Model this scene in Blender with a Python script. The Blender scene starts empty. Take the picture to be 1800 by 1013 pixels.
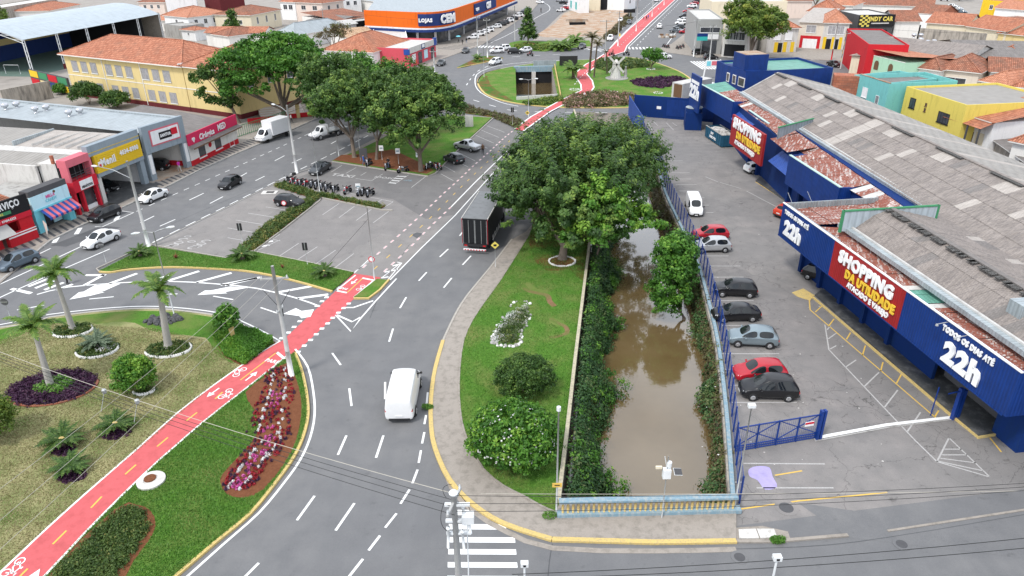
import bpy, bmesh, math, random
import numpy as np
from mathutils import Vector, Matrix, geometry
random.seed(7); rng = np.random.default_rng(7)
S = bpy.context.scene; C = S.collection
# ---------------------------------------------------------------- camera
CAM_H, FOC = 31.0,1260.0            # metres above the road; focal length for a frame 1800 wide
TH = math.radians(26.65); PH = math.asin(.0119)
FW = Vector((0, math.cos(TH),-math.sin(TH))); UP0 = Vector((0, math.sin(TH), math.cos(TH))); R0 = Vector((1,0,0))
RT = R0*math.cos(PH) - UP0*math.sin(PH); UPV = UP0*math.cos(PH) + R0*math.sin(PH)
cam = bpy.data.objects.new('camera', bpy.data.cameras.new('camera')); C.objects.link(cam)
cam.data.sensor_width = 36; cam.data.lens = FOC/1800*36; cam.data.clip_start = .5; cam.data.clip_end = 6000
cam.matrix_world = Matrix(((RT.x, UPV.x,-FW.x,0),(RT.y, UPV.y,-FW.y,0),(RT.z, UPV.z,-FW.z, CAM_H),(0,0,0,1)))
S.camera = cam
# ---------------------------------------------------------------- light: bright, thinly overcast midday
w = bpy.data.worlds.new('World'); S.world = w; w.use_nodes = True
SUN_EL, SUN_ROT = math.radians(54), math.radians(222)
nt = w.node_tree; nt.nodes.clear()
sky = nt.nodes.new('ShaderNodeTexSky'); sky.sky_type = 'NISHITA'; sky.sun_disc = False
sky.sun_elevation = SUN_EL; sky.sun_rotation = SUN_ROT; sky.altitude = 700; sky.air_density = 1; sky.dust_density = 2
tc = nt.nodes.new('ShaderNodeTexCoord'); mp = nt.nodes.new('ShaderNodeMapping'); mp.inputs['Scale'].default_value = (1,1,2.2)
nz = nt.nodes.new('ShaderNodeTexNoise'); nz.inputs['Scale'].default_value = 2.6; nz.inputs['Detail'].default_value = 6
rp = nt.nodes.new('ShaderNodeValToRGB'); rp.color_ramp.elements[0].position = .36; rp.color_ramp.elements[1].position = .56
rp.color_ramp.elements[0].color = (.45,.45,.45,1)
mx = nt.nodes.new('ShaderNodeMix'); mx.data_type = 'RGBA'; mx.inputs['B'].default_value = (8.6,9.1,9.9,1)
bg = nt.nodes.new('ShaderNodeBackground'); bg.inputs['Strength'].default_value = .105
out = nt.nodes.new('ShaderNodeOutputWorld'); L = nt.links.new
L(tc.outputs['Generated'], mp.inputs['Vector']); L(mp.outputs[0], nz.inputs['Vector']); L(nz.outputs[0], rp.inputs[0])
L(rp.outputs[0], mx.inputs['Factor']); L(sky.outputs[0], mx.inputs['A']); L(mx.outputs['Result'], bg.inputs[0]); L(bg.outputs[0], out.inputs[0])
sun = bpy.data.objects.new('sun', bpy.data.lights.new('sun', 'SUN')); C.objects.link(sun)
sun.data.energy = 1.5; sun.data.angle = math.radians(10); sun.data.color = (1,.96,.9)
sd = Vector((math.sin(SUN_ROT)*math.cos(SUN_EL), math.cos(SUN_ROT)*math.cos(SUN_EL), math.sin(SUN_EL)))
sun.rotation_euler = sd.to_track_quat('Z', 'Y').to_euler(); sun.location = (0,0,80)
S.view_settings.view_transform = 'Standard'; S.view_settings.look = 'None'; S.view_settings.gamma = 1
S.view_settings.exposure = .76; S.view_settings.use_curve_mapping = False
# ---------------------------------------------------------------- surveying: where a sight line of the photograph meets height z
def at(px, py, z=0.):
    d = FW*FOC + RT*(px-900) - UPV*(py-506.5); t = (z-CAM_H)/d.z
    return Vector((t*d.x, t*d.y, z))
def row(P):
    d = Vector(P) - Vector((0,0, CAM_H)); q = d.dot(FW); return 506.5 - FOC*d.dot(UPV)/q
def hgt(P, py):
    lo, hi = 0,40
    for _ in range(40):
        m = (lo+hi)/2
        if row((P[0], P[1], m)) > py: lo = m
        else: hi = m
    return lo
def G(pts, z=0.): return [at(x, y, z) for x, y in pts]
# ---------------------------------------------------------------- materials
class NB:
    def __init__(s, name):
        s.m = bpy.data.materials.new(name); s.m.use_nodes = True; s.t = s.m.node_tree; s.b = s.t.nodes['Principled BSDF']; s.v = {}
    def n(s, typ,**kw):
        o = s.t.nodes.new(typ)
        for k, v in kw.items():
            if hasattr(o, k) and not k[0].isupper(): setattr(o, k, v)
            else: o.inputs[k].default_value = v
        return o
    def L(s, a, b): s.t.links.new(a, b)
    def co(s, k):
        if k not in s.v:
            if k == 'P': s.v[k] = s.n('ShaderNodeNewGeometry').outputs['Position']
            else: s.v[k] = s.n('ShaderNodeTexCoord').outputs[{'O': 'Object', 'UV': 'UV'}[k]]
        return s.v[k]
    def scaled(s, vec, sc):
        m = s.n('ShaderNodeMapping'); m.inputs['Scale'].default_value = sc; s.L(vec, m.inputs['Vector']); return m.outputs[0]
    def noise(s, sc, det=4, k='P', vec=None, rough=.55):
        o = s.n('ShaderNodeTexNoise', Scale=sc, Detail=det, Roughness=rough); s.L(vec or s.co(k), o.inputs['Vector']); return o.outputs['Fac']
    def ramp(s, f, lo, hi, a=(0,0,0), b=(1,1,1)):
        r = s.n('ShaderNodeValToRGB'); e = r.color_ramp.elements; e[0].position = lo; e[1].position = hi
        e[0].color = (*a,1); e[1].color = (*b,1); s.L(f, r.inputs[0]); return r.outputs[0]
    def mix(s, f, a, b, mode='MIX'):
        m = s.n('ShaderNodeMix', data_type='RGBA', blend_type=mode)
        for k, v in (('Factor', f),('A', a),('B', b)):
            if hasattr(v, 'links'): s.L(v, m.inputs[k])
            elif k == 'Factor': m.inputs[k].default_value = v
            else: m.inputs[k].default_value = (*v,1)
        return m.outputs['Result']
    def bump(s, h, st=.3, d=.02):
        b = s.n('ShaderNodeBump', Strength=st, Distance=d); s.L(h, b.inputs['Height'])
        if 'nrm' in s.v: s.L(s.v['nrm'], b.inputs['Normal'])
        s.v['nrm'] = b.outputs[0]; s.L(b.outputs[0], s.b.inputs['Normal'])
    def done(s, col, rough=.8, metal=0, spec=.3):
        if hasattr(col, 'links'): s.L(col, s.b.inputs['Base Color'])
        else: s.b.inputs['Base Color'].default_value = (*col,1)
        s.b.inputs['Roughness'].default_value = rough; s.b.inputs['Metallic'].default_value = metal
        s.b.inputs['Specular IOR Level'].default_value = spec
        s.m.diffuse_color = (*col,1) if not hasattr(col, 'links') else (.5,.5,.5,1); return s.m
def sc(c, k): return tuple(min(1, x*k) for x in c)
def paint(name, col, rough=.6, metal=0, var=.12, spec=.4, scl=1.2):
    n = NB(name); f = n.noise(scl,5, 'P'); g = n.noise(scl*14,3, 'P')
    c = n.mix(n.ramp(f,.3,.7), sc(col,1-var), sc(col,1+var*.5)); c = n.mix(n.ramp(g,.35,.75), c, n.mix(1., c,(.9,.9,.88), 'MULTIPLY'))
    n.bump(g,.12,.01); return n.done(c, rough, metal, spec)
def gloss(name, col, rough=.25, metal=0, coat=.3):
    n = NB(name); f = n.noise(3,3, 'O'); c = n.mix(n.ramp(f,.3,.8), sc(col,.94), col)
    m = n.done(c, rough, metal,.5); n.b.inputs['Coat Weight'].default_value = coat; n.b.inputs['Coat Roughness'].default_value = .08; return m
def asphalt(name, col, warm, crack=0., stain=.5, lanes=False):
    n = NB(name); P = n.co('P'); big = n.noise(.07,5); mid = n.noise(.6,6); fine = n.noise(9,4, rough=.7); gr = n.noise(60,2)
    c = n.mix(n.ramp(big,.38,.62), col, warm); wy = n.noise(1,4, vec=n.scaled(P,(.5,.06,1))); c = n.mix(n.ramp(wy,.52,.72), c, n.mix(1., c,(.86,.87,.88), 'MULTIPLY')); c = n.mix(n.ramp(mid,.3,.75), sc(col,.86), c)
    c = n.mix(n.ramp(fine,.3,.7), n.mix(1., c,(.9,.9,.9), 'MULTIPLY'), c)
    c = n.mix(n.ramp(gr,.35,.65), n.mix(1., c,(.84,.84,.84), 'MULTIPLY'), n.mix(1., c,(1.1,1.1,1.1), 'MULTIPLY'))
    st = n.noise(.9,7, vec=n.scaled(P,(1,1.3,1)), rough=.7); m = n.ramp(st,.60,.72)
    c = n.mix(m, c, n.mix(stain, c,(.035,.033,.03)))
    if crack:
        wv = n.n('ShaderNodeTexNoise', Scale=.7, Detail=5); n.L(P, wv.inputs['Vector'])
        ad = n.n('ShaderNodeVectorMath', operation='MULTIPLY_ADD'); n.L(wv.outputs['Color'], ad.inputs[0]); ad.inputs[1].default_value = (2.2,2.2,0); n.L(P, ad.inputs[2])
        for scl, wd in ((.16,.0035),(.75,.010)):
            vo = n.n('ShaderNodeTexVoronoi', feature='DISTANCE_TO_EDGE', Scale=scl); n.L(ad.outputs[0], vo.inputs['Vector'])
            k = n.ramp(vo.outputs['Distance'], wd*.35, wd,(1,1,1),(0,0,0))
            if scl > .5: k = n.mix(1., k, n.ramp(n.noise(.11,2),.5,.6), 'MULTIPLY')
            k2 = n.mix(1., k,(crack,)*3, 'MULTIPLY'); c = n.mix(k2, c,(.04,.038,.036))
        pt = n.n('ShaderNodeTexVoronoi', Scale=.09); n.L(ad.outputs[0], pt.inputs['Vector'])
        c = n.mix(n.mix(1., n.ramp(pt.outputs['Color'],.62,.64),(.3,)*3, 'MULTIPLY'), c, n.mix(1., c,(.72,.73,.76), 'MULTIPLY'))
    n.bump(gr,.25,.01); n.bump(mid,.2,.03); return n.done(c,.88,0,.25)
def grassm(name, a, b, dry=None, amt=.5):
    n = NB(name); f = n.noise(.35,6); g = n.noise(5,6, rough=.7); h = n.noise(30,3, rough=.7)
    c = n.mix(n.ramp(g,.3,.7), a, b); c = n.mix(n.ramp(h,.3,.7), n.mix(1., c,(.6,.62,.6), 'MULTIPLY'), n.mix(1., c,(1.25,1.22,1.1), 'MULTIPLY'))
    if dry:
        c = n.mix(n.ramp(f,.5-.25*amt,.78-.25*amt), c, n.mix(n.ramp(h,.3,.7), sc(dry,.75), dry))
    n.bump(h,.9,.06); n.bump(g,.5,.08); return n.done(c,.95,0,.1)
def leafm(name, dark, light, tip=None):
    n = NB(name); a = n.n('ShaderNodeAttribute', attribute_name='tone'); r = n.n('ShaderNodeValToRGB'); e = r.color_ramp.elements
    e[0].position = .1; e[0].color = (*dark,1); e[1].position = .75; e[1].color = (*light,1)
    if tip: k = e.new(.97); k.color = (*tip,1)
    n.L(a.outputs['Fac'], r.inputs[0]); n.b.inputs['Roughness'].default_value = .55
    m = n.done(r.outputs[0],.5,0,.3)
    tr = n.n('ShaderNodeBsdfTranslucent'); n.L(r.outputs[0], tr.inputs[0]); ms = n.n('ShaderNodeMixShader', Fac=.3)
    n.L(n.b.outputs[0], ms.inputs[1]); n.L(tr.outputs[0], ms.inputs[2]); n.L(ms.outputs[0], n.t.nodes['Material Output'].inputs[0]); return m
def tilem(name, a, b, stain=(.12,.09,.07), amt=.35, pw=.32, ph=.62):
    n = NB(name); br = n.n('ShaderNodeTexBrick', offset=0., squash=1.); n.L(n.co('UV'), br.inputs['Vector'])
    for k, v in (('Color1',(*a,1)),('Color2',(*b,1)),('Mortar',(*sc(a,.4),1)),('Scale',1.),('Mortar Size',.045),('Mortar Smooth',.5),('Brick Width', pw),('Row Height', ph),('Bias',0.)): br.inputs[k].default_value = v
    f = n.noise(.5,6); g = n.noise(3,5)
    c = n.mix(n.ramp(f,.62-.3*amt,.95-.3*amt), br.outputs['Color'], n.mix(.6, br.outputs['Color'], stain)); c = n.mix(n.ramp(g,.55,.8), c, n.mix(.35, c, stain))
    wv = n.n('ShaderNodeTexWave', wave_type='BANDS', bands_direction='X', Scale=1/pw/6.2832*6.2832/1.0); wv.inputs['Scale'].default_value = .314/pw*1.0
    n.L(n.co('UV'), wv.inputs['Vector']); n.bump(br.outputs['Fac'],-.5,.03); n.bump(wv.outputs['Fac'],.6,.05); return n.done(c,.85,0,.2)
def ribm(name, col, pitch=.25, var=.15, rust=None, amt=.5, rough=.55, axis='X', streak=None, metal=0, st=.6):
    n = NB(name); UV = n.co('UV'); wv = n.n('ShaderNodeTexWave', wave_type='BANDS', bands_direction=axis); wv.inputs['Scale'].default_value = .314/pitch; n.L(UV, wv.inputs['Vector'])
    f = n.noise(.8,6, 'P'); g = n.noise(1,5, vec=n.scaled(UV,(2.2,.35,1) if axis == 'X' else (.35,2.2,1)))
    c = n.mix(n.ramp(f,.3,.7), sc(col,1-var), sc(col,1+var*.6)); c = n.mix(n.ramp(g,.45,.75), c, n.mix(1., c,(.8,.79,.77), 'MULTIPLY'))
    c = n.mix(n.ramp(wv.outputs['Fac'],0,.45), n.mix(1., c,(.82,.82,.82), 'MULTIPLY'), c)
    if rust:
        h = n.noise(1,6, vec=n.scaled(UV,(3.4,.45,1) if axis == 'X' else (.45,3.4,1)), rough=.7)
        hh = n.noise(6,4, 'P', rough=.7); k = n.mix(.35, h, hh)
        c = n.mix(n.ramp(k,.62-.3*amt,.68-.3*amt), c, n.mix(n.ramp(hh,.3,.7), sc(rust,.7), sc(rust,1.25)))
    n.bump(wv.outputs['Fac'], st,.03); return n.done(c, rough, metal,.35)
def bricks(name, a, b, mort=(.35,.33,.3), bw=.3, bh=.2):
    n = NB(name); br = n.n('ShaderNodeTexBrick', offset=.5); n.L(n.co('UV'), br.inputs['Vector'])
    for k, v in (('Color1',(*a,1)),('Color2',(*b,1)),('Mortar',(*mort,1)),('Scale',1.),('Mortar Size',.02),('Brick Width', bw),('Row Height', bh)): br.inputs[k].default_value = v
    c = n.mix(n.ramp(n.noise(.8,6),.5,.8), br.outputs['Color'], n.mix(.5, br.outputs['Color'],(.1,.09,.08))); n.bump(br.outputs['Fac'],-.5,.02); return n.done(c,.9)
def weathered(name, col, dirt, amt=.5, scl=.5, vert=True, rough=.85):
    n = NB(name); a = n.noise(1,7, vec=n.scaled(n.co('P'),(scl*3, scl*3, scl*(.6 if vert else 3))), rough=.65); g = n.noise(12,4)
    c = n.mix(n.ramp(a,.62-.3*amt,.85-.2*amt), col, dirt); c = n.mix(n.ramp(g,.3,.7), n.mix(1., c,(.88,.88,.87), 'MULTIPLY'), c)
    n.bump(g,.3,.01); return n.done(c, rough,0,.25)
mt = {}
mt['road'] = asphalt('asphalt_blue_grey',(.178,.179,.184),(.205,.202,.200),.0,.30)
mt['lot'] = asphalt('asphalt_warm',(.26,.245,.235),(.29,.27,.255),.22,.5)
mt['lot2'] = asphalt('asphalt_cracked',(.235,.225,.218),(.30,.275,.26),.6,.65)
mt['lotd'] = asphalt('asphalt_dark_patch',(.105,.107,.112),(.13,.13,.135),.1,.3)
mt['lott'] = asphalt('asphalt_taxi',(.195,.187,.183),(.22,.21,.2),.15,.5)
mt['walk'] = weathered('concrete_walk',(.33,.295,.26),(.20,.18,.155),.5,.6, False)
mt['walkw'] = weathered('wet_pavement',(.075,.078,.08),(.20,.2,.2),.42,.5, False,.5)
mt['conc'] = weathered('concrete',(.40,.39,.37),(.16,.15,.14),.45,.5)
mt['concl'] = weathered('concrete_light',(.62,.60,.57),(.36,.34,.31),.4,.8)
mt['pole'] = weathered('pole_concrete',(.43,.43,.42),(.30,.29,.28),.4,1)
mt['white'] = weathered('white_paint',(.82,.82,.81),(.55,.54,.52),.25,1.2)
mt['wline'] = weathered('road_white',(.80,.80,.79),(.52,.52,.51),.3,4, False)
mt['wfade'] = weathered('road_white_faded',(.50,.49,.48),(.27,.26,.25),.62,5, False)
mt['yline'] = weathered('road_yellow',(.72,.47,.10),(.40,.28,.12),.35,4, False)
mt['ykerb'] = weathered('kerb_yellow',(.62,.46,.17),(.34,.29,.19),.5,3, False)
mt['wkerb'] = weathered('kerb_white',(.42,.39,.35),(.26,.24,.21),.5,2, False)
mt['path'] = weathered('cycle_path_red',(.56,.115,.122),(.43,.085,.088),.5,.5, False)
mt['pinkdash'] = paint('dash_red',(.75,.14,.16))
mt['grass'] = grassm('grass_green',(.060,.165,.024),(.12,.25,.04),(.20,.23,.07),.3)
mt['grass2'] = grassm('grass_dark_soil',(.04,.12,.02),(.08,.19,.03),(.23,.09,.045),.45)  # deeper green grass with red-brown soil showing through in patches
mt['dry'] = grassm('grass_dry',(.33,.32,.16),(.42,.38,.22),(.15,.21,.06),.42)
mt['soil'] = grassm('soil_red',(.17,.065,.035),(.24,.10,.055))
mt['soil2'] = grassm('soil_light',(.34,.18,.11),(.44,.30,.21),(.50,.42,.34),.6)
mt['ground'] = weathered('urban_ground',(.33,.30,.27),(.22,.20,.18),.5,.1, False)
def waterm():
    n = NB('muddy_water'); f = n.noise(.25,5); c = n.mix(n.ramp(f,.3,.7),(.115,.078,.032),(.15,.105,.05)); n.b.inputs['Coat Weight'].default_value = 1; n.b.inputs['Coat IOR'].default_value = 1.55; n.b.inputs['Coat Roughness'].default_value = .02
    a = n.noise(1,4, vec=n.scaled(n.co('P'),(1.2,2.6,1))); b = n.noise(9,3); n.bump(a,.07,.06); n.bump(b,.04,.02)
    return n.done(c,.07,0,.6)
mt['water'] = waterm()
mt['blue'] = ribm('blue_metal_sheet',(.003,.034,.19),.25,.15)
mt['bluel'] = ribm('blue_awning',(.02,.075,.34),.3,.12)
mt['bluew'] = weathered('blue_wall',(.003,.028,.15),(.006,.03,.10),.4,.6)
mt['bluep'] = paint('blue_gate_paint',(.006,.038,.22),.4)
mt['blues'] = weathered('sky_blue_paint',(.20,.31,.38),(.40,.42,.41),.6,1.6)
mt['redsign'] = ribm('red_sign_sheet',(.34,.016,.018),.25,.12)
mt['rust'] = ribm('rusty_sheet',(.56,.50,.47),.5,.2,(.23,.075,.05),.64,.7, 'X')
mt['zinc'] = ribm('zinc_sheet',(.42,.47,.49),.3,.2, None,.5,.4, 'X', metal=.3)
mt['zincd'] = ribm('zinc_flashing',(.33,.37,.39),.4,.2, None,.5,.5, 'X')
mt['green'] = ribm('green_sheet',(.13,.33,.26),.3,.2, None,.5,.5)
mt['greenl'] = paint('pale_green_trim',(.45,.62,.58))
mt['fibre'] = ribm('fibre_cement',(.285,.25,.228),.18,.16,(.17,.15,.14),.4,.9)
mt['fibred'] = ribm('fibre_cement_dark',(.22,.20,.19),.18,.2,(.15,.14,.13),.4,.9)
mt['fibrel'] = ribm('roof_light_sheet',(.43,.39,.355),.18,.1, None,.5,.7)
mt['moss'] = weathered('black_moss',(.05,.048,.045),(.25,.24,.23),.5,4, False)
mt['metalw'] = ribm('metal_roof_white_blue',(.42,.48,.52),.6,.1, None,.5,.45)
mt['metalg'] = ribm('metal_roof_grey',(.34,.38,.40),.6,.12, None,.5,.5)
mt['metalb'] = ribm('metal_roof_beige',(.30,.28,.255),.6,.12, None,.5,.6)
mt['roofw'] = weathered('white_roof',(.56,.55,.53),(.38,.365,.35),.5,.4, False)
mt['tile'] = tilem('roof_tile_orange',(.36,.13,.075),(.56,.24,.145), amt=.4)
mt['tile2'] = tilem('roof_tile_brown',(.27,.10,.06),(.43,.19,.12), amt=.7)
mt['tile3'] = tilem('roof_tile_salmon',(.46,.19,.11),(.60,.28,.18), amt=.3)
mt['tilem'] = tilem('roof_tile_mixed',(.60,.45,.30),(.42,.22,.12), amt=.5)
for k, c in dict(yellow=(.72,.57,.27), cream=(.74,.66,.50), beige=(.70,.62,.52), offw=(.80,.78,.74), pinkw=(.74,.62,.55), mint=(.42,.66,.48), turq=(.19,.52,.50),
                 lemon=(.74,.60,.13), gold=(.78,.52,.03), grey=(.36,.36,.35), greyb=(.28,.33,.37), maroon=(.13,.022,.025), red=(.55,.02,.03), pink=(.66,.16,.20), orange=(.74,.14,.012),
                 navy=(.02,.045,.17), sblue=(.20,.62,.72), lblue=(.55,.80,.88), black=(.018,.018,.02), dgrey=(.09,.09,.095), white2=(.84,.84,.84), brown=(.16,.09,.05),
                 lav=(.40,.35,.60), scarlet=(.60,.02,.04), teal=(.05,.45,.42), green2=(.06,.25,.12)).items():
    mt[k] = weathered(k+'_paint', c, sc(c,.72),.3,.5)
mt['brick'] = bricks('brick_wall',(.34,.11,.06),(.46,.17,.10),(.16,.08,.06),.9,.42); mt['block'] = bricks('raw_block_wall',(.33,.27,.21),(.26,.22,.18),(.4,.38,.35),.4,.22)
mt['oldwall'] = weathered('old_render',(.42,.38,.33),(.13,.12,.11),.62,.5)
mt['bark'] = weathered('bark',(.20,.16,.125),(.10,.08,.065),.5,2); mt['barkg'] = weathered('palm_bark',(.40,.38,.35),(.24,.22,.20),.4,2)
mt['rock'] = weathered('rock',(.36,.35,.33),(.12,.12,.12),.5,3, False); mt['rockd'] = weathered('dark_rock',(.07,.07,.075),(.2,.2,.2),.4,3, False)
mt['stonew'] = weathered('white_stone',(.78,.77,.75),(.45,.42,.38),.3,5, False)
mt['steel'] = paint('galvanised_steel',(.45,.46,.46),.4,.5); mt['steelw'] = paint('white_steel',(.75,.77,.78),.4)
mt['cable'] = paint('black_cable',(.015,.015,.015),.6); mt['cablew'] = paint('pale_cable',(.45,.42,.36),.6)
mt['rubber'] = paint('tyre_rubber',(.02,.02,.021),.8); mt['rim'] = paint('alloy',(.48,.48,.49),.3,.6); mt['plastic'] = paint('black_plastic',(.022,.022,.024),.5)
mt['chrome'] = gloss('chrome',(.6,.6,.62),.15,.9)
def glassm(name, col, rough=.06, var=.5):
    n = NB(name); f = n.noise(.8,3, 'O'); c = n.mix(n.ramp(f,.35,.65), sc(col,1-var), col); m = n.done(c, rough,0,.5); n.b.inputs['Coat Weight'].default_value = .15; n.b.inputs['Coat Roughness'].default_value = .03; return m
mt['cglass'] = glassm('car_glass',(.014,.018,.02)); mt['wglass'] = glassm('window_glass',(.07,.075,.085),.15); mt['lamp'] = gloss('headlamp_lens',(.75,.76,.78),.1); mt['tail'] = gloss('tail_lens',(.45,.01,.012),.15)
mt['plate'] = paint('number_plate',(.78,.78,.78),.5); mt['curtain'] = weathered('window_curtained',(.42,.41,.42),(.13,.13,.15),.6,3)
mt['leafA'] = leafm('leaf_dark_green',(.026,.068,.014),(.088,.172,.034),(.21,.31,.06)); mt['leafB'] = leafm('leaf_bright',(.03,.10,.014),(.10,.25,.03),(.22,.38,.05))
mt['leafC'] = leafm('leaf_bank',(.020,.060,.022),(.070,.150,.045),(.17,.20,.08)); mt['leafD'] = leafm('leaf_yellowish',(.05,.10,.015),(.16,.24,.04),(.32,.34,.06))
mt['leafP'] = leafm('leaf_purple',(.035,.012,.035),(.085,.03,.075),(.13,.06,.09)); mt['leafH'] = leafm('leaf_hedge',(.035,.075,.015),(.11,.17,.04),(.24,.22,.06))
mt['leafG'] = leafm('leaf_grass',(.08,.20,.032),(.145,.30,.05),(.2,.33,.07)); mt['leafV'] = leafm('leaf_dry_vine',(.07,.06,.03),(.17,.14,.07),(.12,.17,.04))
mt['leafF'] = leafm('leaf_palm',(.045,.10,.018),(.14,.25,.04),(.28,.32,.08)); mt['leafK'] = leafm('leaf_pinkish',(.06,.08,.025),(.22,.17,.08),(.60,.32,.32))
mt['flr'] = leafm('petal_red',(.12,.01,.015),(.45,.02,.035),(.55,.05,.06)); mt['flw'] = leafm('petal_white',(.6,.6,.58),(.85,.84,.84)); mt['flp'] = leafm('petal_pink',(.4,.04,.2),(.75,.15,.48),(.8,.3,.6))
mt['rust2'] = paint('rust_leaf',(.22,.05,.03)); mt['soilp'] = grassm('worn_soil',(.22,.12,.07),(.30,.19,.12),(.12,.2,.04),.5); mt['leafY'] = leafm('leaf_cycad',(.025,.065,.014),(.085,.165,.03),(.2,.25,.06)); mt['leafZ'] = leafm('leaf_blue_cycad',(.05,.09,.05),(.17,.23,.14),(.3,.34,.24)); mt['letw'] = paint('letter_white',(.9,.9,.9)); mt['lety'] = paint('letter_yellow',(.85,.56,.05)); mt['skin'] = paint('skin',(.42,.23,.15),.6); mt['hair'] = paint('hair',(.02,.015,.012),.7)
# ---------------------------------------------------------------- mesh helpers
names = set()
def link(name, me, mat=None, parent=None, kind=None, label=None, cat=None, group=None, oslot=False):
    o = bpy.data.objects.new(name, me); C.objects.link(o)
    if me is not None and mat is not None:
        ml = mat if isinstance(mat,(list, tuple)) else [mat]
        if not me.materials:
            for m in ml: me.materials.append(mt[m] if isinstance(m, str) else m)
        if oslot:
            for i, m in enumerate(ml): o.material_slots[i].link = 'OBJECT'; o.material_slots[i].material = mt[m] if isinstance(m, str) else m
    if parent is not None: o.parent = parent
    return tag(o, label, cat, group, kind)
def tag(o, label=None, cat=None, group=None, kind=None):
    for k, v in (('label', label),('category', cat),('group', group),('kind', kind)):
        if v: o[k] = v
    if label and cat:
        if label in names and not (group and group.startswith('=')): print('DUP LABEL', label)
        names.add(label)
    return o
def thing(name, label, cat, loc=(0,0,0), rz=0., group=None):
    o = bpy.data.objects.new(name, None); C.objects.link(o); o.location = loc; o.rotation_euler = (0,0, rz); o.empty_display_size = .3
    return tag(o, label, cat, group)
def mesh(vs, fs, smooth=False, uv=True, mi=None):
    me = bpy.data.meshes.new('m'); me.from_pydata([tuple(v) for v in vs],[], fs)
    if uv:
        ul = me.uv_layers.new(name='UVMap').data
        for p in me.polygons:
            n = p.normal; u = Vector((-n.y, n.x,0))
            u = Vector((1,0,0)) if u.length < .02 else u.normalized()
            v = n.cross(u)
            for li in p.loop_indices:
                co = me.vertices[me.loops[li].vertex_index].co; ul[li].uv = (co.dot(u), co.dot(v))
    if mi: me.polygons.foreach_set('material_index', mi)
    if smooth: me.polygons.foreach_set('use_smooth',[True]*len(me.polygons))
    return me
class MB:
    def __init__(s): s.v = []; s.f = []; s.mi = []; s.cur = 0
    def add(s, vs, fs):
        b = len(s.v); s.v += [Vector(v) for v in vs]; s.f += [tuple(i+b for i in f) for f in fs]; s.mi += [s.cur]*len(fs); return s
    def box(s, x0, x1, y0, y1, z0, z1):
        return s.add([(x0, y0, z0),(x1, y0, z0),(x1, y1, z0),(x0, y1, z0),(x0, y0, z1),(x1, y0, z1),(x1, y1, z1),(x0, y1, z1)],
                     [(3,2,1,0),(4,5,6,7),(0,1,5,4),(1,2,6,5),(2,3,7,6),(3,0,4,7)])
    def bar(s, a, b, w, h=None, up=(0,0,1)):
        a = Vector(a); b = Vector(b); h = h or w; d = (b-a).normalized(); u = Vector(up)
        if abs(d.dot(u)) > .95: u = Vector((0,1,0))
        x = d.cross(u).normalized(); y = x.cross(d); q = [x*w/2+y*h/2,-x*w/2+y*h/2,-x*w/2-y*h/2, x*w/2-y*h/2]
        return s.add([a+k for k in q]+[b+k for k in q],[(0,1,2,3),(7,6,5,4),(0,4,5,1),(1,5,6,2),(2,6,7,3),(3,7,4,0)])
    def tube(s, pts, rs, n=8):
        pts = [Vector(p) for p in pts]; rs = rs if isinstance(rs,(list, tuple)) else [rs]*len(pts); b = len(s.v); vs = []
        for i, p in enumerate(pts):
            d = (pts[min(i+1, len(pts)-1)]-pts[max(i-1,0)]).normalized(); u = Vector((0,0,1)) if abs(d.z) < .9 else Vector((0,1,0))
            x = d.cross(u).normalized(); y = x.cross(d)
            vs += [p+(x*math.cos(2*math.pi*k/n)+y*math.sin(2*math.pi*k/n))*rs[i] for k in range(n)]
        fs = [(i*n+k, i*n+(k+1) % n,(i+1)*n+(k+1) % n,(i+1)*n+k) for i in range(len(pts)-1) for k in range(n)]
        fs += [tuple(range(n)), tuple((len(pts)-1)*n+k for k in reversed(range(n)))]
        return s.add(vs, fs)
    def lathe(s, c, prof, n=12, ax='z'):
        vs = []
        for r, z in prof:
            for k in range(n):
                a = 2*math.pi*k/n; q = (r*math.cos(a), r*math.sin(a), z)
                q = {'z': q, 'y': (q[0], q[2], q[1]), 'x': (q[2], q[0], q[1])}[ax]; vs.append(Vector(c)+Vector(q))
        fs = [(i*n+k, i*n+(k+1) % n,(i+1)*n+(k+1) % n,(i+1)*n+k) for i in range(len(prof)-1) for k in range(n)]
        fs += [tuple(range(n)), tuple((len(prof)-1)*n+k for k in reversed(range(n)))]
        return s.add(vs, fs)
    def prism(s, pts, z0, z1):
        n = len(pts); a = sum(pts[i][0]*pts[(i+1) % n][1]-pts[(i+1) % n][0]*pts[i][1] for i in range(n)); p = list(pts) if a > 0 else list(reversed(pts))
        vs = [(q[0], q[1], z0) for q in p]+[(q[0], q[1], z1) for q in p]
        V, F = tess(p); fs = [(i,(i+1) % n, n+(i+1) % n, n+i) for i in range(n)]; b = len(vs); vs += [(x, y, z1) for x, y in V]; fs += [tuple(k+b for k in f) for f in F]
        return s.add(vs, fs)
    def me(s, smooth=False): return mesh(s.v, s.f, smooth, mi=s.mi if any(s.mi) else None)
    def build(s, name, mat, parent=None, smooth=False,**kw): return link(name, s.me(smooth), mat, parent,**kw)
def inside(x, y, poly):
    r = False; n = len(poly); j = n-1
    for i in range(n):
        xi, yi = poly[i][0], poly[i][1]; xj, yj = poly[j][0], poly[j][1]
        if (yi > y) != (yj > y) and x < (xj-xi)*(y-yi)/(yj-yi)+xi: r = not r
        j = i
    return r
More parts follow.
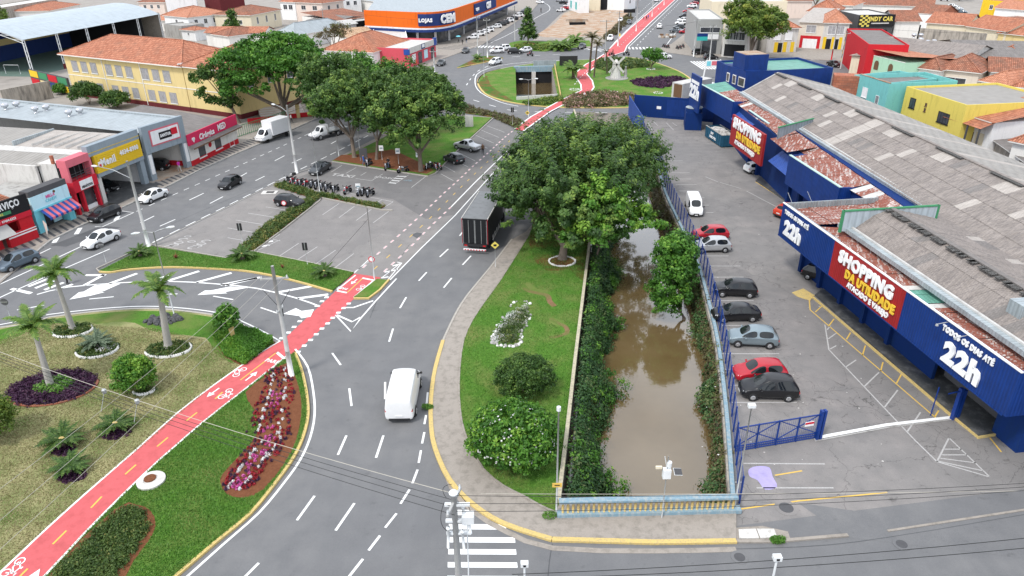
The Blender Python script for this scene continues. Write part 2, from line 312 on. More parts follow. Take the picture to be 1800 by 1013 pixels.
def tess(pts, holes=()):
    """constrained triangulation: (2-D points, counter-clockwise triangles) of a polygon minus its holes"""
    loops = [list(pts)]+[list(h) for h in holes]; P = []; E = []
    ox, oy = pts[0][0], pts[0][1]
    for l in loops:
        b = len(P); P += [Vector((p[0]-ox, p[1]-oy)) for p in l]; E += [(b+i, b+(i+1) % len(l)) for i in range(len(l))]
    r = geometry.delaunay_2d_cdt(P, E,[],0,1e-5); V = [(v.x+ox, v.y+oy) for v in r[0]]; F = []
    for f in r[2]:
        A, B, D = [V[k] for k in f]; cx, cy = (A[0]+B[0]+D[0])/3,(A[1]+B[1]+D[1])/3
        if not inside(cx, cy, loops[0]) or any(inside(cx, cy, h) for h in loops[1:]): continue
        F.append(tuple(f) if (B[0]-A[0])*(D[1]-A[1])-(B[1]-A[1])*(D[0]-A[0]) > 0 else tuple(f)[::-1])
    return V, F
def sheet(pts, z, holes=()):
    V, F = tess(pts, holes); return mesh([(x, y, z) for x, y in V], F)
def ribbon(pts, w, z, h=0, side=0):
    """flat strip (h=0) or kerb section along a polyline"""
    pts = [Vector((p[0], p[1],0)) for p in pts]; vs = []; n = len(pts)
    for i, p in enumerate(pts):
        d = (pts[min(i+1, n-1)]-pts[max(i-1,0)]).normalized(); nn = Vector((-d.y, d.x,0)); a = p+nn*(w/2+side*w/2); b = p-nn*(w/2-side*w/2)
        vs += [(a.x, a.y, z),(b.x, b.y, z)] if not h else [(a.x, a.y, z),(b.x, b.y, z),(a.x, a.y, z+h),(b.x, b.y, z+h)]
    if not h: return mesh(vs,[(2*i,2*i+1,2*i+3,2*i+2) for i in range(n-1)])
    fs = []
    for i in range(n-1):
        k = 4*i; fs += [(k+2, k+3, k+7, k+6),(k, k+2, k+6, k+4),(k+3, k+1, k+5, k+7)]
    fs += [(0,1,3,2),(4*n-4,4*n-2,4*n-1,4*n-3)]
    return mesh(vs, fs)
def smoothpts(p, k=4, closed=False):
    p = [Vector((q[0], q[1])) for q in p]; n = len(p); o = []
    for i in range(n if closed else n-1):
        g = lambda j: p[j % n] if closed else p[max(0, min(n-1, j))]
        a, b, c, d = g(i-1), g(i), g(i+1), g(i+2)
        for t in range(k):
            t /= k; o.append(.5*((2*b)+(c-a)*t+(2*a-5*b+4*c-d)*t*t+(3*b-a-3*c+d)*t**3))
    if not closed: o.append(p[-1])
    return [(q.x, q.y) for q in o]
FONT = None
def text(s, o, xd, up, size, mat, parent=None, off=.02, ext=.02, wscale=1., name='lettering', ctr=True, bold=1, shear=0):
    cu = bpy.data.curves.new('t', 'FONT'); cu.body = s; cu.size = size; cu.offset = off*size; cu.extrude = ext; cu.resolution_u = 2; cu.shear = shear
    cu.align_x = 'CENTER' if ctr else 'LEFT'; cu.align_y = 'CENTER'; cu.space_character = 1+off*2.6
    t = bpy.data.objects.new('t', cu); C.objects.link(t); dg = bpy.context.evaluated_depsgraph_get(); me = bpy.data.meshes.new_from_object(t.evaluated_get(dg)); C.objects.unlink(t); bpy.data.objects.remove(t)
    xd = Vector(xd).normalized(); up = Vector(up).normalized(); z = xd.cross(up).normalized(); up = z.cross(xd)
    M4 = Matrix.Translation(Vector(o)) @ Matrix((xd, up, z)).transposed().to_4x4() @ Matrix.Diagonal((wscale,1,1,1)); me.transform(M4)
    me.materials.clear(); return link(name, me, mat, parent)
# ================================================================ GROUND
canal_l = [at(*p) for p in ((985,887),(1000,760),(1013,640),(1038,430),(1042,340),(1034,262),(1010,196))]
canal_r = [at(*p) for p in ((1290,885),(1277,720),(1262,600),(1243,520),(1225,460),(1193,390),(1170,340),(1148,275),(1106,200))]
canal = [(p.x, p.y) for p in canal_l+canal_r[::-1]]
culv = [(p.x, p.y) for p in G([(908,176),(980,171),(970,119),(906,120)])]
pit = [(p.x, p.y) for p in G([(1001,45),(1030,44),(1027,34),(1000,34)])]
road = link('road', sheet([(-700,-60),(900,-60),(900,2600),(-700,2600)],0,[canal, culv, pit]), 'road', kind='structure')
link('ground', sheet([(-3500,-3000),(3500,-3000),(3500,3500),(-3500,3500)],-7.5), 'ground', kind='structure')
wat = MB(); xs = [p[0] for p in canal]; ys = [p[1] for p in canal]
link('water', sheet([(0,28),(30,28),(30,150),(-2,150)],-3.0), 'water', kind='structure')
link('water', sheet([(q[0]+dx, q[1]+dy) for q,(dx, dy) in zip(culv,((-2,-2),(2,-2),(3,9),(-2,9)))],-3.6), 'water', kind='structure')
def wallring(pts, z0, z1, mat, name):
    m = MB(); n = len(pts)
    for i in range(n):
        a, b = pts[i], pts[(i+1) % n]; m.add([(a[0], a[1], z0),(b[0], b[1], z0),(b[0], b[1], z1),(a[0], a[1], z1)],[(0,1,2,3)])
    return m.build(name, mat, kind='structure')
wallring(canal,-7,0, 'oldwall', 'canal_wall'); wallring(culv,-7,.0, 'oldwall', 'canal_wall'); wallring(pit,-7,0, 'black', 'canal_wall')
def flat(name, px, z, mat, holes=(), sm=0, parent=None, raw=False):
    p = px if raw else [(q.x, q.y) for q in G(px)]
    if sm: p = smoothpts(p, sm, True)
    return link(name, sheet(p, z, holes), mat, parent, kind=None if parent else 'structure')
def slab(name, px, z1, mat, sm=0, raw=False, holes=()):
    p = px if raw else [(q.x, q.y) for q in G(px)]
    if sm: p = smoothpts(p, sm, True)
    m = MB(); n = len(p)
    for i in range(n):
        a, b = p[i], p[(i+1) % n]; m.add([(a[0], a[1],-.05),(b[0], b[1],-.05),(b[0], b[1], z1-.002),(a[0], a[1], z1-.002)],[(0,1,2,3)])
    s = sheet(p, z1, holes); vs = [v.co.copy() for v in s.vertices]; m.add(vs,[tuple(q.vertices) for q in s.polygons]); bpy.data.meshes.remove(s)
    return m.build(name, mat, kind='structure'), p
def kerb(px, mat='wkerb', w=.18, h=.15, sm=3, z=0., side=0, name='kerb'):
    p = [(q.x, q.y) for q in G(px)]
    if sm: p = smoothpts(p, sm)
    return link(name, ribbon(p, w, z, h, side), mat, kind='structure')
def line(px, w=.12, mat='wline', z=.012, sm=0, name='road_marking', raw=False, par=None):
    p = px if raw else [(q.x, q.y) for q in G(px)]
    if sm: p = smoothpts(p, sm)
    o = link(name, ribbon(p, w, z), mat, par or road); return o
def quad(px, mat='wline', z=.012, name='road_marking'):
    return link(name, sheet([(q.x, q.y) for q in G(px)], z), mat, road)
def dashes(px, on, off, w=.12, mat='wline', z=.012, sm=3, start=0.):
    p = [Vector(q) for q in smoothpts([(q.x, q.y) for q in G(px)], sm)] if sm else [Vector((q.x, q.y)) for q in G(px)]
    cum = [0]
    for a, b in zip(p, p[1:]): cum.append(cum[-1]+(b-a).length)
    def pt(s):
        for i in range(len(p)-1):
            if cum[i+1] >= s: return p[i].lerp(p[i+1],(s-cum[i])/max(1e-6, cum[i+1]-cum[i]))
        return p[-1]
    s = start
    while s+on < cum[-1]:
        link('lane_dash', ribbon([pt(s), pt(s+on)], w, z), mat, road); s += on+off
# ---- lots and asphalt patches
flat('car_park',[(256,437),(400,366),(522,305),(590,285),(752,309),(812,262),(872,210),(907,236),(893,280),(815,360),(684,495),(660,491),(400,456),(262,433)],.004, 'lot')
flat('car_park',[(590,285),(752,309),(800,255),(872,210),(912,232),(893,280),(800,378),(748,385),(690,350),(640,343),(500,322)],.006, 'lott')
lot2 = [(1292,925),(1800,860),(1960,830),(1960,700),(1700,560),(1480,400),(1390,280),(1300,200),(1245,205),(1108,202)]
flat('car_park',[(q.x, q.y) for q in G(lot2)]+[(q.x+.3, q.y) for q in canal_r[::-1]],.004, 'lot2', raw=True)
flat('asphalt_patch',[(1402,884),(1640,918),(1800,893),(1960,870),(1960,1000),(1490,945)],.007, 'road')
flat('asphalt_patch',[(89,432),(178,397),(212,400),(116,434)],.008, 'lotd')
flat('asphalt_patch',[(722,413),(733,409),(745,411),(733,419)],.010, 'lotd', sm=0)
for p in ([(1330,820),(1352,822),(1358,838),(1366,856),(1345,861),(1332,845),(1318,838),(1316,826)],):
    flat('paint_spill', p,.012, 'lav', sm=3)
# ---- pavements
slab('pavement',[(0,500),(89,424),(142,398),(213,367),(300,326),(355,298),(400,278),(442,260),(500,235),(560,208),(640,170),(700,140),(770,112),(768,100),(640,120),(420,240),(335,285),(180,350),(60,400),(-60,440),(-60,530)],.12, 'walk')
kerb([(-20,512),(89,424),(142,398),(213,367),(300,326),(355,298),(400,278),(442,260),(560,208)], 'conc', sm=0)
# black stripes of the patterned pavement
a0 = at(20,455); dirn = (at(400,278)-at(89,424)).normalized(); nrm = Vector((-dirn.y, dirn.x,0))
q0 = at(89,424)-dirn*12
for i in range(66):
    c = q0+dirn*(i*.92); k = dirn*.36; dd = nrm*2.3+dirn*1.1; b = c+nrm*.35
    if at(270,330).y-7.5 < b.y < at(270,330).y-4.5: continue
    link('pavement_stripe', sheet([(b.x, b.y),((b+k).x,(b+k).y),((b+k+dd).x,(b+k+dd).y),((b+dd).x,(b+dd).y)],.126), 'dgrey', kind='structure')
# right-hand pavement along the canal green
wk = [(985,340),(925,408),(898,424),(860,474),(822,520),(800,555),(778,602),(765,650),(758,700),(758,750),(765,790),(790,845),(832,889),(885,922),(970,950),(1150,955),(1294,953),(1294,895),(1288,887),(985,887),(940,880),(880,700),(900,500),(1000,360)]
slab('pavement', wk,.10, 'walk')
kerb([(900,422),(860,474),(822,520),(800,555),(779,600)], 'wkerb', sm=2, h=.13)
kerb([(779,600),(765,650),(758,700),(758,750),(765,790),(790,845),(832,889),(885,922),(970,950)], 'ykerb', sm=3, h=.14, w=.3)
kerb([(970,950),(1150,955),(1294,953)], 'ykerb', sm=0, h=.14, w=.3)
kerb([(768,780),(794,857),(836,902),(890,935),(972,964),(1150,969),(1294,966)], 'walk', sm=2, h=.02, w=.35, name='gutter')
# green
gl = [(931,413),(882,491),(856,527),(831,564),(815,600),(808,650),(807,700),(812,745),(824,782),(850,828),(885,857),(920,875),(950,892),(975,903),(985,884)]
p = [(q.x, q.y) for q in G(gl)]+[(q.x-.1, q.y) for q in canal_l[1:]]+[(q.x, q.y) for q in G([(990,220),(960,340)])]
slab('lawn', p,.13, 'grass', raw=True); lawnR = p
kerb(gl[:14], 'walk', w=.14, h=.17, sm=2)
link('bare_soil', ribbon(smoothpts([(q.x, q.y) for q in G([(918,502),(928,513),(948,518),(962,522),(966,532),(975,541)])],4),.55,.137), 'soilp', kind='structure')
link('bare_soil', ribbon(smoothpts([(q.x, q.y) for q in G([(967,562),(980,570),(994,577),(996,588),(978,594),(966,596)])],4),.42,.137), 'soilp', kind='structure')
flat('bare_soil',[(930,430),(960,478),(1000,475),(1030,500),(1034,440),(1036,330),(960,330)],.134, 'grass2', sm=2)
# cycle-path garden (left)
path_l = [(-120,1120),(0,1011),(75,940),(150,872),(242,792),(312,729),(380,677),(450,628),(493,602)]
path_r = [(-20,1112),(82,1013),(150,940),(217,872),(279,813),(310,786),(357,745),(432,686),(500,632),(519,620)]
gA = [(-400,590),(-150,583),(0,577),(87,560),(200,547),(275,545),(350,552),(400,562),(450,585),(488,604)]
slab('lawn', gA+path_l[::-1]+[(-600,1110)],.12, 'dry')
flat('lawn',[(0,582),(87,564),(200,551),(275,549),(350,556),(400,566),(440,585),(420,640),(395,634),(375,620),(362,596),(300,590),(262,582),(238,570),(200,568),(170,572),(150,566),(95,572),(40,590),(-80,640),(-200,630)],.126, 'grass', sm=2)
kerb([(-400,590),(0,578),(87,560),(200,547),(275,545),(350,552),(400,562),(450,585),(488,604)], 'wkerb', w=.22)
gB = [(519,622),(530,650),(539,690),(542,730),(533,770),(515,808),(485,850),(440,905),(380,955),(312,1013),(200,1110)]
slab('lawn', gB+path_r,.12, 'grass')
kerb([(519,622),(530,650),(539,690),(542,730),(533,770),(515,808),(485,850),(440,905),(380,955),(312,1013),(200,1110)], 'ykerb', w=.2)
line([(519,614),(541,645),(551,690),(553,730),(545,770),(527,810),(497,852),(455,902),(395,955),(330,1013),(220,1110)],.16, sm=3)
line([(-100,576),(0,571),(87,553),(200,541),(275,539),(350,545),(400,555),(455,579),(492,600)],.14, sm=3)
flat('flower_bed_soil',[(505,640),(520,665),(529,700),(530,735),(520,780),(500,818),(465,862),(430,878),(400,872),(388,852),(392,836),(420,805),(447,775),(455,750),(445,720),(432,692),(470,662)],.127, 'soil', sm=2)
bedH = [(82,1020),(205,896),(240,890),(265,900),(275,925),(262,955),(235,990),(200,1050),(120,1080)]
flat('flower_bed_soil', bedH,.127, 'soil', sm=2)
flat('flower_bed_soil',[(376,573),(400,566),(480,600),(486,606),(432,648),(418,642),(395,630),(375,595)],.129, 'soil', sm=0)
# cycle path sheets
flat('cycle_path', path_l[:-1]+[(493,602),(519,621)]+path_r[::-1][1:],.135, 'path', raw=False)
flat('cycle_path',[(493,602),(590,512),(622,481),(670,488),(624,524),(519,621)],.010, 'path')
# island with grass between avenue and lot
slab('lawn',[(175,478),(262,434),(397,456),(422,444),(444,444),(540,463),(622,481),(585,512),(540,500),(489,487),(440,478),(400,474),(300,470),(220,473),(190,479)],.13, 'grass')
kerb([(175,479),(195,480),(230,475),(305,471),(400,475),(440,479),(489,488),(540,501),(584,514)], 'ykerb', w=.2, sm=3)
kerb([(175,479),(170,474),(262,431),(397,455),(422,443),(444,443),(540,462),(621,480)], 'wkerb', w=.12, sm=0)
slab('lawn',[(663,492),(681,494),(664,512),(648,524),(622,524)],.13, 'grass')
kerb([(622,526),(648,526),(668,511),(684,493)], 'ykerb', w=.2, sm=0)
# planted strips in the car park
hed1 = [(484,328),(500,324),(560,341),(640,357),(676,364),(668,368),(600,354),(560,346),(558,352),(500,400),(440,444),(420,441),(470,396),(545,348)]
slab('flower_bed_soil', hed1,.10, 'soil')
kerb([(444,445),(500,403),(562,354),(566,349),(672,370),(690,371)], 'wkerb', w=.14, sm=0)
# plaza lawn with trees
plz = [(584,284),(622,266),(680,235),(760,205),(865,207),(810,258),(765,304),(752,309),(680,298)]
slab('lawn', plz,.12, 'grass'); flat('bare_soil',[(586,283),(600,274),(640,272),(690,264),(740,288),(762,301),(750,307),(680,297)],.126, 'soil', sm=1)
kerb([(584,285),(680,300),(752,311),(765,306),(812,258),(868,208)], 'wkerb', w=.14, sm=0)
slab('pavement',[(590,280),(622,264),(700,225),(760,200),(800,193),(740,205),(690,235),(625,268)],.125, 'walk')
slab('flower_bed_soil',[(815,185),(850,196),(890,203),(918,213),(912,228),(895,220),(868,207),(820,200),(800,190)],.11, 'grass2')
kerb([(785,193),(810,203),(865,208)], 'wkerb', w=.14)
# roundabout
rb = [(840,148),(843,138),(855,129),(880,122),(907,117),(950,111),(1000,107),(1050,105),(1075,102),(1100,101),(1133,106),(1167,116),(1200,130),(1222,150),(1210,172),(1160,184),(1098,190),(1000,190),(955,188),(911,183),(878,176),(852,165)]
rbp = [(q.x, q.y) for q in G(rb)]
slab('lawn', rb,.14, 'grass', holes=[culv]); kerb(rb[9:]+rb[:4], 'ykerb', w=.35)
kerb(rb[:10], 'wkerb', w=.3)
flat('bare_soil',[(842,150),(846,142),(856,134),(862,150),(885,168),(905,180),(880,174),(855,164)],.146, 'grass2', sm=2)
top_l = [(905,228),(933,207),(985,178),(1022,160),(1021,150),(1009,132),(1030,114),(1050,104),(1062,96),(1071,87),(1105,53),(1167,0),(1230,-50)]
top_r = [(1252,-50),(1187,0),(1140,44),(1102,82),(1098,92),(1067,102),(1046,119),(1031,131),(1041,143),(1044,155),(1038,164),(991,185),(967,198),(920,232)]
flat('cycle_path', top_l+top_r,.155, 'path'); 
for q in (top_l, top_r): line(q,.3, z=.165)
slab('cycle_path',[(1064,96),(1071,87),(1105,53),(1167,0),(1230,-50),(1252,-50),(1187,0),(1140,44),(1102,82),(1096,92)],.15, 'path')
dashes([(1010,150),(1020,138),(1040,118),(1062,100)],1.2,1.5,.15, 'wline',.17); dashes([(1088,84),(1125,47),(1178,0)],1.5,3,.2, 'wfade',.17)
slab('lawn',[(804,119),(844,100),(862,99),(884,102),(850,110),(815,119)],.13, 'grass2'); kerb([(804,120),(850,111),(884,103)], 'ykerb', w=.3)
slab('lawn',[(888,85),(897,76),(915,72),(960,74),(1036,72),(1040,82),(980,87),(960,91),(905,89)],.13, 'grass')
flat('bare_soil',[(915,78),(928,75),(942,78),(928,82)],.136, 'soil', sm=2)
slab('pavement',[(936,72),(955,55),(985,26),(1000,18),(1115,18),(1095,40),(1060,78),(1036,86),(1005,74)],.10, 'walk', holes=[pit])
flat('bare_soil',[(943,62),(975,42),(992,24),(1010,18),(1112,18),(1095,30),(1062,66),(1030,64),(1000,68),(955,66)],.108, 'soil2', holes=[pit])
slab('pavement',[(1167,92),(1158,86),(1180,78),(1255,20),(1300,-60),(1420,-60),(1360,60),(1310,88),(1225,100)],.10, 'walk')
slab('pavement',[(690,140),(766,108),(790,100),(850,78),(935,20),(985,-40),(905,-40),(800,60),(760,60),(700,130)],.11, 'walk')
slab('pavement',[(1217,98),(1225,102),(1330,100),(1480,108),(1480,84),(1225,84)],.12, 'walk')
# urban floor among the houses
flat('ground',[(-600,430),(-60,450),(60,400),(180,350),(335,285),(420,240),(640,120),(768,100),(850,60),(985,-60),(-600,-60)],.02, 'ground')
flat('ground',[(1290,60),(1480,84),(1500,130),(1480,180),(1960,420),(2400,420),(2400,-60),(1330,-60)],.02, 'ground')
link('ground', sheet([(-1500,620),(2500,620),(2500,3200),(-1500,3200)],.03), 'ground', kind='structure')
# ---- painted markings ------------------------------------------------------
for a, b in (((788,438),(773,452)),((750,479),(736,494)),((794,489),(780,506)),((714,523),(703,542)),((691,578),(684,601)),((677,672),(677,702)),((674,766),(661,805)),((584,621),(599,642)),((614,683),(618,714)),((609,766),(594,800)),
             ((553,872),(522,915)),((623,885),(590,933)),((668,942),(648,968)),((638,983),(612,1016)),((455,990),(425,1020)),((854,346),(818,387)),((817,403),(808,415)),((828,450),(813,466)),((358,340),(333,352)),((392,346),(369,358)),
             ((308,386),(281,398)),((271,380),(247,392)),((500,274),(483,283)),((530,279),(513,287)),((465,310),(449,318)),((434,304),(422,311)),((591,248),(582,253)),((157,526),(200,522)),((278,518),(312,517)),((375,521),(410,527)),((458,541),(488,551)),((30,545),(78,537))):
    line([a, b],.16, name='lane_dash')
for a, b in (((752,690),(750,710)),((749,730),(746,746)),((746,760),(742,780)),((740,792),(736,814)),((734,826),(725,850)),((720,861),(704,886)),((697,903),(677,928))): line([a, b],.15, name='lane_dash')
for y, x0, x1 in ((901,800,851),(926,789,889),(949,788,905),(970,788,907),(993,787,909),(1017,786,910),(1042,785,912)):
    quad([(x0, y-4.5),(x1, y-4),(x1+1, y+5.5),(x0, y+5)], name='crosswalk_stripe')
line([(684,494),(740,437),(800,379),(867,304),(893,279)],.13); line([(697,490),(660,530),(634,560),(617,583),(590,554)],.15); line([(592,554),(619,566),(634,558)],.22); line([(603,541),(621,541),(656,529)],.22)
line([(893,283),(905,262)],.12)
for a, b in (((350,477),(292,495)),((407,480),(345,497)),((452,489),(395,502)),((241,481),(192,499)),((457,488),(388,501)),((550,503),(490,514)),((577,518),(523,525)),((183,483),(148,502)),((186,484),(150,484)),((300,484),(255,496)),((20,508),(55,516))): line([a, b],.42)
line([(65,518),(120,505),(220,497),(300,495),(375,499),(450,507),(520,524),(562,539)],.2, sm=2)
for a in ([(122,527),(139,514),(147,513),(170,500),(212,499),(185,511),(178,513),(184,514),(160,520)],[(347,519),(360,511),(370,511),(405,504),(436,506),(395,514),(400,516)],[(498,552),(520,542),(530,547),(552,544),(546,557),(530,560),(526,556)]): quad(a)
for a, b in (((50,504),(88,489)),((62,507),(100,492)),((78,510),(112,497)),((98,510),(128,500))): line([a, b],.4)
line([(142,434),(89,459),(0,500),(-60,530)],.16); line([(193,438),(107,475),(20,514),(-40,542)],.16); 
line([(89,437),(64,449)],.16); line([(167,399),(180,399),(235,374),(213,371)],.14)
for a, b in (((76,433),(58,445)),((104,413),(95,427)),((141,401),(134,412)),((208,380),(203,388))): line([a, b],.5)
dashes([(240,372),(300,345),(404,299),(520,246),(640,190)],1.,1.1,.13); dashes([(268,427),(400,362),(520,302),(590,268),(660,232)],1.6,1.,.16, 'wline',.03, sm=0)
kerb([(262,431),(400,364.5),(520,304.5),(588,283),(622,264)], 'wkerb', w=.1, h=.03, sm=0)
for i,(x, y) in enumerate(((574,523),(566,530),(557,538),(547,547),(537,556),(527,565),(517,575),(507,585),(495,595),(613,534),(604,542),(595,550),(585,559),(576,569),(566,578),(556,588),(546,598),(535,608),(524,619))):
    c = at(x, y); d = Vector((.28,0)); link('road_marking', ribbon([(c.x-.2, c.y),(c.x+.2, c.y)],.34,.013), 'wline', road)
for a, b in (((596,358),(567,378)),((623,363),(596,383)),((653,368),(626,388)),((683,372),(656,392)),((525,428),(486,454)),((558,434),(518,460)),((590,440),(551,467)),((622,446),(586,473)),((659,453),(620,480)),((467,364),(518,372)),((436,375),(500,385)),((414,387),(480,398)),((400,401),(459,411)),((400,418),(438,425)),
             ((601,291),(582,303)),((626,295),(608,305)),((644,303),(634,309)),((673,306),(653,318)),((653,318),(625,314)),((701,308),(682,323)),((718,308),(694,324)),((749,310),(723,330)),((775,306),(797,318)),((855,221),(887,233)),((846,229),(877,242)),((836,238),(868,252)),((826,248),(857,261)),((804,268),(835,283)),((813,289),(823,294)),((775,289),(800,303)),
             ((596,336),(691,355)),((691,355),(677,364)),((672,351),(660,358)),((492,420-8),(452,438)),((475,420),(493,424)),((454,440),(492,422))): line([a, b],.1, 'wfade')
for t in (.15,.4,.65,.9): line([(701-19*t,308+15*t),(718-24*t,308+16*t)],.25)
for a, b in (((461,427),(480,424)),((444,436),(474,431))): line([a, b],.35)
dl = [(638,471),(669,442),(698,417),(723,394),(747,372),(778,342),(809,314),(833,291),(858,269),(887,242),(906,227)]
dr = [(675,478),(702,453),(728,428),(751,404),(773,383),(793,364),(835,321),(895,262)]
dashes(dl,.75,.95,.2, 'wline',.013); dashes(dl,.75,.95,.07, 'pinkdash',.016); dashes(dr[:6],.75,.95,.2, 'wline',.013); dashes(dr[:6],.75,.95,.07, 'pinkdash',.016); line(dr[5:],.16)
dashes([(657,474),(686,448),(740,399),(776,364),(822,318),(900,244)],.85,2.1,.1, 'yline',.013)
line([(622,481),(650,455)],.1); line([(706,463),(682,492)],.1); line([(698,461),(707,463)],.12); line([(672,488),(700,466)],.1)
for a, b in (((690,468),(704,464)),((676,479),(699,474)),((670,489),(683,487))): line([a, b],.22)
# cycle path paint
line(path_l[:-1]+[(493,602)],.14, z=.142, sm=2); line(path_r[:-1]+[(503,628)],.14, z=.142, sm=2); line([(590,512),(625,484)],.16); line([(657,493),(622,523)],.16)
line([(590,511),(610,515)],.25); line([(637,489),(657,493)],.25); line([(610,515),(637,490)],.1, 'yline'); line([(487,622),(501,634)],.25, z=.143); line([(487,622),(423,671)],.1, 'yline', z=.143)
for a, b in (((392,692),(379,704)),((347,728),(328,743)),((296,772),(277,788)),((240,820),(221,837)),((180,876),(161,896)),((118,936),(94,960)),((50,1003),(35,1018))): line([a, b],.12, 'yline', z=.143)
def arrow(tail, tip, z=.145, wd=.12):
    a, b = at(*tail), at(*tip); d = (b-a).normalized(); n = Vector((-d.y, d.x,0)); k = b-d*.55
    pts = [a+n*wd/2, k+n*wd/2, k+n*.28, b, k-n*.28, k-n*wd/2, a-n*wd/2]; link('arrow_marking', sheet([(q.x, q.y) for q in pts[::-1]], z), 'wline', road)
arrow((386,685),(364,701)); arrow((432,672),(453,656)); arrow((628,491),(617,500),.016); arrow((58,1020),(72,1003))
def bike(c, rot, s=1., z=.145, mat='wline'):
    m = MB(); R = Matrix.Rotation(rot,4, 'Z'); o = at(*c)
    def ring(x, y, r):
        n = 14; vs = []
        for k in range(n):
            a = 2*math.pi*k/n; vs += [(x+r*math.cos(a), y+r*math.sin(a),0),(x+(r-.07)*math.cos(a), y+(r-.07)*math.sin(a),0)]
        m.add(vs,[(2*k,2*((k+1) % n),2*((k+1) % n)+1,2*k+1) for k in range(n)])
    ring(-.42,0,.28); ring(.42,0,.28)
    for a, b in (((-.42,0),(-.12,.42)),((-.12,.42),(.3,.42)),((.3,.42),(.42,0)),((-.42,0),(0,0)),((0,0),(.3,.42)),((-.2,.52),(-.05,.52)),((.22,.55),(.42,.58))):
        a = Vector((*a,0)); b = Vector((*b,0)); d = (b-a).normalized(); n = Vector((-d.y, d.x,0))*.04; m.add([a-n, b-n, b+n, a+n],[(0,1,2,3)])
    M4 = Matrix.Translation((o.x, o.y, z)) @ R @ Matrix.Scale(s,4); m.v = [M4 @ v for v in m.v]; m.build('bicycle_marking', mat, road)
pd = at(519,621)-at(217,872); pang = math.atan2(pd.y, pd.x)
bike((397,695), pang+math.pi,1.); bike((422,657), pang,1.); bike((634,506), pang+math.pi,.9,.016); bike((24,1000), pang+math.pi,1.)
U3 = Vector((0,0,1))
def gtext(s, px, ang, size, mat='wline', z=.015, wsc=1.):
    o = at(*px); xd = Vector((math.cos(ang), math.sin(ang),0)); up = Vector((-math.sin(ang), math.cos(ang),0)); t = text(s,(o.x, o.y, z), xd, up, size, mat, road,.03,0, wsc, 'road_lettering'); return t
gtext('PARE',(479,638), pang-math.pi/2+.0,.62, z=.145, wsc=.85); gtext('PARE',(602,507), pang+math.pi/2,.55, z=.016, wsc=.85)
la = at(626,295)-at(608,305); ga = math.atan2(la.y, la.x)-math.pi/2
gtext('TAXI',(603,309), ga,1.4, 'wfade', wsc=1.1); gtext('IDOSO',(677,313), ga,1.0, 'wfade'); bike((717,318), ga,.9,.015, 'blues')
# right car park
Z2 = lambda x, y: (1180+x/3.377,420+y/3.377)
for a, b in ((Z2(160,102), Z2(340,102)),(Z2(190,162), Z2(410,162)),(Z2(240,228), Z2(430,228)),(Z2(200,295), Z2(245,293)),(Z2(220,368), Z2(490,368)),(Z2(300,515), Z2(420,515)),(Z2(300,683), Z2(640,683)),(Z2(320,775), Z2(385,775)),(Z2(350,870), Z2(410,870)),(Z2(360,972), Z2(745,972)),
             ((1167,283),(1200,283)),((1176,304),(1212,304)),((1182,315),(1215,315)),((1188,325),(1225,325)),((1194,336),(1230,336)),((1231,348),(1238,348)),((1235,361),(1246,361)),((1241,374),(1254,374)),((1138,213),(1146,229)),((1149,214),(1156,221)),((1171,216),(1184,229)),((1182,216),(1190,222)),((1240,311),(1262,320)),((1266,321),(1303,332)),((1312,336),(1365,364)),
             ((1307,815),(1450,816)),((1330,858),(1465,858)),((1292,848),(1304,848)),((1450,571),(1457,615)),((1457,615),(1607,773)),((1607,773),(1647,812)),((1459,614),(1470,608)),((1486,646),(1505,633)),((1519,680),(1545,655)),((1555,716),(1578,686)),((1595,759),(1618,725)),((1647,812),(1668,770)),
             ((1647,812),(1740,839)),((1668,770),(1740,839)),((1656,800),(1700,800)),((1653,806),(1715,814)),((1660,790),(1690,790)),((1648,811),(1728,828)),((1454,580),(1460,573)),((1456,596),(1470,586))): line([a, b],.1, 'wfade')
for a, b in (((1328,320),(1383,355)),((1289,258),(1354,296)),((1424,545),(1645,735)),((1422,521),(1424,545)),((1433,549),(1445,538)),((1457,573),(1466,561)),((1488,597),(1495,585)),((1516,625),(1521,608)),((1548,653),(1552,637)),((1576,674),(1584,659)),((1643,733),(1650,722)),((1296,896),(1403,881)),((1403,881),(1560,866)),((1362,836),(1410,828)),((1740,770),(1760,795))): line([a, b],.1, 'yline')
line([(1430,771),(1560,747),(1672,734)],.28, 'white',.02); line([(1432,776),(1560,752),(1672,738)],.12, 'conc',.03)
slab('pavement',[(1392,515),(1412,508),(1432,520),(1424,529),(1402,522)],.05, 'ykerb')
slab('pavement',[(1432,520),(1458,500),(1660,640),(1800,720),(1960,700),(1960,735),(1800,756),(1719,770),(1670,730)],.14, 'walkw')
kerb([(1424,520),(1670,731),(1719,771),(1800,757),(1960,736)], 'ykerb', w=.14, h=.16, sm=0)
slab('pavement',[(1328,319),(1350,300),(1480,370),(1420,380),(1383,356)],.12, 'walkw'); slab('pavement',[(1289,258),(1300,240),(1400,300),(1354,297)],.1, 'walkw')
kerb([(1294,953),(1360,953),(1490,942)], 'walk', w=.2, h=.1, sm=0); kerb([(1560,934),(1650,920),(1800,897),(1960,872)], 'walk', w=.14, h=.05, sm=0)
for a in ([(1298,933),(1328,932),(1334,948),(1299,949)],[(1330,932),(1360,932),(1366,947),(1336,948)]): slab('concrete_cover', a,.11, 'concl')
flat('bare_soil',[(1294,928),(1340,925),(1385,935),(1390,950),(1294,950)],.02, 'walk')
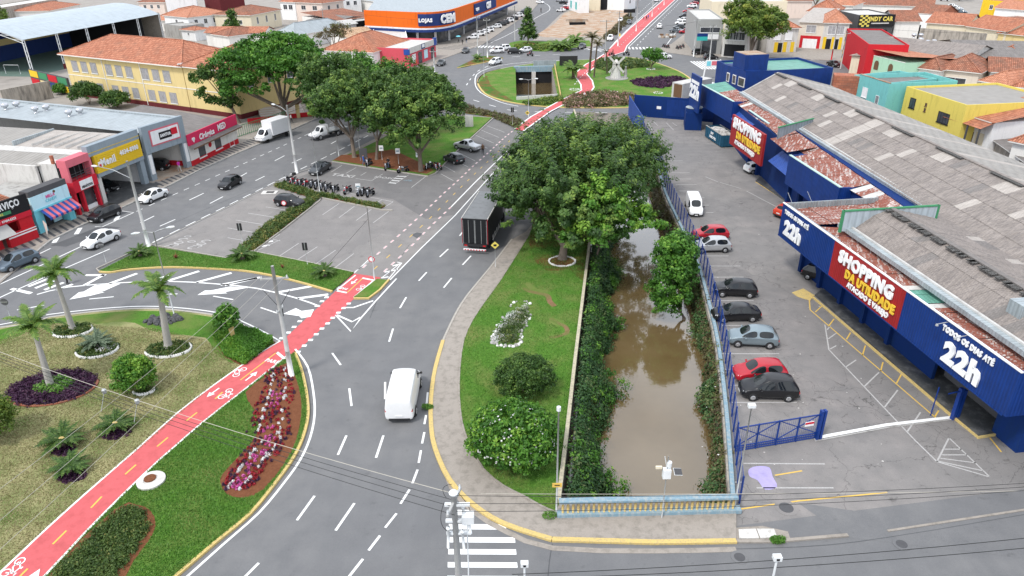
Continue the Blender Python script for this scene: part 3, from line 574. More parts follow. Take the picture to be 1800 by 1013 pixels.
def manhole(px, r, z, mat='dgrey', rim='conc'):
    c = at(*px); m = MB(); m.lathe((c.x, c.y,0),[(r, z),(r, z+.02),(.01, z+.021)],20); link('manhole_cover', m.me(), mat, road)
    m = MB(); m.lathe((c.x, c.y,0),[(r*1.6, z),(r*1.6, z+.01),(r*.9, z+.011)],20); link('manhole_rim', m.me(), rim, road)
manhole((1382,893),.42,.01, 'dgrey', 'lot2'); manhole((1585,957),.3,.01, 'dgrey', 'road'); manhole((1300,980),.3,.01, 'dgrey', 'road')
for a in ([(971,957),(966,985),(962,1030)],[(1120,968),(1400,962),(1560,945),(1800,905)],[(300,395),(380,360),(470,322)],[(720,430),(680,490),(650,560)]): line(a,.05, 'lotd',.011, sm=3, name='tar_seam')
c = at(267,849); m = MB(); m.lathe((c.x, c.y,0),[(.85,.1),(.85,.26),(.45,.3),(.42,.26),(.01,.25)],24); o = m.build('manhole_ring', 'concl'); tag(o, 'round concrete manhole collar in the grass beside the red path', 'manhole')
m = MB(); m.lathe((c.x-.1, c.y+.1,0),[(.36,.25),(.36,.33),(.01,.34)],20); m.build('cover', 'soil', o)
# avenue line markings at top
for pts, w_ in (([(1064,95),(1078,78),(1100,55),(1160,0)],.2),([(1015,105),(900,112),(845,126),(835,145),(845,163),(880,180),(911,187)],.2),([(1105,83),(1192,0)],.2),([(1150,100),(1168,84),(1230,0)],.2),([(862,76),(905,55),(945,30),(966,18),(962,8),(945,2)],.2),([(1217,98),(1180,92),(1172,82)],.2)): line(pts, w_, sm=3)
dashes([(1085,60),(1140,8),(1160,-10)],2.2,4,.2); dashes([(1120,80),(1165,34),(1200,0)],2.2,4,.2); dashes([(870,160),(850,145),(852,135),(880,122),(960,112)],2.2,3.5,.2); dashes([(832,176),(880,190),(920,196),(1090,199)],2.2,3.5,.2); dashes([(820,150),(840,125),(880,108)],2.2,3.5,.2); dashes([(900,100),(1000,95)],2.2,3.5,.2); dashes([(1130,112),(1200,140)],2.2,3.5,.2)
def zebra(a, b, n, L_, w_=.5):
    A, B = at(*a), at(*b); d = (B-A).normalized(); nn = Vector((-d.y, d.x,0))
    for i in range(n):
        c = A.lerp(B,(i+.5)/n); link('crosswalk_stripe', ribbon([(c.x-nn.x*L_/2, c.y-nn.y*L_/2),(c.x+nn.x*L_/2, c.y+nn.y*L_/2)], w_,.013), 'wline', road)
zebra((828,82),(886,83),10,4.); zebra((1103,85),(1148,85),7,4.); zebra((1024,84),(1066,90),6,4.)
for i in range(12):
    link('crosswalk_stripe', ribbon([(at(1214+i*5.2,108).x, at(1214+i*5.2,108).y),(at(1236+i*5.2,122).x, at(1236+i*5.2,122).y)],.45,.013), 'wline', road)
for i in range(9): line([(770+i*9,86-i*1.5),(800+i*9,84-i*1.8+4)],.5, 'dgrey',.125)
for i in range(6): line([(1420+i*7,95),(1430+i*7,106)],1.2, 'wfade')
# ================================================================ BUILDINGS: kit
paneC = {}
class Bld:
    """front wall runs from p0 (left) to p1 (right) as seen from the street; x along it, y into the building"""
    def __init__(s, name, label, cat, p0, p1, depth, group=None, zb=0.):
        p0 = Vector((p0[0], p0[1],0)); p1 = Vector((p1[0], p1[1],0)); d = p1-p0; s.W = d.length; s.D = depth; s.a = math.atan2(d.y, d.x)
        s.r = thing(name, label, cat,(p0.x, p0.y,0), s.a, group); s.r['z'] = 0; del s.r['z']
    def loc(s, P):
        v = Vector((P[0], P[1],0))-s.r.location; c, n = math.cos(-s.a), math.sin(-s.a); return (v.x*c-v.y*n, v.x*n+v.y*c)
    def box(s, name, mat, x0, x1, y0, y1, z0, z1, par=None,**kw): return MB().box(x0, x1, y0, y1, z0, z1).build(name, mat, par or s.r,**kw)
    def prism(s, name, mat, pts, z0, z1,**kw): return MB().prism([s.loc(p) for p in pts], z0, z1).build(name, mat, s.r,**kw)
    def on(s, name, mat, side, u0, u1, z0, z1, d0=0., d1=.05, par=None):
        b = {'F': (u0, u1,-d1,-d0), 'B': (u0, u1, s.D+d0, s.D+d1), 'R': (s.W+d0, s.W+d1, u0, u1), 'L': (-d1,-d0, u0, u1)}[side]
        return s.box(name, mat,*b, z0, z1, par)
    def win(s, side, u0, u1, z0, z1, pane='wglass', frame='white2', n=2):
        t = .07; w_, h_ = u1-u0, z1-z0; key = (round(w_,2), round(h_,2), frame, n)
        if key not in paneC:
            m = MB(); m.box(0, w_,-.05,-.001,0, t); m.box(0, w_,-.05,-.001, h_-t, h_); m.box(0, t,-.05,-.001, t, h_-t); m.box(w_-t, w_,-.05,-.001, t, h_-t)
            for i in range(1, n): m.box(w_*i/n-.025, w_*i/n+.025,-.04,-.001, t, h_-t)
            m.box(-.06, w_+.06,-.12,-.001,-.08,0); a = m.me(); b = MB().box(t*.5, w_-t*.5,-.02,.0, t*.5, h_-t*.5).me(); paneC[key] = (a, b)
        a, b = paneC[key]; f = link('window', a, frame, s.r); g = link('pane', b, pane, f, oslot=True)
        f.location = {'F': (u0,0, z0), 'R': (s.W, u0, z0), 'L': (0, u1, z0), 'B': (u1, s.D, z0)}[side]
        f.rotation_euler = (0,0,{'F': 0, 'R': math.pi/2, 'L': -math.pi/2, 'B': math.pi}[side]); return f
    def wins(s, side, n, w_, z0, z1, m0=1., m1=1.,**kw):
        Lg = s.W if side in 'FB' else s.D; step = (Lg-m0-m1)/n
        for i in range(n): c = m0+step*(i+.5); s.win(side, c-w_/2, c+w_/2, z0, z1,**kw)
    def walls(s, mat, z, z0=0., name='wall', par=.0, flatmat=None):
        if par:
            m = MB(); t = .2; m.box(0, s.W,0, t, z0, z+par); m.box(0, s.W, s.D-t, s.D, z0, z+par); m.box(0, t, t, s.D-t, z0, z+par); m.box(s.W-t, s.W, t, s.D-t, z0, z+par); m.build(name, mat, s.r)
            s.box('roof', flatmat or 'roofw', t, s.W-t, t, s.D-t, z-.2, z)
        else: s.box(name, mat,0, s.W,0, s.D, z0, z)
    def roof(s, kind, z, rise, mat, ov=.5, x0=0, x1=None, y0=0, y1=None, name='roof', ridge=None, wallmat=None, edge='offw'):
        x1 = s.W if x1 is None else x1; y1 = s.D if y1 is None else y1; X0, X1, Y0, Y1 = x0-ov, x1+ov, y0-ov, y1+ov; W, D = X1-X0, Y1-Y0; m = MB(); zt = z+rise
        if kind == 'hip':
            if W >= D: r = [(X0+D/2,(Y0+Y1)/2, zt),(X1-D/2,(Y0+Y1)/2, zt)]; f = [(0,1,5,4),(1,2,5),(2,3,4,5),(3,0,4)]
            else: r = [((X0+X1)/2, Y0+W/2, zt),((X0+X1)/2, Y1-W/2, zt)]; f = [(0,1,4),(1,2,5,4),(2,3,5),(3,0,4,5)]
            m.add([(X0, Y0, z),(X1, Y0, z),(X1, Y1, z),(X0, Y1, z)]+r, f)
        elif kind == 'gx': m.add([(X0, Y0, z),(X1, Y0, z),(X1, Y1, z),(X0, Y1, z),(X0,(Y0+Y1)/2, zt),(X1,(Y0+Y1)/2, zt)],[(0,1,5,4),(2,3,4,5)])
        elif kind == 'gy': m.add([(X0, Y0, z),(X1, Y0, z),(X1, Y1, z),(X0, Y1, z),((X0+X1)/2, Y0, zt),((X0+X1)/2, Y1, zt)],[(1,2,5,4),(3,0,4,5)])
        elif kind == 'sf': m.add([(X0, Y0, z),(X1, Y0, z),(X1, Y1, zt),(X0, Y1, zt)],[(0,1,2,3)])
        elif kind == 'sb': m.add([(X0, Y0, zt),(X1, Y0, zt),(X1, Y1, z),(X0, Y1, z)],[(0,1,2,3)])
        elif kind == 'sl': m.add([(X0, Y0, z),(X1, Y0, zt),(X1, Y1, zt),(X0, Y1, z)],[(0,1,2,3)])
        elif kind == 'sr': m.add([(X0, Y0, zt),(X1, Y0, z),(X1, Y1, z),(X0, Y1, zt)],[(0,1,2,3)])
        o = m.build(name, mat, s.r); wm = wallmat or 'offw'
        if kind in ('gx', 'gy'):
            g = MB(); 
            if kind == 'gx': g.add([(x0, y0, z-.01),(x0, y1, z-.01),(x0,(y0+y1)/2, zt-.08),(x1, y0, z-.01),(x1, y1, z-.01),(x1,(y0+y1)/2, zt-.08)],[(1,0,2),(3,4,5)])
            else: g.add([(x0, y0, z-.01),(x1, y0, z-.01),((x0+x1)/2, y0, zt-.08),(x0, y1, z-.01),(x1, y1, z-.01),((x0+x1)/2, y1, zt-.08)],[(0,1,2),(4,3,5)])
            g.build('gable', wm, s.r)
        if edge:
            e = MB(); t = .1
            if kind in ('hip',): e.box(X0, X1, Y0, Y1, z-.16, z-.01)
            else: e.box(x0-.02, x1+.02, Y0, Y0+.15, z-.14, z-.012) if kind in ('gx', 'sf') else e.box(x0, x1, y0-.03, y0, z-.14, z-.012)
            e.build('eave', edge, s.r)
        if kind == 'hip':   # ridge tiles
            h = MB(); q = [(X0, Y0, z),(X1, Y0, z),(X1, Y1, z),(X0, Y1, z)]; lr = r
            prs = [(q[0], lr[0]),(q[3], lr[0]),(q[1], lr[1]),(q[2], lr[1])] if W >= D else [(q[0], lr[0]),(q[1], lr[0]),(q[2], lr[1]),(q[3], lr[1])]
            for a, b in prs+[(lr[0],(lr[1][0]+.01, lr[1][1]+.01, lr[1][2]))]: h.bar(Vector(a)+Vector((0,0,.03)), Vector(b)+Vector((0,0,.03)),.26,.12)
            h.build('ridge_tiles', mat, s.r)
        return o
    def text(s, t, side, u, z, size, mat, d=.06,**kw):
        if side == 'F': o, xd = (u,-d, z),(1,0,0)
        elif side == 'R': o, xd = (s.W+d, u, z),(0,1,0)
        else: o, xd = (-d, u, z),(0,-1,0)
        return text(t, o, xd,(0,0,1), size, mat, s.r,**kw)
# ================================================================ RIGHT: the blue shopping hall
A = at(1377,357,7.2); B = at(1790,652,7.2); sh = Bld('shopping_hall', 'long blue-fronted shopping hall with rusty canopies and huge grey corrugated roof beside the car park', 'shop', A, B,10)
Wf = sh.W; UX = (B-A).normalized(); UX.z = 0; UX.normalize(); VX = Vector((-UX.y, UX.x,0)); X = lambda u, v, z=0: A.xy.to_3d()*1 + UX*u + VX*v + Vector((0,0, z))
sh.box('fascia', 'blue',0,9.3,0,.25,4.,7.2); sh.box('fascia', 'redsign',9.3,18.9,-.02,.25,4.0,7.2, label='red sign panel with white and yellow lettering'); sh.box('fascia', 'blue',18.9, Wf,0,.25,4.,7.2)
sh.box('fascia', 'blue', Wf, Wf+.25,0,22,4.,7.2); sh.box('fascia', 'blue',0,.25,.25,9.4,4.,7.2)
sh.box('fascia_trim', 'white2',-.03, Wf+.28,-.05,.12,7.2,7.28); sh.box('fascia_trim', 'blue',0, Wf,-.03,0,3.9,4.0); sh.box('soffit', 'bluew',.25, Wf,.25,2.9,4.05,4.1); sh.box('soffit', 'bluew', Wf-6, Wf,2.9,22,4.05,4.1)
sh.box('wall', 'bluew',.3,20.2,2.9,3.15,0,6.2)
for i in range(5): sh.box('pillar', 'bluew',3.6*i+.3,3.6*i+.7,2.55,2.9,0,4.05)
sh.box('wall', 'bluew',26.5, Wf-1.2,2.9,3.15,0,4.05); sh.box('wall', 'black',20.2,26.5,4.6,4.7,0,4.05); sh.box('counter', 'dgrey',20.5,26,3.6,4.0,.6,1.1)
for i in range(4): sh.box('display_poster',('sblue', 'redsign', 'white2', 'grey')[i],20.9+i*1.3,21.7+i*1.3,3.4,3.5,1.2,2.2)
sh.box('wall', 'black',12.5,19,2.86,2.9,2.4,3.6); sh.box('wall', 'bluew', Wf-1.2, Wf-.8,2.9,12,0,4.05)
sh.box('roof', 'zincd',.25,9.4,.3,.45,6.3,7.15)
# zinc parapet at the far end of the near block
pz = MB(); 
for i in range(24): pz.box(.3+i*.4,.3+i*.4+.2,.28,.34,6.3,7.12)
zp = MB(); zp.box(.25,.35,.1,9.6,6.3,7.3); zp.build('parapet', 'zinc', sh.r)
for i in range(23): MB().box(.35,.42,.3+i*.4,.42+i*.4,6.25,7.25).build('parapet_rib', 'zincd', sh.r)
# rusty canopy sheets
def strip_sheets(a, b, c, d, z0, z1, n, mats, par, name='roof_sheet'):
    """n corrugated sheets side by side; a-b the outer edge, d-c the inner edge"""
    for i in range(n):
        t0, t1 = i/n,(i+.97)/n; p = [a.lerp(b, t0), a.lerp(b, t1), d.lerp(c, t1), d.lerp(c, t0)]; k = 6; vs = []
        dz = random.uniform(-.02,.03)
        for j in range(k+1):
            s = j/k; q, r = p[0].lerp(p[1], s), p[3].lerp(p[2], s); h = .05 if j % 2 else 0; vs += [(q.x, q.y, z0+h+dz),(r.x, r.y, z1+h+dz)]
        link(name, mesh(vs,[(2*j,2*j+2,2*j+3,2*j+1) for j in range(k)]), mats[i] if isinstance(mats, list) else mats, par)
def wl(u, v): return Vector((u, v,0))
g0 = wl(*sh.loc(at(1475,392,7.4))); g1 = wl(*sh.loc(at(1780,590,7.4)))
ms = ['rust']*34; ms[17] = 'roofw'; ms[18] = 'green'; ms[19] = 'green'; ms[20] = 'green'; ms[21] = 'roofw'
e = g0 + (g1-g0)*(1.18); f = g0-(g1-g0)*.0
strip_sheets(wl(5.0,.27), wl(Wf,.27), e, f,6.75,6.95,34, ms, sh.r)
strip_sheets(wl(.4,.3), wl(.4,11.5), wl(g0.x-.05,11.5), wl(5.0-.02,.3),6.7,6.9,11, 'rust', sh.r)
strip_sheets(wl(Wf-.05,.27), wl(Wf-.05,22), wl(e.x-.4,22), wl(e.x-.4, g1.y),6.78,6.98,22, 'rust', sh.r)
# hall 2 : curved roof with gutter and white gable
def roofpatch(par, E0, E1, Rr0, Rr1, ze, zr, mats, sw, slen, name='roof_sheet', lights=(), limit=10**9, corr=6, bulge=0., cnt=[0], stuffmb=None):
    """rows of overlapping sheets from eave line E0-E1 up to ridge line Rr0-Rr1 (world xy)"""
    Lh = (E1-E0).length; nu = max(1, round(Lh/sw)); sl = math.hypot(((E0.lerp(E1,.5))-(Rr0.lerp(Rr1,.5))).length, zr-ze); nv = max(1, round(sl/slen)); out = []
    for iu in range(nu):
        for iv in range(nv):
            def P(s, t, e=0):
                q = E0.lerp(E1, s).lerp(Rr0.lerp(Rr1, s), t); zz = ze+(zr-ze)*(t+bulge*math.sin(math.pi*t)); return Vector((q.x, q.y, zz+e))
            vs = []; dz = (random.random()-.3)*.015
            for j in range(corr+1):
                s = (iu+j/corr*1.0)/nu; h = .035 if j % 2 else 0
                vs += [P(s, iv/nv, h+.035+dz), P(s,(iv+1.03)/nv, h+dz)]
            out.append((iu, iv, nu, nv, vs,[(2*j,2*j+2,2*j+3,2*j+1) for j in range(corr)]))
    return out
def lay(par, rows, base, light, limit, key, lightset, dark='fibred', frac=.08, loc=None):
    rows = sorted(rows, key=lambda r: (r[4][0]-Vector((0,0,31))).length); st = {}
    for i,(iu, iv, nu, nv, vs, fs) in enumerate(rows):
        mat = light if key(iu, iv, nu, nv) else (dark if random.random() < frac else base)
        v2 = [loc(v) for v in vs]
        if (v2[1]-v2[0]).cross(v2[2]-v2[0]).z > 0: fs = [f[::-1] for f in fs]
        if i < limit: link('roof_sheet', mesh(v2, fs), mat, par)
        else: st.setdefault(mat, MB()).add(v2, fs)
    for k, m in st.items(): m.build('roof_sheets', k, par, kind='stuff')
def shloc(v): x, y = sh.loc(v); return Vector((x, y, v.z))
h2a, h2b = at(1487,394,7.5), at(1790,600,7.5); dh = (h2b-h2a).normalized(); h2b = h2a+dh*24
h2r0,= [at(1570,369,9.2)]; h2r1 = h2r0+(at(1800,508,9.2)-h2r0).normalized()*24; h2f0 = at(1648,376,7.6); h2f1 = h2f0+(at(1800,462,7.6)-h2f0).normalized()*26
rows = roofpatch(sh.r, h2a, h2b, h2r0, h2r1,7.5,9.2, None,.92,1.6, corr=8, bulge=.18)
lay(sh.r, rows, 'fibre', 'fibrel',170, lambda iu, iv, nu, nv: (iu*7+iv*3) % 53 == 0 and iu > 14, None, frac=.06, loc=shloc)
rows = roofpatch(sh.r, h2f0, h2f1, h2r0, h2r1,7.6,9.18, None,.92,2.2, corr=6)
lay(sh.r, rows, 'fibre', 'fibrel',60, lambda iu, iv, nu, nv: iu in (6,11,17) and iv == 0, None, frac=.03, loc=shloc)
m = MB(); m.bar(shloc(Vector((h2r0.x, h2r0.y,9.28))), shloc(Vector((h2r1.x, h2r1.y,9.28))),.42,.12); m.build('ridge_cap', 'fibred', sh.r)
for k in range(40):
    t = k/40; q = h2r0.lerp(h2r1, t+random.random()*.02); MB().box(-.25,.25,-.4,.1,0,.06).build('moss_patch', 'moss', sh.r).location = shloc(Vector((q.x-.35, q.y,9.22)))
m = MB(); ga = shloc(h2a)+Vector((-.05,-.5,0)); gb = shloc(h2b)+Vector((0,-.5,0)); ga.z = gb.z = 7.45; m.bar(ga, gb,.5,.35); m.build('gutter', 'zinc', sh.r); m = MB(); m.bar(ga+Vector((0,.32,.2)), gb+Vector((0,.32,.2)),.18,.2); m.build('gutter_lip', 'roofw', sh.r)
w0 = shloc(at(1483,372,9.2)); w1 = shloc(at(1650,362,9.2)); m = MB(); m.bar(Vector((w0.x, w0.y,8.3)), Vector((w1.x, w1.y,8.3)),.12,1.8); m.build('gable_parapet', 'metalw', sh.r); m = MB(); m.bar(Vector((w0.x, w0.y,9.24)), Vector((w1.x, w1.y,9.24)),.22,.12); m.bar(Vector((w0.x, w0.y,7.3)), Vector((w0.x, w0.y,9.3)),.2,.2); m.bar(Vector((w1.x, w1.y,7.3)), Vector((w1.x, w1.y,9.3)),.2,.2); m.build('parapet_frame', 'green2', sh.r)
tp = shloc(at(1790,560,8.)); sh.box('vent_shaft', 'zinc', tp.x-.6, tp.x+.6, tp.y-.5, tp.y+.6,6.9,9.2)
m = MB()
for u in (23.4,25.2): m = MB(); m.tube([(u,-.75,7.05),(u,.1,7.15)],.025,6); m.lathe((u,-.8,6.98),[(.11,-.05),(.08,.06)],8); m.build('sign_lamp', 'steel', sh.r)
for u in (0.8,2.8): m = MB(); m.tube([(.2, u,7.2),(-.9, u,7.9)],.02,6); m.build('sign_lamp', 'steel', sh.r)
# lettering on the near fascia
sh.text('SHOPPING', 'F',14.1,6.3,1.42, 'letw', off=.05, ext=.06, wscale=.98, d=.12); sh.text('DA UTILIDADE', 'F',15.0,5.22,.95, 'lety', off=.045, ext=.05, wscale=.95, d=.12); sh.text('ATACADO E VAREJO', 'F',15.0,4.48,.6, 'letw', off=.045, ext=.04, wscale=.9, d=.1)
sh.text('TODOS OS DIAS ATÉ', 'F',2.9,6.6,.54, 'letw', off=.045, ext=.04, wscale=.78, d=.08); sh.text('22h', 'F',2.6,5.15,1.85, 'letw', off=.06, ext=.06, d=.08)
sh.text('TODOS OS DIAS ATÉ', 'F', Wf-4.0,6.62,.56, 'letw', off=.045, ext=.04, wscale=.8, d=.08); sh.text('22h', 'F', Wf-4.0,5.15,1.95, 'letw', off=.06, ext=.06, wscale=1.05, d=.08)
sh.text('22h', 'R',3.4,5.2,2., 'letw', off=.06, ext=.06, d=.3); sh.text('TODOS OS DIAS ATÉ', 'R',3.6,6.6,.56, 'letw', off=.045, ext=.04, wscale=.8, d=.3)
# main hall roof
E0, E1 = Vector((36.7,114.5,0)), Vector((38.9,24,0)); Q0, Q1 = Vector((42.6,116.5,0)), Vector((48.0,24,0)); F0, F1 = Vector((52.3,118.5,0)), Vector((60.,24,0))
rows = roofpatch(sh.r, E0, E1, Q0, Q1,7.5,10, None,1.05,2.1, corr=4)
def lk(iu, iv, nu, nv): return (iv == 3 and iu % 9 in (5,6)) or (iv == 2 and (iu*5) % 17 == 3) or (iv == 1 and iu % 14 == 9) or (iu in (28,29))
lay(sh.r, rows, 'fibre', 'fibrel',40, lk, None, frac=.05, loc=shloc)
rows = roofpatch(sh.r, F0, F1, Q0, Q1,7.5,10, None,1.05,3.4, corr=4); lay(sh.r, rows, 'metalb', 'fibrel',0, lambda iu, iv, nu, nv: iu % 8 == 3, None, frac=.0, loc=shloc)
m = MB(); m.bar(shloc(Vector((Q0.x, Q0.y,10.05))), shloc(Vector((Q1.x, Q1.y,10.05))),.35,.1); m.build('ridge_cap', 'fibre', sh.r)
for k in range(150):
    t = k/150
    if (k//7) % 2 == 0: q = Q0.lerp(Q1, t); MB().box(-.3,.3,-.32,.1,0,.05).build('moss_patch', 'moss', sh.r).location = shloc(Vector((q.x-.25, q.y,10.02)))
m = MB(); m.bar(shloc(Vector((E0.x-.35, E0.y,7.45))), shloc(Vector((E1.x-.5,62,7.45))),.5,.35); m.build('gutter', 'zinc', sh.r); m = MB(); m.bar(shloc(Vector((E0.x-.05, E0.y,7.66))), shloc(Vector((E1.x-.2,62,7.66))),.16,.15); m.build('gutter_lip', 'roofw', sh.r)
sh.prism('wall', 'bluew',[(36.9,114),(36.9,62),(38.5,40),(39,26),(59.5,26),(52.2,118)],0,7.3)
m = MB(); g = [shloc(Vector(p)) for p in ((E0.x, E0.y,7.3),(F0.x, F0.y,7.3),(Q0.x, Q0.y,10.1))]; m.add(g,[(0,1,2),(2,1,0)]); m.build('gable', 'concl', sh.r)
m = MB(); m.bar(g[0]+Vector((0,0,.2)), g[2],.3,.2); m.bar(g[1]+Vector((0,0,.2)), g[2],.3,.2); m.build('gable_trim', 'conc', sh.r)
# white inner gable seen over the middle of the front
a_, b_ = shloc(at(1368,226,8.6)), shloc(at(1430,210,8.6)); m = MB(); m.add([(a_.x, a_.y,7.2),(a_.x, a_.y,8.7),(b_.x, b_.y,8.7),(b_.x, b_.y,8.3)],[(0,1,2,3),(3,2,1,0)]); m.build('gable_parapet', 'metalw', sh.r); m = MB(); m.bar(Vector((a_.x, a_.y,8.72)), Vector((b_.x, b_.y,8.72)),.2,.12); m.build('parapet_frame', 'green2', sh.r)
# stepped fronts farther up
def front(p, q, z0, z1, mat='blue', dep=None, top='rust', name='fascia', n=8):
    p = at(*p, z1); q = at(*q, z1); P, Q = sh.loc(p), sh.loc(q); m = MB(); m.bar(Vector((*P,(z0+z1)/2)), Vector((*Q,(z0+z1)/2)),.25, z1-z0); m.build(name, mat, sh.r); m = MB(); m.bar(Vector((*P, z1+.03)), Vector((*Q, z1+.03)),.3,.08); m.build('fascia_trim', 'greenl', sh.r); return p, q
def canopy(p, q, n, mats='rust', z=6.85, xin=36.6):
    strip_sheets(wl(*sh.loc(p)), wl(*sh.loc(q)), wl(*sh.loc((xin, q.y))), wl(*sh.loc((xin, p.y))), z-.1, z+.5, n, mats, sh.r)
def sidewall(p, z0, z1, xin=36.5, mat='blue'): P = sh.loc(p); Q = sh.loc((xin, p[1]+.3)); m = MB(); m.bar(Vector((*P,(z0+z1)/2)), Vector((*Q,(z0+z1)/2)),.2, z1-z0); m.build('fascia', mat, sh.r)
def awning(p, q, z0, z1, xin, n=6):
    """light blue sloping sheet awning between two fascias"""
    P, Q = wl(*sh.loc(p)), wl(*sh.loc(q)); A2, B2 = wl(*sh.loc((xin, p[1]))), wl(*sh.loc((xin, q[1])))
    for i in range(n):
        t0, t1 = i/n,(i+.98)/n; vs = [P.lerp(Q, t0), P.lerp(Q, t1), A2.lerp(B2, t1), A2.lerp(B2, t0)]; vs[0].z = vs[1].z = z0; vs[2].z = vs[3].z = z1; link('awning_sheet', mesh(vs,[(0,1,2,3)]), 'bluel', sh.r)
p, q = front((1230,147),(1290,179),3.8,7.1); canopy(p, q,11,['green']*5+['rust']*6); sidewall(q,3.8,7.1)
r0 = at(1290,201,7.4); r1 = at(1346,237,7.4); awning((33.9, q.y),(r0.x+.9, r0.y+.2),4.6,6.9,36.4)
P, Q = sh.loc(r0), sh.loc(r1); d = (Vector(Q)-Vector(P)); m = MB(); m.bar(Vector((*P,5.35)), Vector((*Q,5.35)),.3,4.1); m.build('sign_panel', 'redsign', sh.r, label='red upper sign panel with white and yellow lettering')
dn = Vector((d.x, d.y,0)).normalized(); nn = Vector((dn.y,-dn.x,0)); c = lambda t, z: Vector((P[0]+d.x*t, P[1]+d.y*t, z))+nn*.22
text('SHOPPING', c(.5,6.5), dn,(0,0,1),1.85, 'letw', sh.r,.05,.06,.98); text('DA UTILIDADE', c(.58,5.1), dn,(0,0,1),1.25, 'lety', sh.r,.045,.05,.9); text('ATACADO E VAREJO', c(.5,4.1), dn,(0,0,1),.76, 'letw', sh.r,.045,.04,.9)
p, q = front((1317,194),(1352,218),5.2,6.9); canopy(Vector((35.2, r0.y+2,0)), Vector((34.4, r1.y+1,0)),12)
canopy(Vector((33.0, r1.y+.5,0)), Vector((33.0,83.5,0)),6)
m0, m1 = at(1389,273,7.), at(1478,330,7.); front((1389,273),(1478,330),3.6,7.); canopy(m0, m1,12); sidewall(m0,3.6,7.)
sidewall(m1,3.6,7.); awning((32.8, r1.y-.6),(m0.x+.3, m0.y+.4),4.2,6.9,36.2,7); awning((33.6, m1.y-.5),(34.6,66.6),4.6,6.9,36.6,5)
canopy(Vector((34.6, m1.y,0)), Vector((35.4,63.5,0)),6,['roofw', 'rust', 'roofw', 'rust', 'rust', 'rust'])
sh.prism('wall', 'bluew',[(35.2,124),(35.2,112),(34.6,104),(34.4,88),(34.9,72),(35.0,62),(36.6,62),(36.6,124)],0,6.6)
for y in (100,96,84,80.5,77,73.5): 
    P = sh.loc((34.3, y)); MB().box(-.2,.2,-.35,.35,0,4).build('pillar', 'bluew', sh.r).location = (P[0], P[1],0)
for y in (82.2,78.6,75): P = sh.loc((34.62, y)); MB().box(-1.4,1.4,-.06,.06,0,3.2).build('shutter_door', 'blue', sh.r).location = (P[0], P[1],.15)
strip_sheets(wl(*sh.loc((34.6,124))), wl(*sh.loc((35.0,62))), wl(*sh.loc((36.9,62))), wl(*sh.loc((36.6,124))),6.62,7.2,58,['rust' if i % 7 else 'roofw' for i in range(58)], sh.r)
# tower sign 22h
a_, b_ = at(1216,128,9.), at(1232,137,9.); t = thing('sign_tower', 'tall narrow dark blue sign board with white opening hour above the container yard', 'sign',(a_.x, a_.y,0), math.atan2(b_.y-a_.y, b_.x-a_.x)); wv = (b_-a_).length; MB().box(0, wv,0,.3,3.2,9).build('board', 'blue', t); MB().box(.2,.5,.05,.25,0,3.2).build('post', 'bluew', t)
text('22h',(wv/2,-.05,6.2),(1,0,0),(0,0,1),2.6*wv/4.4, 'white2', t,.06,.05); MB().box(wv*.1, wv*.9,-.06,0,7.6,8.1).build('strip', 'white2', t)
# blue annex building
a1, a2, a3 = at(1270,112,8.), at(1312,126,8.), at(1465,119,8.); an = Bld('annex_building', 'dark blue clad annex with a raised tower and four white windows behind the long hall', 'building', a2, a3,12)
bk = a1; an.walls('blue',7.6, par=.4, flatmat='green'); tw = at(1340,120,10.5); T = an.loc(at(1352,111,10.6)); T2 = an.loc(at(1395,109,10.6)); an.box('tower', 'blue', T[0], T2[0],1,5.5,7.5,10.6); an.box('roof', 'soil2', T[0]+.2, T2[0]-.2,1.2,5.3,10.6,10.66)
LW = an.loc(a1); an.prism('wall', 'blue',[a1, a2,(a2.x+3, a2.y+1),(a1.x+4, a1.y+.5)],0,8.); 
d = (a2-a1).normalized(); ang = math.atan2(d.y, d.x)-an.a
for t0, w_ in ((.25,1.0),(.5,1.2),(.74,2.2)):
    L0 = an.loc(a1.lerp(a2, t0)); f = link('window', MB().box(0, w_,-.08,0,0,1.6).me(), 'offw', an.r); f.location = (L0[0], L0[1],5.2); f.rotation_euler = (0,0, ang); g = link('pane', MB().box(.15, w_-.15,-.1,-.08,.15,1.45).me(), 'wglass', f)
bw = Bld('brick_wall', 'bare red brick party wall between the blue annex and the turquoise house', 'wall', at(1467,133,7.5), at(1512,135,7.5),3); bw.walls('brick',7.5)
# boundary wall, tank, container
W = Bld('boundary_wall', 'high dark blue boundary wall at the far end of the car park', 'wall', at(1113,204), at(1262,216),.25); W.box('wall', 'bluew',0, W.W,0,.25,0,3.8); W.box('notice_plate', 'white2',4.2,5,-.03,0,1.6,2.1)
W.box('gate_panel', 'blue',6, W.W-.5,-.04,0,.5,3.4)
ga_, gb_ = at(1103,228), at(1129,246); g = Bld('sheet_metal_screen', 'pale blue sheet metal screen at the canal end of the car park', 'fence', at(1104,203), at(1129,247),.1); 
for i in range(12): g.box('panel', 'bluel', i*g.W/12,(i+.94)*g.W/12,0,.08,0,3.6)
tk = Bld('tank_house', 'blue walled tank enclosure with a round grey lid beside the rubble container', 'shed', at(1203,229), at(1232,230),5.2); tk.walls('bluew',2.6, par=.3, flatmat='bluew'); m = MB(); m.lathe((tk.W/2,1.6,2.6),[(1.35,0),(1.35,.9),(1.2,1.0),(.1,1.15)],20); m.build('tank', 'bluew', tk.r); m = MB(); m.lathe((tk.W/2,1.6,3.52),[(1.42,0),(1.42,.08),(.05,.3)],20); m.build('lid', 'zinc', tk.r)
cn = Bld('skip_container', 'dark teal rubble container heaped with broken concrete below the upper red sign', 'container', at(1239,241), at(1267,260),2.4); cn.r.location = at(1239,241)
mt['teal2'] = ribm('container_teal',(.02,.10,.17),.5,.2)
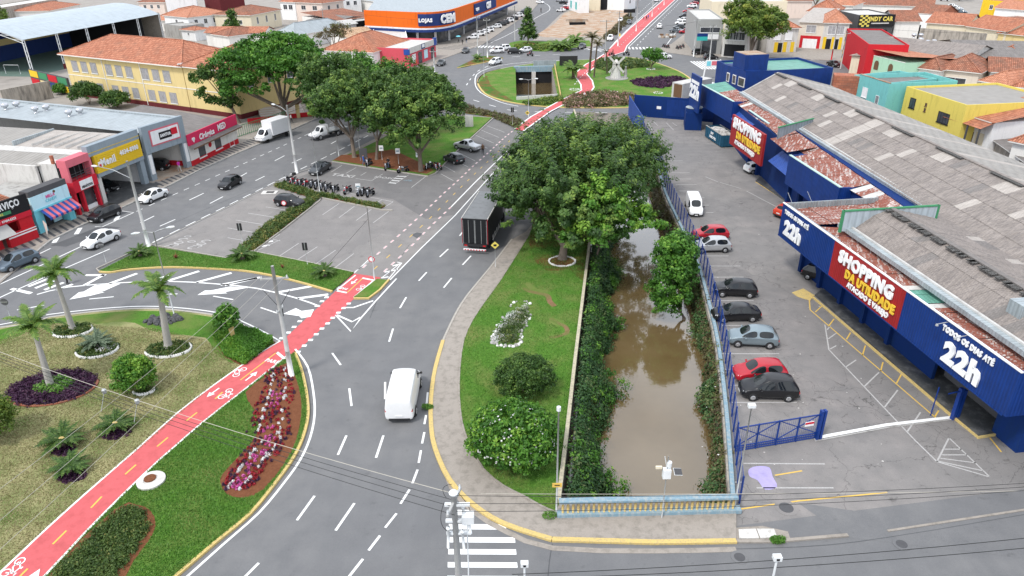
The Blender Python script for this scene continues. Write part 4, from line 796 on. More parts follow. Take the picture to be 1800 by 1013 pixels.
for nm, bx in (('side',(0, cn.W,0,.08)),('side',(0, cn.W,2.32,2.4)),('end',(0,.08,.08,2.32)),('end',(cn.W-.08, cn.W,.08,2.32))): cn.box(nm, 'teal2',*bx,.15,1.9)
cn.box('floor', 'teal2',.08, cn.W-.08,.08,2.32,.15,.25); cn.box('rim', 'conc',-.04, cn.W+.04,-.05,.1,1.9,1.98); cn.box('rim', 'conc',-.04, cn.W+.04,2.3,2.45,1.9,1.98)
for i in range(9): cn.box('rib', 'teal2',.15+i*(cn.W-.4)/8,.25+i*(cn.W-.4)/8,-.09,0,.2,1.9)
m = MB()
for i in range(120):
    x, y = random.uniform(.3, cn.W-.3), random.uniform(.3,2.1); s = random.uniform(.08,.22); z = 1.55+.45*math.sin(math.pi*x/cn.W)*math.sin(math.pi*y/2.4)*random.uniform(.6,1.1); m.box(x-s, x+s*1.3, y-s, y+s, z-s, z+s*.7)
m.build('rubble', 'concl', cn.r, kind='stuff'); cn.box('rubble_fill', 'conc',.1, cn.W-.1,.1,2.3,.3,1.5)
cn.text('DAY', 'F', cn.W*.45,1.35,.5, 'white2', d=.11, off=.04); cn.text('DESCATEL', 'F', cn.W*.5,.75,.5, 'white2', d=.11, off=.04)
# canal-side fence: blue posts and beam
def polyline(pts, ds):
    out = []; s = 0; 
    for a, b in zip(pts, pts[1:]):
        L_ = (b-a).length
        while s <= L_: out.append((a.lerp(b, s/L_),(b-a).normalized())); s += ds
        s -= L_
    return out
sp = [Vector((x, y,0)) for x, y in smoothpts([(p.x, p.y) for p in canal_r],4)]
fr = thing('canal_parapet', 'peeling light blue concrete beam along the vine-covered canal wall', 'parapet',(0,0,0)); 
link('beam', ribbon([(p.x-.05, p.y) for p in sp],.26,-.1,.36), 'blues', fr); link('beam_lip', ribbon([(p.x-.24, p.y) for p in sp],.12,-.55,.5), 'oldwall', fr)
fe = thing('canal_fence', 'dark blue post and mesh fence between the car park and the canal', 'fence',(0,0,0)); pm = MB().box(-.045,.045,-.045,.045,0,2.1).me(); 
for i,(p, d) in enumerate(polyline(sp,1.75)):
    o = link('post', pm, 'bluep', fe); o.location = (p.x+.32, p.y,0)
m = MB(); q = polyline(sp,1.75)
for (a, _),(b, _) in zip(q, q[1:]):
    for z in (.12,2.02): m.bar((a.x+.32, a.y, z),(b.x+.32, b.y, z),.03)
m.build('rail', 'bluep', fe)
m = MB()
for (a, _),(b, _) in zip(q, q[1:]):
    for k in range(9): t = k/9; m.bar((a.x+.32+(b.x-a.x)*t, a.y+(b.y-a.y)*t,.12),(a.x+.32+(b.x-a.x)*t, a.y+(b.y-a.y)*t,2.0),.008)
m.build('mesh_wire', 'bluep', fe, kind='stuff')
mt['wallc'] = weathered('cream_coping',(.50,.45,.33),(.24,.22,.18),.55,2)
# big sliding gate
ga_, gb_ = at(1292,796), at(1433,772); gt = Bld('sliding_gate', 'blue steel mesh gate with diagonal braces at the car park entrance', 'gate', ga_, gb_,.1); w_ = gt.W
for z in (.12,.3,.48,2.0): gt.box('rail', 'bluep',0, w_,0,.07, z-.035, z+.035)
for i in range(5): gt.box('stile', 'bluep', w_*i/4-.04 if i else 0, w_*i/4+.04,-.01,.09,.05,2.05)
m = MB()
for i in range(44): m.box(w_*i/44, w_*i/44+.02,.02,.05,.12,.48)
m.build('picket', 'bluep', gt.r, kind='stuff')
for i in (0,2): 
    for a, b in (((w_*i/4,.04,.5),(w_*(i+2)/4,.04,2.)),((w_*i/4,.04,2.),(w_*(i+2)/4,.04,.5))): MB().bar(a, b,.05).build('brace', 'bluep', gt.r)
m = MB()
for i in range(40): m.box(w_*i/40, w_*i/40+.008,.03,.04,.5,2.)
for i in range(14): m.box(0, w_,.03,.04,.5+i*.107,.508+i*.107)
m.build('mesh_wire', 'bluep', gt.r, kind='stuff'); gt.box('warning_plate', 'white2', w_*.82, w_*.93,-.06,-.02,1.25,1.6); gt.box('warning_band', 'scarlet', w_*.82, w_*.93,-.07,-.061,1.42,1.58)
for x in (w_-.02, w_+.22): gt.box('gate_post', 'bluep', x, x+.16,-.15,.12,0,2.35)
p = at(1664,742); g = Bld('gate_receiver', 'narrow blue steel gate frame standing by the shop pavement', 'gate', p, p+Vector((1.1,.35,0)),.3); g.box('post', 'bluep',.5,.75,0,.25,0,2.6); g.box('post', 'bluep',.85,1.1,0,.25,0,2.4); g.box('post', 'bluep',-.5,-.44,.9,.96,0,2.4); g.box('rail', 'bluep',-.5,.6,.1,.16,2.35,2.41)
# bridge balustrade
b0, b1 = at(984,912), at(1292,904); bl = Bld('bridge_balustrade', 'blue and yellow concrete balustrade where the canal passes under the road', 'balustrade', b0, b1,.35); w_ = bl.W
bl.box('base', 'blues',-.15, w_+.35,-.05,.4,.05,.3); bl.box('handrail', 'blues',-.05, w_+.05,-.02,.36,1.12,1.26); pm = MB(); pm.lathe((0,0,0),[(.06,0),(.085,.35),(.05,.82)],8); pm = pm.me(True)
for i in range(34): o = link('baluster', pm, 'ykerb', bl.r); o.location = ((i+.6)*w_/34,.17,.30)
# low yellow beam at the canal green
o = thing('low_wall', 'low weathered cream wall between the green lawn and the canal bank', 'wall'); link('coping', ribbon([(p.x-.12, p.y) for p in canal_l],.26,-.1,.5), 'wallc', o)
# culvert under the roundabout
cb = Bld('culvert', 'concrete culvert mouth with two dark openings sunk in the roundabout lawn', 'culvert', at(906,121), at(970,120),3); w_ = cb.W
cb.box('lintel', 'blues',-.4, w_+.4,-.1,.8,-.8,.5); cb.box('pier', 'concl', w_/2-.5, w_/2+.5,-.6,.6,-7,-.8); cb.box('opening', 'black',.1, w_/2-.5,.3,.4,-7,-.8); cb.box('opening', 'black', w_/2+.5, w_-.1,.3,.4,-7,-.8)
cb.box('grate_panel', 'zincd',4.5,10.2,1.5,1.6,.3,1.6); cb.box('grate_panel', 'plastic',11,15.5,1.5,1.6,.3,2.6)
cn_ = G([(908,177),(980,172)]); m = MB(); m.bar((cn_[0].x, cn_[0].y,.3),(cn_[1].x, cn_[1].y,.3),.3,.9); o = m.build('culvert_parapet', 'concl'); tag(o, 'low pale concrete parapet at the near end of the roundabout culvert', 'parapet')
m = MB(); a_, b_ = at(972,119), at(982,173)
for i in range(2): m.bar((a_.x+.4, a_.y,.25+i*.5),(b_.x+.4, b_.y,.25+i*.5),.14,.3)
o = m.build('culvert_railing', 'ykerb'); tag(o, 'yellow rail along the right side of the roundabout culvert', 'railing')
# ================================================================ LEFT: shops along the avenue
def bp(*p): return at(*p,0)
# motorcycle workshop
ms_ = Bld('motorcycle_shop', 'low shop with black signboard over red band and a grey tarpaulin awning', 'shop', bp(-70,470), bp(68,416),13)
w_ = ms_.W; ms_.box('wall', 'red',0, w_,3,13,0,3.2); ms_.box('wall', 'red',0, w_,0,3,2.6,3.3); ms_.box('signboard', 'black',0, w_,-.15,.1,3.3,5.2); ms_.box('phone_band', 'scarlet',0, w_,-.17,.1,2.7,3.3)
for x in (w_-.8, w_-4.4, w_-9.5): ms_.box('pillar', 'red', x-.8 if x > w_-1 else x-.4, x+.8 if x > w_-1 else x+.4,0,.5,0,2.7)
ms_.box('counter', 'red', w_-3.6, w_-.3,-.6,.0,0,1.5); ms_.box('counter_stripe', 'white2', w_-3.6, w_-.3,-.64,-.6,1.1,1.25); ms_.box('counter_stripe', 'white2', w_-3.6, w_-.3,-.64,-.6,1.4,1.5)
m = MB(); m.add([(w_-9.6,0,2.7),(w_-3,0,2.7),(w_-3.4,-2,1.9),(w_-10,-2,1.9)],[(0,3,2,1)]); m.build('awning', 'grey', ms_.r)
ms_.text('MOTO SERVIÇO', 'F', w_-3.9,4.55,1.05, 'white2', d=.2, off=.03, wscale=.72); m = MB(); m.lathe((0,0,0),[(.34,-.02),(.34,.02)],20, 'y'); ms_.box('badge', 'green2', w_-5.6, w_-2.2,-.2,-.15,3.62,3.98); ms_.text('24 HORAS', 'F', w_-3.9,3.8,.34, 'lemon', d=.22)
ms_.text('4033.6336  94033.8957  97404.6323', 'F', w_-4.4,3.0,.36, 'white2', d=.2, wscale=.9); ms_.roof('gx',3.7,1.1, 'tile2', ov=.3, y0=.4, y1=13, wallmat='oldwall')
# tile courses of the nearest roof as real ribs
m = MB()
for i in range(60):
    x = -.1+i*.32; 
    if x < w_: m.bar((x,.4,3.84),(x,6.7,4.88),.13,.09)
m.build('roof_tile_rows', 'tile', ms_.r, kind='stuff')
# sweet shop
mc = Bld('sweet_shop', 'small turquoise sweet shop with a pink and blue striped awning', 'shop', bp(71,413), bp(134,385),13); w_ = mc.W
mc.box('wall', 'conc',0, w_,1.2,9,0,4.0); mc.box('signboard', 'lblue',0, w_,-.15,.1,2.9,4.45); mc.box('sign_top', 'dgrey',0, w_,-.1,1.2,4.45,5.1); mc.box('sign_edge', 'sblue',-.05, w_+.05,-.25,.1,2.72,2.9)
mc.box('pillar', 'sblue',0,1.1,-.1,1.2,0,2.72); mc.box('pillar', 'sblue', w_-.8, w_,-.1,1.2,0,2.72); mc.box('shop_window', 'wglass',1.1, w_-.8,1.1,1.2,0,2.6); mc.box('banner', 'lblue', w_-2.2, w_-1.,.9,1.,.3,1.9)
for i in range(12):
    a = .7+i*(w_-.7)/12; b = a+(w_-.7)/12; MB().add([(a,-.15,2.75),(b,-.15,2.75),(b-.1,-1.5,1.95),(a-.1,-1.5,1.95),(a-.1,-1.5,1.7),(b-.1,-1.5,1.7)],[(1,0,3,2),(2,3,4,5)]).build('awning_stripe', 'pink' if i % 2 else 'bluel', mc.r)
mt['pinkt'] = paint('pink_text',(.75,.12,.35)); mc.text('MILLA', 'F', w_*.5,3.9,.5, 'pinkt', d=.18, wscale=.9); mc.text('CANDY', 'F', w_*.5,3.45,.48, 'sblue', d=.18, wscale=.9)
m = MB(); m.lathe((w_*.62,-.18,4.2),[(.16,-.02),(.16,.02)],16, 'y'); m.build('logo_face', 'brown', mc.r)
# red glasses shop
rs = Bld('glasses_shop', 'narrow red two-storey shop with pink upper frame around a dark opening', 'shop', bp(141,380), bp(181,361),4); w_ = rs.W
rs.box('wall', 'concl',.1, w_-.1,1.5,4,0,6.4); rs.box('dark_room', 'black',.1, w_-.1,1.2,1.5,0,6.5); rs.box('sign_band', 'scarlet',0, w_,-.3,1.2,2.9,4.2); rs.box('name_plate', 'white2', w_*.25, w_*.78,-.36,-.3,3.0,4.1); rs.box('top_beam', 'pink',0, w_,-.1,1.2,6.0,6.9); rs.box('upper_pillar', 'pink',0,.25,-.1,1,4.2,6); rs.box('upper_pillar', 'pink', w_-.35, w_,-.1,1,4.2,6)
for x in (0, w_*.3, w_-.3): rs.box('pillar', 'scarlet', x, x+.3,-.1,.4,0,2.9)
rs.box('shop_window', 'wglass', w_*.33, w_-.3,.5,.6,.5,2.8); rs.box('display', 'white2', w_*.35, w_-.4,.3,.9,.1,.6); rs.text('NEGÓCIOS', 'F', w_*.515,3.32,.42, 'black', d=.4, wscale=.8, off=.01)
for z in (4.45,4.75,5.05): rs.box('window_bar', 'dgrey',.25, w_-.35,.0,.05, z, z+.04)
for x in (.3,.5,.7): rs.box('window_bar', 'dgrey', w_*x, w_*x+.04,.0,.05,4.2,6)
# yellow signboard garage and its long hall
mn = Bld('car_workshop', 'grey workshop with a wide yellow slatted signboard over an open garage', 'shop', bp(184,359), bp(262,323),46); w_ = mn.W
mn.box('top_band', 'greyb',-.6, w_,-.2,.6,6.3,7.6); mn.box('signboard', 'gold',0, w_-.2,-.3,.1,4.0,6.3); mn.box('lower_band', 'greyb',0, w_,-.25,.3,3.5,4.0); mn.box('top_trim', 'gold',-.6, w_,-.23,-.2,6.7,6.76)
for i in range(9): mn.box('slat', 'gold',0, w_-.2,-.35,-.3,4.05+i*.25,4.24+i*.25)
mn.text('Menil', 'F', w_*.24,5.15,1.25, 'white2', d=.42, off=.04, wscale=.85); mn.text('4034-8900', 'F', w_*.70,5.45,.8, 'white2', d=.42, off=.04, wscale=.9); mn.box('logo_square', 'white2',.35,.95,-.4,-.35,4.8,5.4); mn.box('logo_corner', 'scarlet',.45,.9,-.42,-.4,4.8,5.1)
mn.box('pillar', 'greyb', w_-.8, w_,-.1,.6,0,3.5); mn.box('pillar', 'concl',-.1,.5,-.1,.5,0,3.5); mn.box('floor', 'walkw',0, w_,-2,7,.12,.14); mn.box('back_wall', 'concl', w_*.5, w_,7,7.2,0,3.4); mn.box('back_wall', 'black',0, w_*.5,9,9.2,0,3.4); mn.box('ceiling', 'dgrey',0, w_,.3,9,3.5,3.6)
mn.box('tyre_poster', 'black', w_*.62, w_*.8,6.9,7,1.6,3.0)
mn.box('wall', 'concl',-4.8,-4.5,3.8,46,0,6.2); mn.box('wall', 'white2', w_-.1, w_,.6,46,0,6.5)
def slope(par, name, mat, pts): return MB().add(pts,[tuple(range(len(pts)))]).build(name, mat, par)
slope(mn.r, 'roof', 'metalb',[(-4.8,3.8,6.1),(-.9,.5,6.6),(-.9,46,6.7),(-4.8,46,6.1)]); slope(mn.r, 'roof', 'roofw',[(-.9,.5,6.6),(0.2,.5,6.9),(.2,46,6.9),(-.9,46,6.6)])
slope(mn.r, 'roof', 'roofw',[(w_-1.6,.5,7.),(w_,.5,6.8),(w_,46,6.8),(w_-1.6,46,7.)])
for i in range(4):
    y0, y1 = .5+i*11.3,.5+(i+.98)*11.3; slope(mn.r, 'roof', 'metalb' if i else 'fibrel',[(.2, y0,6.9),(w_-1.6, y0,7.3),(w_-1.6, y1,7.3),(.2, y1,6.9)]); mn.box('roof_joint', 'zinc',.2, w_-1.6, y1, y1+.22,6.8,7.5)
mn.box('chimney', 'brick',-4.2,-3.9,1.6,1.9,5.9,7.4)
for i in range(5): mn.box('roof_rib', 'concl',.2+0, w_-1.6,2+i*1.7,2.05+i*1.7,7.0,7.32)
# grey tyre garage
au = Bld('tyre_garage', 'tall grey garage front with a white and black sign in a pink frame', 'shop', bp(271,319), bp(337,294),48); w_ = au.W
au.box('front', 'greyb',-.3, w_,-.2,.3,3.9,7.6); au.box('sign_frame', 'pink',.8, w_-1,-.27,-.2,4.7,6.9); au.box('sign', 'white2',1.0, w_-1.2,-.32,-.27,4.9,6.7); au.box('sign_logo', 'black',2.3, w_-2.6,-.36,-.32,5.3,6.3); au.box('sign_tag', 'scarlet', w_-2.6, w_-1.5,-.36,-.32,5.5,6.4)
au.text('3ANTUA', 'F',(w_-.3)/2,5.8,.55, 'white2', d=.38, off=.05, wscale=.8)
for x in (-.3, w_-.9): au.box('pillar', 'greyb', x, x+.9,-.1,.6,0,3.9); au.box('pillar_sign', 'white2', x+.2, x+.75,-.16,-.1,1.0,3.7)
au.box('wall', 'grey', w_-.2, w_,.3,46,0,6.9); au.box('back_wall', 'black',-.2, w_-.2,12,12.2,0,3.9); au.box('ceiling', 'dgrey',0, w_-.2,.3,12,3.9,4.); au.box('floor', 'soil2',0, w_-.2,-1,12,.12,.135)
slope(au.r, 'roof', 'metalg',[(-.2,.3,6.8),(w_-.2,.3,7.2),(w_-.2,48,7.2),(-.2,48,6.8)]); au.box('roof_edge', 'metalg', w_-.3, w_+.3,.3,48,7.1,7.4)
vent = MB(); vent.lathe((0,0,0),[(.25,0),(.25,.35),(.5,.45),(.55,.75),(.35,.98),(.02,1.05)],14); vent = vent.me(True)
for y in (31,24.5,17.5):
    for dx in (0,1.4): o = link('roof_vent', vent, 'chrome', au.r); o.location = (3.2+dx, y-dx*.4,7)
# red and white medical shop
md = Bld('medical_shop', 'white shop with a crimson signboard, red plinth and brown canopy', 'shop', bp(339,294), bp(420,253),16); w_ = md.W
md.box('wall', 'offw',0, w_,0,16,.9,3.6); md.box('plinth', 'red',0, w_,-.03,16,0,.9); mt['crim'] = weathered('crimson_sign',(.62,.03,.10),(.5,.03,.08),.2)
md.box('signboard', 'crim',-.2, w_+.1,-.3,-.1,3.2,4.8); slope(md.r, 'canopy', 'fibred',[(-.2,-1.0,2.85),(w_+.3,-1.0,2.85),(w_+.3,-.1,3.25),(-.2,-.1,3.25)]); md.box('canopy_edge', 'brown',-.2, w_+.3,-1.0,-.95,2.7,2.87)
md.text('Cirúrgica', 'F', w_*.34,3.8,1.15, 'white2', d=.36, off=.03, wscale=.85, shear=.2); md.text('MED', 'F', w_*.66,3.95,1.25, 'white2', d=.36, off=.03, wscale=.85)
m = MB(); m.lathe((w_*.07,-.32,3.95),[(.22,-.02),(.22,.02)],14, 'y'); m.lathe((w_*.07+.3,-.32,3.95),[(.22,-.02),(.22,.02)],14, 'y'); m.add([(w_*.07-.2,-.34,3.85),(w_*.07+.5,-.34,3.85),(w_*.07+.15,-.34,3.4)],[(0,2,1)]); m.build('heart_logo', 'white2', md.r)
for x in (1.4,4.4): md.win('F', w_*x/9, w_*x/9+1.9,.7,2.6, n=1)
md.win('F', w_*.8, w_*.9,.2,2.4, n=1, pane='offw'); m = MB(); m.lathe((w_*.40,-.04,2.0),[(.4,-.02),(.4,.02)],18, 'y'); m.build('round_emblem', 'red', md.r)
md.roof('sf',3.6,2.2, 'fibred', ov=.1, y0=-.1, y1=16)
# ---- school
sc_ = Bld('school_building', 'two-storey pale yellow school with orange tiled roof and rows of curtained windows', 'school', bp(131,168), bp(336,197),14); w_ = sc_.W
sc_.box('wall', 'yellow',0, w_,0,14,.9,8.5); sc_.box('plinth', 'maroon',-.03, w_+.03,-.03,14,0,.9); sc_.box('string_course', 'offw',-.04, w_,-.05,0,4.35,4.5); sc_.roof('hip',8.6,3.4, 'tile', ov=.8)
sc_.box('gutter', 'offw',-.7, w_+.1,-.85,-.75,8.42,8.6)
for g in range(3):
    for i in range(3):
        u = 2.0+g*(w_-3)/3+i*3.1; sc_.win('F', u, u+2.,5.3,7.4, pane='curtain', n=4, frame='grey'); sc_.on('sill', 'white2', 'F', u-.05, u+2.05,5.15,5.3,0,.14)
        sc_.win('F', u+.6, u+2.6,1.3,3.3, pane='curtain', n=4, frame='grey'); sc_.on('sill', 'white2', 'F', u+.55, u+2.65,1.15,1.3,0,.14)
for x in (w_*.34, w_*.66): sc_.box('downpipe', 'offw', x, x+.12,-.12,0,.2,8.4)
def absorb(big, small):
    for ch in list(small.r.children):
        M4 = big.r.matrix_basis.inverted() @ small.r.matrix_basis @ ch.matrix_basis; ch.parent = big.r; ch.matrix_basis = M4
    bpy.data.objects.remove(small.r)
sw_ = Bld('wing', 'w', 'w', bp(337,197), bp(425,210),17); w2_ = sw_.W; names.discard('w'); sw_.box('wing_wall', 'yellow',0, w2_,.02,17,.9,8.52); sw_.box('wing_plinth', 'maroon',-.03, w2_+.03,-.02,17,0,.9); sw_.roof('hip',8.64,3.3, 'tile', ov=.7, name='wing_roof'); sw_.box('wing_string_course', 'offw',0, w2_,-.06,-.0,4.35,4.5); sw_.box('gutter', 'white2',-.1,.12,-.9,6,8.9,9.1); sw_.wins('R',3,1.6,5.3,7.2, pane='wglass')
absorb(sc_, sw_)
# school entrance hall
en = Bld('school_entrance', 'yellow school porch with ochre parapet and pink ramp behind the big tree', 'building', bp(415,205), bp(458,192),10); en.box('wall', 'yellow',0, en.W,0,10,1.8,5.2); en.box('plinth', 'block',-.02, en.W+.02,-.02,10,0,1.8); en.box('roof', 'ykerb',-.2, en.W+.2,-.2,10.2,5.2,5.6); en.wins('F',2,1.2,2.4,4.4, pane='wglass')
rp_ = thing('entrance_ramp', 'pink and white striped stair ramp leading to the school porch', 'stairs', at(470,208)); ra = math.radians(25); rp_.rotation_euler = (0,0, ra)
for i in range(10): MB().box(-1,7, i*.5, i*.5+.42,0,.15+i*.1).build('step',('offw', 'pinkw')[i % 2], rp_)
# retaining walls by the school yard
for (nm, lb, a, b, h, mat) in (('yard_wall', 'old grey wall with moss along the school yard behind the shop roofs',(10,190),(95,172),3.5, 'oldwall'),('colour_wall', 'painted court wall with red, yellow, blue and green panels',(58,150),(125,168),3.6, 'dgrey')):
    q = Bld(nm, lb, 'wall', bp(*a), bp(*b),.4); q.box('wall', mat,0, q.W,0,.4,0, h)
    if nm == 'colour_wall':
        for i in range(2):
            for j in range(4): q.box('painted_panel',(('red', 'yellow', 'blue', 'gold'),('gold', 'green2', 'red', 'green2'))[i][j],.3+j*q.W/4,(j+1)*q.W/4-.3,-.06,0,.3+i*1.75,1.7+i*1.75)
# ---- covered sports court
ct = Bld('covered_court', 'open sports court under a long pale blue metal roof on white truss columns', 'court', at(40,70,8.6), at(279,25,8.6),26); w_ = ct.W
n = 9; m = MB(); vs = []
for i in range(n+1): t = i/n; y = -.3+t*26.6; z = 8.6+3.2*math.sin(math.pi*t); vs += [(-.5, y, z),(w_+.5, y, z)]
m.add(vs,[(2*i,2*i+1,2*i+3,2*i+2) for i in range(n)]); m.build('roof', 'metalw', ct.r); mt['court'] = weathered('court_floor',(.13,.20,.17),(.2,.22,.2),.4,.4, False); ct.box('floor', 'court',0, w_,0,26,.02,.05)
ct.box('back_wall', 'navy',0, w_,25.6,26,0,4); ct.box('back_wall', 'yellow',0, w_,25.5,25.9,4,5.6); ct.box('back_wall', 'navy',0, w_,25.6,26,5.6,8.6); ct.box('end_wall', 'block', w_, w_+.3,0,26,0,9); ct.box('end_wall', 'black', w_-8, w_-7.8,1,26,0,8.6)
for i in range(6):
    x = i*w_/5; m = MB()
    for dx in (-.35,.35): m.bar((x+dx,0,0),(x+dx,0,8.7),.14)
    for k in range(14): m.bar((x-.35,0, k*.6+.2),(x+.35,0, k*.6+.8 if k % 2 else k*.6+.2),.06)
    m.build('truss_column', 'steelw', ct.r); ct.box('column_base', 'maroon', x-.5, x+.5,-.1,.1,0,1.3)
m = MB()
for j in range(n):
    t0, t1 = j/n,(j+1)/n; f = lambda t: (-.3,-.3+t*26.6,8.4+3.2*math.sin(math.pi*t)); m.bar(f(t0), f(t1),.15); m.bar(Vector(f(t0))-Vector((0,0,.7)), Vector(f(t1))-Vector((0,0,.7)),.12); m.bar(f(t0), Vector(f(t1))-Vector((0,0,.7)),.07)
m.build('roof_truss', 'steelw', ct.r)
m = MB(); m.tube([(3,6,0),(3,6,2.2),(3,10,2.2),(3,10,0)],.06,6); m.build('goal_frame', 'steelw', ct.r)
# ---- electrics store with curved orange band
cp = [(640,18),(680,19.5),(735,21.7),(770,20.5),(796,16),(824,7),(849,-1),(905,-20)]
cw = [(q.x, q.y) for q in [at(x, y,9.4) for x, y in cp]]; cs = smoothpts(cw,3); ce = thing('appliance_store', 'large store with curved orange upper band, blue awning and white logo signs', 'store',(cw[3][0], cw[3][1],0))
def CL(z=0): return ce.location
def crib(name, mat, w, z, h, off=0., idx=None):
    me = ribbon(cs if idx is None else cs[idx[0]:idx[1]], w, z, h, off); me.transform(Matrix.Translation(-ce.location)); return link(name, me, mat, ce)
crib('upper_band', 'orange',.5,5.0,4.4); crib('white_ledge', 'white2',1.2,4.6,.4); crib('awning', 'navy',2.2,3.9,.7); 
cen = Vector((sum(p[0] for p in cs)/len(cs)-18, sum(p[1] for p in cs)/len(cs)+22)); inn = [tuple(Vector(p).lerp(cen,.08)) for p in cs]
me = ribbon(inn,.3,0,4.2); me.transform(Matrix.Translation(-ce.location)); link('shopfront', me, 'wglass', ce)
roofpoly = cs+[(cs[-1][0]-30, cs[-1][1]+40),(cs[0][0]-6, cs[0][1]+60)]; me = sheet(roofpoly,8.3); me.transform(Matrix.Translation(-ce.location)); link('roof', me, 'metalg', ce)
for i, p in enumerate(inn[::3]): MB().box(-.35,.35,-.3,.3,0,4.2).build('column', 'white2', ce).location = (p[0]-ce.location.x, p[1]-.6-ce.location.y,0)
def csign(i, j, txt, small, k0, k1, k2, sz):
    pp = [Vector((*q,0)) for q in cs]; nrm_ = lambda k: Vector(((pp[k+1]-pp[k-1]).y,-(pp[k+1]-pp[k-1]).x,0)).normalized(); pts = [pp[k]+nrm_(k)*.45 for k in range(i, j+1)]
    me = ribbon([(q.x, q.y) for q in pts],.3,5.6,3.3); me.transform(Matrix.Translation(-ce.location)); link('sign_board', me, 'navy', ce)
    for t_, ka, kb_, f_ in ((small, k0, k1,.42),(txt, k1, k2,1.)):
        a, b = pp[ka], pp[kb_]; d = (b-a).normalized(); nn = Vector((d.y,-d.x,0)); bul = max(((pp[k]-a).dot(nn) for k in range(ka, kb_+1))); text(t_,(a+b)/2-ce.location+nn*(bul+.95)+Vector((0,0,7.2)), d,(0,0,1), sz*f_, 'letw', ce,.07,.08,1.0)
csign(6,12, 'CEM', 'LOJAS',6,8,12,3.1); csign(16,19, 'CEM', 'LOJAS',16,17,19,2.6)
# pharmacy on the corner
ph = Bld('corner_pharmacy', 'pinkish red corner pharmacy with grey sign band and white flat roof', 'shop', bp(719,121), bp(767,101),20); w_ = ph.W; mt['pinkr'] = weathered('pink_red_wall',(.62,.09,.12),(.5,.08,.1),.3)
ph.walls('pinkr',4.4, par=.4, flatmat='roofw'); ph.box('sign_band', 'concl',.2, w_-2,-.35,0,3.5,4.9); ph.box('sign_end', 'bluel', w_-2, w_,-.35,0,3.3,5.2); ph.box('sign_end', 'bluel',-.3,.3,-.4,1,3.3,4.6); ph.box('logo', 'navy', w_*.42, w_*.55,-.4,-.35,3.6,4.8); ph.box('logo_tooth', 'white2', w_*.44, w_*.53,-.44,-.4,3.9,4.7)
for i, x in enumerate((.12,.34,.55,.8)): ph.on(('poster', 'door', 'poster', 'door')[i],('white2', 'wglass', 'lblue', 'wglass')[i], 'F', w_*x, w_*(x+.13),.2 if i % 2 else .9,3.0)
# ================================================================ background houses
def H(label, p0, p1, z, depth, roof='hip', rise=2., wall='offw', rm='tile', wn=(), name='house', cat='house', ov=.5, par=0, extra=None, group=None):
    a, b = at(p0[0], p0[1], z), at(p1[0], p1[1], z); h = Bld(name, label, cat, a, b, depth, group)
    if roof == 'flat': h.walls(wall, z-(par or .3), par=par or .3, flatmat=rm)
    else: h.walls(wall, z-.1); h.roof(roof, z, rise, rm, ov=ov, wallmat=wall)
    for q in wn: h.wins(q[0], q[1], q[2], q[3], q[4],**(q[5] if len(q) > 5 else {}))
    return h
W2 = ('F',3,1.5,4.2,5.6); W1 = ('F',2,1.3,1.0,2.3)
# left / centre back
H('white house with salmon hip roof and three dark windows behind the school',(330,31),(404,23),5.5,14, 'hip',2.4, 'white2', 'tile3',[('F',4,1.3,3.,4.6),('L',1,1.2,3,4.5)])
H('low house with wide salmon hip roof behind the white windowed house',(262,36),(334,36),3.6,26, 'hip',3.2, 'offw', 'tile3')
H('cream house with brown hip roof behind the small dark tree',(440,27),(492,17),5.6,14, 'hip',2.2, 'cream', 'tile2',[('F',3,1.1,2.4,4.6),('L',2,1.,2.6,4.)])
H('cream-walled house end left of the dark tree',(398,25),(437,27),5.2,12, 'hip',2., 'cream', 'tile',[('F',1,1.1,2.4,4.)])
H('beige two-storey house with brown roof and wide shuttered window',(519,4),(566,6),7.,12, 'hip',2.2, 'pinkw', 'tile2',[('F',2,2.2,4.4,6.),('R',2,1.3,4.4,6.)])
H('white house with glazed balcony beside the beige two-storey house',(492,3),(518,4),6.6,10, 'hip',1.6, 'white2', 'tile',[('F',2,2.,3.8,5.6)])
H('grey hip-roofed house with white skylight strips above the tree crowns',(483,59),(518,62),3.8,22, 'hip',2.8, 'white2', 'metalg')
H('orange roofed annex between the cream house and the grey hip roof',(463,58),(481,52),3.8,18, 'gy',1.4, 'offw', 'tile')
H('white house with broad orange hip roof above the plaza trees',(567,88),(655,92),4.2,20, 'hip',3.4, 'white2', 'tile',[('F',2,1.1,1.8,3.)])
H('low house with pale mottled tile roof behind the broad orange hip roof',(610,66),(660,62),4.,16, 'gx',1.6, 'offw', 'tilem')
H('white flat-roofed store between the orange house and the appliance store',(655,68),(716,66),4.2,24, 'flat',0, 'white2', 'roofw')
H('long low shed with dull brown tile roof in front of the orange store',(596,36),(668,28),4.2,22, 'sf',1.2, 'offw', 'tile2')
H('black fronted workshop with white roof left of the yellow sign',(588,38),(612,40),4.2,14, 'flat',0, 'black', 'roofw')
yk = H('small shop with bright yellow sign frame near the orange store',(619,36),(643,36),3.8,6, 'flat',0, 'concl', 'roofw', name='shop', cat='shop'); yk.on('sign', 'lemon', 'F',0, yk.W,1.9,3.9,0,.3); yk.on('sign_plate', 'black', 'F',.4, yk.W-.4,2.5,3.6,.3,.36)
H('cluttered grey roofed house between utility pole and beige house',(540,36),(585,40),3.6,18, 'gx',1.2, 'concl', 'fibred')
H('small white gabled house beside the utility pole',(572,44),(592,46),4.,8, 'gy',1.2, 'white2', 'roofw')
H('small orange-roofed shed between the school and the white house',(318,52),(342,54),3.2,6, 'hip',.8, 'white2', 'tile',[('F',1,.8,1.6,2.4)])
H('house with orange hip roof behind the school right wing',(373,60),(402,64),3.6,12, 'hip',1.8, 'offw', 'tile2')
H('long concrete terrace house right of the court',(287,42),(318,46),4.,8, 'flat',0, 'conc', 'conc')
